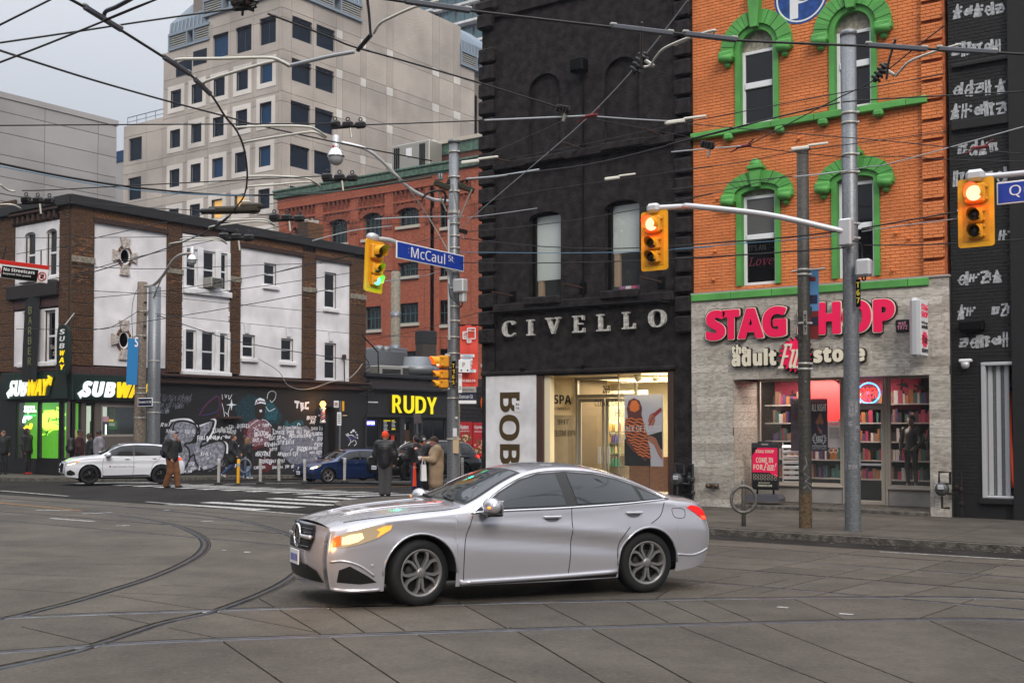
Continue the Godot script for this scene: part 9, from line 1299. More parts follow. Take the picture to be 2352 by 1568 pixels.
func suv(pm:Material):
	var c:=Car.new();c.L=4.49;c.W=.925;c.R=.36;c.AR=.42;c.ax=[.88,3.56];c.z0=.55;c.lean_f=.05;c.lean_r=.10;c.low=[[0,.30],[.4,.25],[1.4,.28],[3.1,.29],[4.2,.32],[4.49,.42]];c.plan=[[0,.74],[.06,.82],[.15,.89],[.35,.96],[.8,1.],[2.3,1.],[3.6,1.],[4.1,.97],[4.35,.92],[4.49,.84]];c.belt=[[0,.82,.97],[.25,.92,.96],[.6,.98,.96],[1.2,1.03,.965],[2.4,1.06,.965],[3.6,1.09,.955],[4.2,1.10,.94],[4.49,1.06,.92]];c.rail=[[0,.85,.66],[.25,.96,.74],[.6,1.02,.78],[1.15,1.075,.79],[1.45,1.20,.745],[1.8,1.39,.69],[2.1,1.515,.655],[2.6,1.565,.64],[3.3,1.545,.63],[3.8,1.48,.63],[4.1,1.36,.655],[4.35,1.15,.70],[4.49,1.08,.70]];c.mid=[[0,.88],[.25,1.],[.6,1.065],[1.1,1.11],[1.25,1.13],[1.6,1.33],[1.95,1.52],[2.3,1.59],[2.8,1.605],[3.4,1.585],[3.9,1.52],[4.15,1.40],[4.38,1.18],[4.49,1.10]];c.crease=[[0,.8,0],[.6,.86,.6],[1.4,.9,1],[3.2,.92,1],[4.,.95,.5],[4.49,.9,0]];var o:=thing("white_suv","white compact SUV turning out of the side street before the green sandwich shop","car")
	box_car(o,c,pm,[1.35,1.09,1.7,1.34,2.05,1.485,2.6,1.53,3.3,1.51,3.75,1.45,4.,1.33,4.15,1.17,4.,1.12,2.4,1.085],[[1.5,1.12,1.78,1.34,2.1,1.465,2.45,1.505,2.47,1.11],[2.56,1.11,2.54,1.51,3.2,1.49,3.4,1.47,3.5,1.13],[3.58,1.135,3.5,1.45,3.72,1.415,3.95,1.30,4.05,1.18]],[1.28,2.,.92,.88],[3.98,4.36,.86,.9],[[1.40,1.05,1.34,.8,1.36,.35],[2.50,1.08,2.5,.7,2.48,.36],[3.55,1.12,3.45,.95,3.22,.75,3.16,.4]],2);handle(o,c,2.26,.98,pm);handle(o,c,3.30,1.,pm);mirror(o,c,1.55,1.11,1.2,pm)
	for sd in SD:
		var l:=[]
		for i in 12:var s:float=1.9+1.9*i/11.;var p:=ctp(c,s,.97*sd,.035);l.append(p)
		var m:=Mb.new(true);m.tube(l,.018,6);put(m,"roof_rail",M.a4,o)
	fpt(o,c,"grille",[-.45,.80,-.52,.64,-.42,.45,.42,.45,.52,.64,.45,.80],M.a4,.012)
	for i in 7:
		var l:=[]
		for k in 6:l.append(cfr(c,-.42+i*.14,lerpf(.48,.79,k/5.),.02))
		var m:=Mb.new();m.tube(l,.01,4);put(m,"grille_slat",M.be,o)
	for i in 4:
		var ring:=[];var sc:=cfr(c,(i-1.5)*.09,.735,.035)
		for k in 16:ring.append(sc+V(0,cos(TAU*k/16),sin(TAU*k/16))*.052)
		var m:=Mb.new(true);m.tube(ring,.009,5,true);put(m,"emblem_ring",M.ak,o)
	plate(o,cfr(c,0,.52,.03));fpt(o,c,"lower_intake",[-.62,.34,-.55,.41,.55,.41,.62,.34],M.a4,.008);sdp(o,c,"side_intake",[.05,.36,.06,.50,.18,.56,.32,.48,.36,.38,.2,.34],M.a4,.006,SD,.05);sdp(o,c,"headlight",[.04,.72,.05,.80,.2,.86,.42,.90,.50,.88,.36,.80,.2,.75],M.au,.008,SD,.04);sdl(o,c,"running_light",[.08,.745,.2,.775,.34,.82],.016,M.an,.016);sdp(o,c,"turn_light",[.38,.83,.47,.885,.43,.885,.36,.85],M.b2,.014,SD,.04);sdp(o,c,"sill_trim",[1.33,.29,3.12,.30,3.12,.35,2.9,.37,1.6,.345,1.33,.34],M.a4,.005,SD,.09);sdp(o,c,"tail_lamp",[4.1,.98,4.2,1.05,4.46,1.02,4.47,.92,4.3,.92],M.ae,.01,SD,.05);sdp(o,c,"tail_brake_light",[4.3,.95,4.44,.94,4.45,1.,4.3,1.],M.af,.014,SD,.05);var dr:=Mb.new(true);words(dr,"Audi Downtown Toronto","bold",Rect2(1.62,.66,.9,.055),0,.004);var lt:=Node3D.new();lt.free();var p0:=csd(c,1.62,.69,.008);var p1:=csd(c,2.5,.69,.008);p0.z*=-1;p1.z*=-1;var bx:=(p1-p0).normalized()
	var tt:=Transform3D(Basis(bx,Vector3.UP,bx.cross(Vector3.UP)),p0);var dm:=Mb.new();words(dm,"Audi Downtown Toronto","bold",Rect2(.08,-.03,.85,.06),0,.004,tt);put(dm,"door_lettering",M.panel_grey,o);pbox("door_logo",M.at,o,V(0,0,0),V(.06,.06,.006),.001,tt);var f:=pd(3,795,1416,39.5);var r:=pd(3,1435,1411,40.6);f.y=gy(f.z)+.05;r.y=gy(r.z)+.05;place_car(o,f,r,c,-1.,f.distance_to(r)/2.68)
func hatch(pm:Material):
	var c:=Car.new();c.L=4.25;c.W=.90;c.R=.32;c.AR=.375;c.ax=[.87,3.50];c.z0=.5;c.lean_f=.05;c.lean_r=.10;c.low=[[0,.22],[.4,.19],[1.4,.20],[3.1,.21],[4.,.26],[4.25,.34]];c.plan=[[0,.74],[.06,.82],[.15,.89],[.35,.95],[.8,1.],[2.3,1.],[3.5,1.],[3.95,.96],[4.15,.91],[4.25,.84]];c.belt=[[0,.68,.97],[.25,.77,.96],[.6,.84,.96],[1.2,.91,.965],[2.4,.95,.965],[3.5,.98,.955],[4.,.99,.94],[4.25,.94,.92]];c.rail=[[0,.70,.62],[.25,.81,.71],[.6,.88,.75],[1.05,.95,.77],[1.35,1.07,.73],[1.7,1.24,.68],[2.,1.355,.645],[2.5,1.41,.62],[3.1,1.395,.61],[3.6,1.32,.61],[3.9,1.2,.64],[4.12,1.03,.68],[4.25,.97,.68]];c.mid=[[0,.73],[.25,.85],[.6,.925],[1.,.98],[1.15,1.],[1.5,1.18],[1.85,1.36],[2.2,1.435],[2.7,1.455],[3.2,1.44],[3.7,1.37],[3.95,1.24],[4.15,1.06],[4.25,.99]];c.crease=[[0,.7,0],[.7,.78,.6],[1.4,.81,1],[3.2,.84,1],[3.9,.86,.5],[4.25,.85,0]];var o:=thing("blue_hatchback","blue hatchback with headlights on waiting behind white posts at the mural","car")
	box_car(o,c,pm,[1.3,.97,1.6,1.18,1.95,1.32,2.5,1.375,3.1,1.36,3.5,1.28,3.62,1.02,2.4,.975],[[1.42,1.,1.66,1.18,2.,1.30,2.38,1.345,2.40,1.],[2.48,1.,2.47,1.35,3.05,1.335,3.3,1.29,3.42,1.03]],[1.18,1.9,.92,.88],[3.8,4.14,.84,.88],[[1.34,.93,1.28,.7,1.30,.26],[2.44,.97,2.44,.6,2.42,.27],[3.48,1.,3.38,.84,3.16,.66,3.12,.3]],0);handle(o,c,2.22,.88,pm);handle(o,c,3.22,.90,pm);mirror(o,c,1.45,.99,1.15,pm);fpt(o,c,"grille",[-.5,.66,-.5,.60,.5,.60,.5,.66],M.a4,.012);fpt(o,c,"lower_intake",[-.58,.42,-.62,.27,.62,.27,.58,.42],M.a4,.01);var ring:=[];var sc:=cfr(c,0,.635,.03)
	for k in 18:ring.append(sc+V(0,cos(TAU*k/18),sin(TAU*k/18))*.062)
	var m:=Mb.new(true);m.tube(ring,.008,5,true);var em:=put(m,"emblem_ring",M.ak,o)
	for q in [[-.035,.04,0,-.045],[.035,.04,0,-.045],[-.02,.045,0,.0],[.02,.045,0,.0]]:var v:=Mb.new();v.tube([sc+V(.004,q[1],q[0]),sc+V(.004,q[3],q[2])],.006,4);put(v,"emblem_stroke",M.ak,em)
	plate(o,cfr(c,0,.44,.03));sdp(o,c,"headlight",[.04,.60,.05,.68,.2,.735,.46,.80,.56,.79,.44,.70,.2,.62],M.au,.008,SD,.04);sdp(o,c,"headlight_light",[.08,.62,.08,.67,.2,.705,.36,.735,.34,.68,.2,.64],M.an,.013,SD,.04);sdp(o,c,"fog_intake",[.04,.28,.05,.40,.2,.42,.28,.34,.24,.28],M.a4,.006,SD,.05);sdp(o,c,"tail_lamp",[3.85,.80,3.9,.92,4.2,.94,4.24,.82],M.ae,.008,SD,.05);var f:=pd(4,690,1416,46.);var r:=pd(4,1165,1402,47.5);place_car(o,f,r,c,-1.,f.distance_to(r)/2.63)
func dark_suv(pm:Material):
	var c:=Car.new();c.L=4.8;c.W=.94;c.R=.36;c.AR=.42;c.ax=[.92,3.70];c.z0=.6;c.lean_f=.05;c.lean_r=.12;c.low=[[0,.30],[.4,.26],[1.4,.28],[3.3,.29],[4.5,.32],[4.8,.42]];c.plan=[[0,.74],[.06,.82],[.15,.89],[.35,.96],[.8,1.],[2.3,1.],[3.8,1.],[4.4,.97],[4.65,.92],[4.8,.84]];c.belt=[[0,.84,.97],[.25,.94,.96],[.6,1.,.96],[1.2,1.05,.965],[2.4,1.09,.965],[3.8,1.13,.955],[4.5,1.14,.94],[4.8,1.08,.92]];c.rail=[[0,.87,.66],[.25,.98,.74],[.6,1.05,.78],[1.2,1.10,.79],[1.5,1.23,.745],[1.9,1.44,.69],[2.2,1.55,.655],[2.7,1.60,.64],[3.5,1.585,.63],[4.,1.53,.63],[4.4,1.41,.655],[4.65,1.19,.70],[4.8,1.10,.70]];c.mid=[[0,.90],[.25,1.02],[.6,1.09],[1.15,1.13],[1.3,1.15],[1.65,1.36],[2.,1.56],[2.4,1.63],[2.9,1.645],[3.6,1.63],[4.1,1.57],[4.42,1.45],[4.68,1.22],[4.8,1.12]];c.crease=[[0,.8,0],[.6,.88,.6],[1.4,.92,1],[3.4,.95,1],[4.3,.97,.5],[4.8,.9,0]];var o:=thing("black_suv","black SUV with an open tailgate edge parked behind the corner pole and the group","car")
	box_car(o,c,pm,[1.4,1.11,1.75,1.36,2.1,1.51,2.7,1.565,3.5,1.55,4.1,1.47,4.4,1.2,4.2,1.16,2.4,1.115],[[1.55,1.14,1.8,1.35,2.15,1.49,2.55,1.54,2.57,1.14],[2.66,1.14,2.64,1.545,3.35,1.53,3.6,1.5,3.7,1.16],[3.78,1.165,3.7,1.49,4.05,1.43,4.28,1.22]],[1.35,2.1,.92,.88],[4.3,4.66,.86,.9],[[2.6,1.1,2.6,.7,2.58,.36],[1.45,1.07,1.39,.8,1.41,.35]],2);sdl(o,c,"chrome_trim",[1.45,1.12,1.8,1.385,2.15,1.53,2.7,1.585,3.5,1.57,4.1,1.49,4.42,1.2],.012,M.ak,.006);handle(o,c,2.36,1.,M.ak);handle(o,c,3.46,1.02,M.ak);mirror(o,c,1.6,1.13,1.2,pm);fpt(o,c,"grille",[-.5,.80,-.55,.62,.55,.62,.5,.80],M.be,.012);plate(o,cfr(c,0,.50,.03));sdp(o,c,"headlight",[.04,.74,.05,.82,.2,.87,.42,.91,.36,.82,.2,.77],M.au,.008,SD,.04);sdp(o,c,"tail_lamp",[4.35,.98,4.45,1.07,4.76,1.04,4.78,.90,4.55,.90],M.ae,.01,SD,.05);sdp(o,c,"tail_brake_light",[4.55,.95,4.72,.94,4.72,1.02,4.55,1.02],M.af,.014,SD,.05);var f:=pd(4,1420,1395,45.);var r:=pd(4,1880,1390,46.8)
	place_car(o,f,r,c,-1.,1.)
func net(mb:Mb,caps:Array,k:float,cell:float,t:=Transform3D(),ripple:=.0):
	var lo:=Vector3.ONE*1e9;var hi:=-lo
	for c in caps:
		var r:float=maxf(c[2],c[3])+cell*2+ripple
		for e in 2:lo=lo.min(c[e]-V(r,r,r));hi=hi.max(c[e]+V(r,r,r))
	var nx:=int((hi.x-lo.x)/cell)+2;var ny:=int((hi.y-lo.y)/cell)+2;var nz:=int((hi.z-lo.z)/cell)+2;var f:=PackedFloat32Array();f.resize(nx*ny*nz);f.fill(9.)
	for c in caps:
		var a:Vector3=c[0];var ab:Vector3=c[1]-a;var ra:float=c[2];var dr:float=c[3]-ra;var l2:=maxf(ab.length_squared(),1e-9);var m:=maxf(c[2],c[3])+k+cell*2.;var p0:=((a.min(c[1])-V(m,m,m)-lo)/cell).floor();var p1:=((a.max(c[1])+V(m,m,m)-lo)/cell).ceil()
		for z in range(maxi(0,int(p0.z)),mini(nz,int(p1.z)+1)):
			for y in range(maxi(0,int(p0.y)),mini(ny,int(p1.y)+1)):
				var o:=(z*ny+y)*nx
				for x in range(maxi(0,int(p0.x)),mini(nx,int(p1.x)+1)):
					var p:=lo+V(x,y,z)*cell;var h:=clampf((p-a).dot(ab)/l2,0,1);var d:=(p-a-ab*h).length()-ra-dr*h
					if ripple>0:d+=ripple*absf(sin(p.y*42.))
					var g:=f[o+x]
					if g<8.:var q:=maxf(k-absf(g-d),.0)/k;f[o+x]=minf(g,d)-q*q*k*.25
					else:f[o+x]=d
	var vi:={};var vs:=[]
	for z in nz-1:
		for y in ny-1:
			for x in nx-1:
				var b:=(z*ny+y)*nx+x;var v:=[f[b],f[b+1],f[b+nx],f[b+nx+1],f[b+nx*ny],f[b+nx*ny+1],f[b+nx*ny+nx],f[b+nx*ny+nx+1]];var neg:=0
				for e in 8:
					if v[e]<0:neg+=1
				if neg==0 or neg==8:continue
				var s:=V();var n:=0
				for e in [[0,1],[2,3],[4,5],[6,7],[0,2],[1,3],[4,6],[5,7],[0,4],[1,5],[2,6],[3,7]]:
					var q:float=v[e[0]];var w:float=v[e[1]]
					if (q<0)!=(w<0):var u:=q/(q-w);var c0:=V(e[0] & 1,(e[0]>>1) & 1,e[0]>>2);var c1:=V(e[1] & 1,(e[1]>>1) & 1,e[1]>>2);s+=c0.lerp(c1,u);n+=1
				vi[b]=vs.size();vs.append(t*(lo+(V(x,y,z)+s/n)*cell))
	var st:=[1,nx,nx*ny]
	for b in vi:
		for ax in 3:
			var u:int=st[(ax+1)%3];var w:int=st[(ax+2)%3]
			if (f[b]<0)==(f[b+st[ax]]<0):continue
			if not (vi.has(b-u) and vi.has(b-w) and vi.has(b-u-w)):continue
			var q:=[vs[vi[b]],vs[vi[b-u]],vs[vi[b-u-w]],vs[vi[b-w]]]
			if f[b]<0:mb.quad(q[0],q[1],q[2],q[3])
			else:mb.quad(q[3],q[2],q[1],q[0])
func hand_caps(curl:float)->Array:
	var c:=[[V(0,0,0),V(0,-.05,0),.020,.024],[V(0,-.03,.018),V(0,-.085,.026),.017,.014],[V(0,-.03,-.018),V(0,-.08,-.026),.016,.013]]
	for i in 4:var z:=.030-i*.0195;var ln:float=[.068,.076,.071,.055][i];var a:=V(0,-.085+absf(i-1.2)*.004,z);var b:=a+V(-sin(curl*.6),-cos(curl*.6),.04)*ln*.5;var d:=b+V(-sin(curl*1.6),-cos(curl*1.6),.0)*ln*.5;c.append([a,b,.0088,.0082]);c.append([b,d,.0082,.007])
	var a2:=V(-.004,-.03,.026);var b2:=a2+V(-.014,-.03,.022);c.append([a2,b2,.012,.0098]);c.append([b2,b2+V(-.012,-.03,.004),.0096,.008]);return c
func person(label:String,foot:Vector3,face:Vector3,h:float,j:Dictionary,w:Dictionary,called:="person",cat:="person")->Node3D:
	var o:=thing(called,label,cat,foot,atan2(face.x,face.z));var k:=h/1.76;o.scale=Vector3.ONE*k;var J:={"pel":V(0,.95,0),"ch":V(0,1.30,0),"nk":V(0,1.47,0),"hd":V(0,1.61,.02),"sl":V(.175,1.41,0),"sr":V(-.175,1.41,0),"el":V(.225,1.13,-.03),"er":V(-.225,1.13,-.03),"wl":V(.22,.88,.04),"wr":V(-.22,.88,.04),"hl":V(.09,.92,0),"hr":V(-.09,.92,0),"kl":V(.095,.49,.015),"kr":V(-.095,.49,.015),"al":V(.10,.085,-.02),"ar":V(-.10,.085,-.02),"yaw":.0,"nod":.0};J.merge(j,true);var skin:Material=w.get("skin",M.skin);var mb:=Mb.new(true)
	net(mb,[[J.pel,J.ch,.115,.13],[J.ch,J.nk,.12,.055],[J.nk,J.hd+V(0,-.04,-.01),.052,.05],[J.ch,J.sl,.07,.055],[J.ch,J.sr,.07,.055],[J.sl,J.el,.048,.038],[J.el,J.wl,.037,.026],[J.sr,J.er,.048,.038],[J.er,J.wr,.037,.026],
		[J.hl,J.kl,.08,.052],[J.kl,J.al,.05,.034],[J.hr,J.kr,.08,.052],[J.kr,J.ar,.05,.034],[J.pel,J.hl,.1,.08],[J.pel,J.hr,.1,.08],[J.al,J.al+V(0,-.05,.11),.03,.025],[J.ar,J.ar+V(0,-.05,.11),.03,.025]],.05,.03)
	var ht:=Transform3D(Basis(Vector3.UP,J.yaw)*Basis(Vector3.RIGHT,J.nod),J.hd);net(mb,[[V(0,.035,-.015),V(0,.045,.0),.088,.086],[V(0,-.01,.03),V(0,-.082,.048),.062,.034],[V(0,-.05,-.03),V(0,-.14,-.02),.05,.05],[V(0,.012,.094),V(0,-.028,.108),.008,.015],[V(.078,.01,-.01),V(.084,-.03,-.005),.014,.012],[V(-.078,.01,-.01),V(-.084,-.03,-.005),.014,.012],[V(.03,.03,.078),V(-.03,.03,.078),.012,.012],[V(.015,-.062,.082),V(-.015,-.062,.082),.010,.010]],.025,.0125,ht)
	for sd in ["l","r"]:
		var el:Vector3=J["e"+sd];var wr:Vector3=J["w"+sd];var dn:=(wr-el).normalized();var s:=1. if sd=="l" else -1.;var inn:=V(-s,0,.2);inn=(inn-dn*inn.dot(dn)).normalized();var bas:=Basis(-inn,-dn,(-inn).cross(-dn))
		if w.get("hands",true) and not (sd in w.get("pocket","")):net(mb,hand_caps(J.get("curl",.6)),.012,.0085,Transform3D(bas,wr))
	put(mb,"body",skin,o)
	if w.get("face",true):
		for s in SE:var e:=Mb.new(true);e.lathe([U(0,-.009),U(.009,0),U(0,.009)],8,ht*Transform3D(Basis(),V(s*.032,.012,.088)));put(e,"eye",M.dw,o)
		pbox("mouth",M.lip,o,V(),V(.04,.009,.012),.003,ht*Transform3D(Basis(),V(0,-.064,.09)))
	var g:float=w.get("loose",.022);var tr:=Mb.new(true);net(tr,[[J.pel+V(0,.06,0),J.pel,.125+g*.5,.125+g*.5],[J.pel,J.hl,.12,.09+g],[J.pel,J.hr,.12,.09+g],[J.hl,J.kl,.085+g,.058+g],[J.kl,J.al+V(0,.0,0),.058+g,.045+g],[J.hr,J.kr,.085+g,.058+g],[J.kr,J.ar,.058+g,.045+g]],.035,.026);put(tr,"trousers",w.trousers,o)
	for sd in ["al","ar"]:var a:Vector3=J[sd];var tilt:Vector3=J.get("toe_"+sd,V(0,-.045,.15));var s:=Mb.new(true);net(s,[[a+V(0,-.04,-.035),a+tilt,.043,.038],[a+V(0,-.0,-.01),a+V(0,-.03,.0),.045,.045]],.03,.02);put(s,"shoe",w.shoes,o)
	var q:float=w.get("puff",.035);var hem:Vector3=w.get("hem",J.pel+V(0,-.02,0));var jk:=Mb.new(true);var cp:=[[hem,J.ch,.135+q,.14+q],[J.ch,J.nk+V(0,-.03,0),.125+q,.065+q*.6],[J.ch,J.sl,.09+q*.6,.065+q*.8],[J.ch,J.sr,.09+q*.6,.065+q*.8],[J.sl,J.el,.058+q*.8,.05+q*.7],[J.el,J.wl.lerp(J.el,.06),.05+q*.7,.038+q*.5],[J.sr,J.er,.058+q*.8,.05+q*.7],[J.er,J.wr.lerp(J.er,.06),.05+q*.7,.038+q*.5]]
	if w.get("long",.0)>0:var d:float=w.long;cp.append([J.pel+V(.07,0,0),J.kl+V(-.01,d,0),.125+q,.125+q]);cp.append([J.pel+V(-.07,0,0),J.kr+V(.01,d,0),.125+q,.125+q])
	if w.get("hood",false):cp.append([J.nk+V(.07,.0,-.07),J.nk+V(-.07,.0,-.07),.07,.07])
	net(jk,cp,.05,.025,Transform3D(),w.get("ripple",.0));put(jk,"jacket",w.jacket,o)
	if w.has("scarf"):
		var sc:=Mb.new(true);var ring:=[]
		for i in 14:ring.append(J.nk+V(cos(TAU*i/14)*.085,.015+.02*sin(i*1.3),sin(TAU*i/14)*.085))
		sc.tube(ring,.035,7,true);put(sc,"collar",w.scarf,o)
	var hat:String=w.get("head","hair");var hm:Material=w.headm;var hc:=[]
	if hat=="beanie":hc=[[V(0,.055,-.018),V(0,.085,-.022),.096,.088],[V(.05,.045,.03),V(-.05,.045,.03),.052,.052]]
	elif hat=="hood":hc=[[V(0,.05,-.03),V(0,.0,-.045),.108,.105],[V(0,-.03,-.04),V(0,-.13,-.03),.10,.11]]
	elif hat=="cap":hc=[[V(0,.06,-.015),V(0,.08,-.018),.094,.085],[V(.035,.055,.08),V(.035,.045,.15),.014,.012],[V(-.035,.055,.08),V(-.035,.045,.15),.014,.012],[V(0,.06,.08),V(0,.048,.155),.016,.012]]
	elif hat=="bun":hc=[[V(0,.05,-.025),V(0,.02,-.045),.094,.088],[V(0,.14,-.06),V(0,.15,-.06),.048,.045],[V(.07,.02,-.02),V(-.07,.02,-.02),.035,.035]]
	elif hat=="long":hc=[[V(0,.05,-.025),V(0,.02,-.045),.095,.09],[V(.06,.02,-.03),V(.07,-.16,-.05),.045,.05],[V(-.06,.02,-.03),V(-.07,-.16,-.05),.045,.05]]
	else:hc=[[V(0,.058,-.022),V(0,.025,-.05),.093,.082],[V(.045,.085,.04),V(-.04,.09,.045),.035,.032],[V(.075,.03,-.01),V(.07,.0,-.03),.022,.02],[V(-.075,.03,-.01),V(-.07,.0,-.03),.022,.02]]
	var hb:=Mb.new(true);net(hb,hc,.03,.016,ht);put(hb,{"beanie":"hat","hood":"hood","cap":"cap"}.get(hat,"hair"),hm,o)
	if hat=="hood" and w.has("cap"):var cb:=Mb.new(true);net(cb,[[V(.05,.075,.07),V(.045,.11,.16),.016,.012],[V(-.05,.075,.07),V(-.045,.11,.16),.016,.012],[V(0,.08,.07),V(0,.12,.17),.018,.012]],.03,.014,ht);put(cb,"cap_brim",w.cap,o)
	return o
func carried(label:String,cat:String,called:String,who:Node3D,at:Vector3,turn:=.0)->Node3D:
	return thing(called,label,cat,who.transform*at,who.rotation.y+turn)
func people():
	mat("skin",K(.72,.52,.44),.6);mat("b3",K(.42,.29,.23),.6);mat("dw",K(.05,.035,.03),.3);mat("lip",K(.52,.28,.25),.6);mat("a2",K(.075,.075,.085),.75,0,"soft",3.);mat("ba",K(.085,.085,.098),.5);mat("bt",K(.26,.255,.26),.9);mat("cn",K(.43,.27,.15),.9,0,"soft",2.);mat("av",K(.47,.46,.49),.9);mat("jeans",K(.17,.24,.38),.9,0,"soft",2.);mat("d3",K(.40,.50,.62),.9);mat("co",K(.64,.55,.45),.9,0,"soft",2.);mat("bb",K(.92,.27,.09),.8);mat("c8",K(.20,.08,.09),.9);mat("bq",K(.20,.13,.09),.7);mat("b6",K(.06,.05,.05),.6);mat("cm",K(.76,.75,.75),.8);mat("c1",K(.83,.83,.84),.7);mat("fur",K(.45,.36,.27),.95);mat("db",K(.72,.71,.70),.7);mat("a3",K(.035,.035,.035),.6);var right:=V(CB.x.x,0,CB.x.z).normalized();var away:=-V(CB.z.x,0,CB.z.z).normalized();var f:=on_g(vp(0,394,1120),.008);var w1:=person("man in black jacket and grey hood on the crosswalk, hand at his mouth, brown trousers",f,right*.9-away*.35,1.90,{"kl":V(.10,.49,.10),"al":V(.10,.085,.13),"kr":V(-.09,.49,.0),"ar":V(-.09,.09,-.16),"el":V(.25,1.16,.08),"wl":V(.10,1.42,.17),"er":V(-.25,1.12,-.06),"wr":V(-.20,.90,.08),"hd":V(0,1.60,.05),"yaw":.1},{"trousers":M.cn,"shoes":M.a3,"jacket":M.a2,"head":"hood","headm":M.av,"cap":M.a3,"loose":.045,"puff":.05})
	var bpk:=carried("dark blue backpack worn by the man on the crosswalk","backpack","backpack",w1,V(0,1.20,-.25));var bm:=Mb.new(true);net(bm,[[V(0,-.17,0),V(0,.14,.0),.14,.11],[V(.07,-.2,0),V(-.07,-.2,0),.1,.1]],.06,.03);put(bm,"pack",mat("dj",K(.06,.07,.13),.8),bpk);pbox("pocket",M.dj,bpk,V(0,-.12,-.13),V(.2,.16,.06),.03);f=on_g(vp(0,884,1139),.008);var w2:=person("person seen from behind in black puffer jacket and bright orange knit hat",f,away*.97+right*.2,1.90,{"al":V(.085,.085,-.02),"ar":V(-.085,.085,-.02),"el":V(.27,1.14,.0),"er":V(-.27,1.14,.0),"wl":V(.24,.90,.06),"wr":V(-.25,.90,.06)},{"trousers":M.bt,"shoes":M.a3,"jacket":M.ba,"head":"beanie","headm":M.bb,"loose":.035,"puff":.085,"ripple":.014,"hood":true});var cmr:=carried("small dark camera held low by the person in the orange hat","camera","camera",w2,V(-.27,.76,.08));pbox("case",M.a3,cmr,V(),V(.07,.11,.14),.02);var ln:=Mb.new(true);ln.lathe([U(.04,0),U(.04,.08),U(0,.08)],12,Transform3D(Basis(V(0,0,1),PI/2),V(-.03,0,0)));put(ln,"lens_barrel",M.a3,cmr)
	var gr:=func(x:float,d:float)->Vector3:
		var p:=pd(4,x,1400,d);p.y=gy(p.z)+.008;return p
	var w3:=person("woman with dark hair bun in black puffer and blue jeans, hand raised, facing away left",gr.call(1495,31.),-right*.75+away*.65,1.82,{"el":V(.25,1.15,.12),"wl":V(.18,1.20,.38),"er":V(-.25,1.14,.1),"wr":V(-.12,1.12,.33)},{"trousers":M.jeans,"shoes":M.a3,"jacket":M.ba,"head":"bun","headm":M.b6,"puff":.075,"ripple":.012,"hood":true});var w4:=person("person in black jacket and black hat eating, head lowered, between two others",gr.call(1578,30.4),-right*.95-away*.1,1.80,{"el":V(.25,1.16,.13),"wl":V(.08,1.36,.24),"er":V(-.25,1.14,.06),"wr":V(-.2,.98,.24),"hd":V(0,1.58,.07),"nod":.4},{"trousers":M.a2,"shoes":M.a3,"jacket":M.a2,"head":"beanie","headm":M.a2,"puff":.06,"hood":true});pbox("hat_patch",M.cm,w4,w4.transform.affine_inverse().basis*V()+V(.095,1.66,.06),V(.02,.06,.07),.015);var w5:=person("short-haired person in long beige coat looking down at food in both hands",gr.call(1668,29.8),-right*.97-away*.2,1.80,{"el":V(.24,1.14,.10),"wl":V(.07,1.17,.34),"er":V(-.24,1.14,.10),"wr":V(-.07,1.15,.33),"hd":V(0,1.59,.06),"nod":.32},{"trousers":M.a2,"shoes":M.a3,"jacket":M.co,"head":"hair","headm":M.bq,"puff":.05,"long":.06,"scarf":M.av})
	var fd:=carried("small white food cup held in both hands by the person in beige","cup","food_cup",w5,V(0,1.18,.42));var fm:=Mb.new(true);fm.lathe([U(0,-.05),U(.035,-.05),U(.05,.05),U(0,.045)],14);put(fm,"cup",M.c1,fd);pbox("spoon",M.av,fd,V(.01,.07,0),V(.01,.1,.01),.003);shopping_bag("large white paper shopping bag hanging from the arm of the person in beige",w5,V(.10,.82,.34),V(.32,.42,.14),M.c1);shopping_bag("bright orange plastic bag hanging from the hand of the person in the black hat",w4,V(-.16,.66,.30),V(.24,.46,.10),M.bb);shopping_bag("black handbag hanging beside the white shopping bag",w5,V(-.12,.74,.38),V(.26,.24,.10),M.a3);f=pd(3,2085,1358,46.3);f.y=gy(f.z)+.128;person("man in black coat striding right past the bubble letter mural in white sneakers",f,right*.95+away*.2,1.80,{"kl":V(.09,.52,.24),"al":V(.09,.12,.34),"kr":V(-.09,.50,-.06),"ar":V(-.09,.20,-.38),"toe_ar":V(0,-.12,.08),"el":V(.23,1.15,.06),"wl":V(.2,.98,.26),"er":V(-.23,1.13,-.08),"wr":V(-.2,.92,.1)},{"trousers":M.jeans,"shoes":M.db,"jacket":M.a2,"head":"hair","headm":M.bq,"long":.22,"puff":.05})
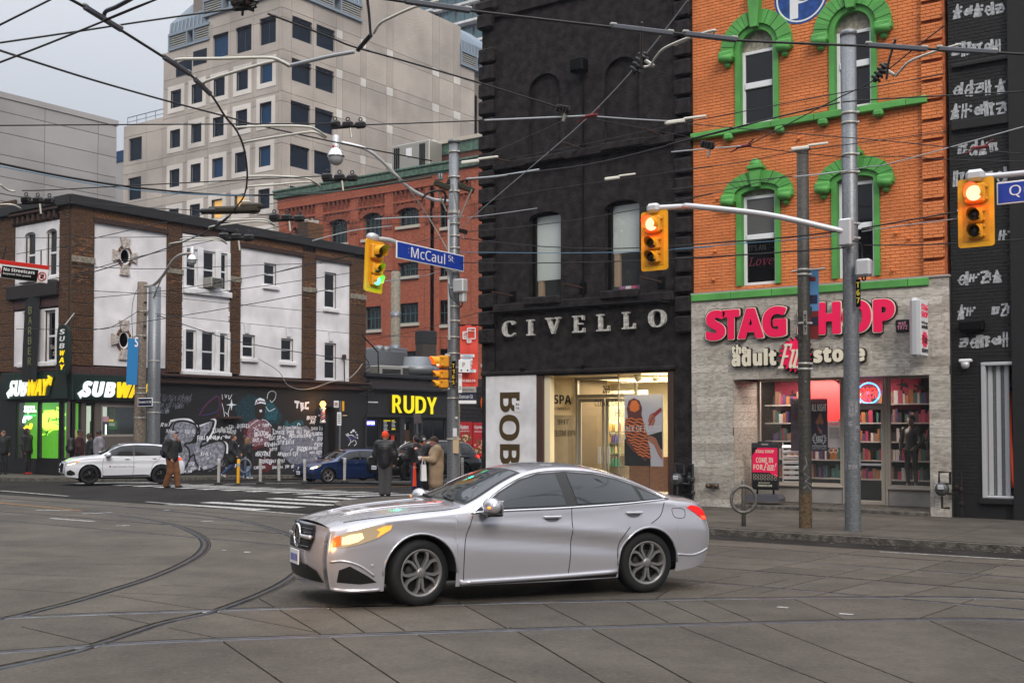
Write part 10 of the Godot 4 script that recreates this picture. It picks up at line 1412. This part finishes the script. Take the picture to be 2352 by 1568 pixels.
	f=pd(3,2215,1362,45.6);f.y=gy(f.z)+.128;person("woman in dark parka with fur-edged hood and pale jeans walking by the mural",f,right*.7+away*.6,1.66,{"al":V(.08,.085,.12),"kl":V(.08,.49,.09),"ar":V(-.08,.11,-.16)},{"trousers":M.d3,"shoes":M.db,"jacket":M.a2,"head":"hood","headm":M.fur,"puff":.07,"long":.25});f=pd(3,235,1290,47.2);f.y=gy(f.z)+.128;person("dark clothed figure with red shoes standing before the shop's Open sign",f,right*.9-away*.2,1.90,{},{"trousers":M.a2,"shoes":M.at,"jacket":M.a2,"head":"hood","headm":M.a2,"puff":.05,"skin":M.b3});f=pd(3,20,1290,46.5);f.y=gy(f.z)+.128;person("dark clothed person at the far left edge of the sidewalk",f,right*.6-away*.7,1.80,{},{"trousers":M.a2,"shoes":M.a3,"jacket":M.a2,"head":"cap","headm":M.a2,"puff":.06});f=pd(3,705,1290,44.6);f.y=gy(f.z)+.128;var w9:=person("person in black cap and maroon jacket walking behind the white car",f,right*.8+away*.4,1.84,{},{"trousers":M.a2,"shoes":M.a3,"jacket":M.c8,"head":"cap","headm":M.a3,"puff":.05,"skin":M.b3})
	var bk:=carried("large black backpack on the person in maroon behind the white car","backpack","backpack",w9,V(0,1.2,-.3));var b2:=Mb.new(true);net(b2,[[V(0,-.18,0),V(0,.16,0),.17,.13],[V(.08,-.2,0),V(-.08,-.2,0),.12,.12]],.06,.035);put(b2,"pack",M.a3,bk);pbox("pocket",M.a2,bk,V(0,-.12,-.16),V(.22,.18,.06),.03);f=pd(3,812,1290,44.2);f.y=gy(f.z)+.128;person("dark haired man looking down behind the white car, in charcoal jacket",f,-right*.8-away*.3,1.74,{"nod":.5,"hd":V(0,1.58,.08)},{"trousers":M.bt,"shoes":M.a3,"jacket":M.a2,"head":"hair","headm":M.b6,"puff":.05,"skin":M.b3});f=pd(3,880,1290,44.);f.y=gy(f.z)+.128;person("bearded man in black knit hat and light grey jacket behind the white car",f,-right*.8-away*.45,1.84,{},{"trousers":M.a2,"shoes":M.a3,"jacket":M.av,"head":"beanie","headm":M.a3,"puff":.06,"skin":M.b3});var mw:=on_z(vp(10,1268,1200),-27.)
	for q in [[.0,"dark dressed shop mannequin at the left of the right-hand window"],[.62,"dark dressed shop mannequin at the right of the right-hand window"]]:person(q[1],V(mw.x+q[0],.40,-27.35),V(-.15,0,1),1.72,{"el":V(.27,1.15,-.06),"wl":V(.16,.98,.1),"er":V(-.26,1.14,-.02),"wr":V(-.24,.9,.08)},{"trousers":mat("cl",K(.06,.055,.06),.5),"shoes":M.a3,"jacket":M.cl,"head":"hair","headm":M.b6,"skin":mat("dummy_skin",K(.50,.42,.36),.5),"puff":.0,"face":false,"loose":.0},"mannequin","mannequin")
func shopping_bag(label:String,who:Node3D,at:Vector3,s:Vector3,m:Material):
	var o:=carried(label,"bag","shopping_bag",who,at);var b:=Mb.new();var t:=.72;var lo:=[V(-s.x/2,-s.y/2,-s.z/2),V(s.x/2,-s.y/2,-s.z/2),V(s.x/2,-s.y/2,s.z/2),V(-s.x/2,-s.y/2,s.z/2)];var up:=[V(-s.x/2*.96,s.y/2,-s.z/2*t),V(s.x/2*.9,s.y/2*.97,-s.z/2*t),V(s.x/2*.95,s.y/2,s.z/2*t),V(-s.x/2,s.y/2*.98,s.z/2*t)]
	for i in 4:b.quad(lo[(i+1)%4],lo[i],up[i],up[(i+1)%4])
	b.quad(lo[0],lo[1],lo[2],lo[3]);put(b,"sack",m,o)
	for z in SE:var l:=Mb.new(true);l.tube(curve2([V(-s.x*.25,s.y/2 - .01,z*s.z*.3),V(-s.x*.15,s.y/2+.14,z*.02),V(s.x*.1,s.y/2+.14,z*.02),V(s.x*.22,s.y/2 - .01,z*s.z*.3)],5),.008,5);put(l,"bag_handle",m,o)
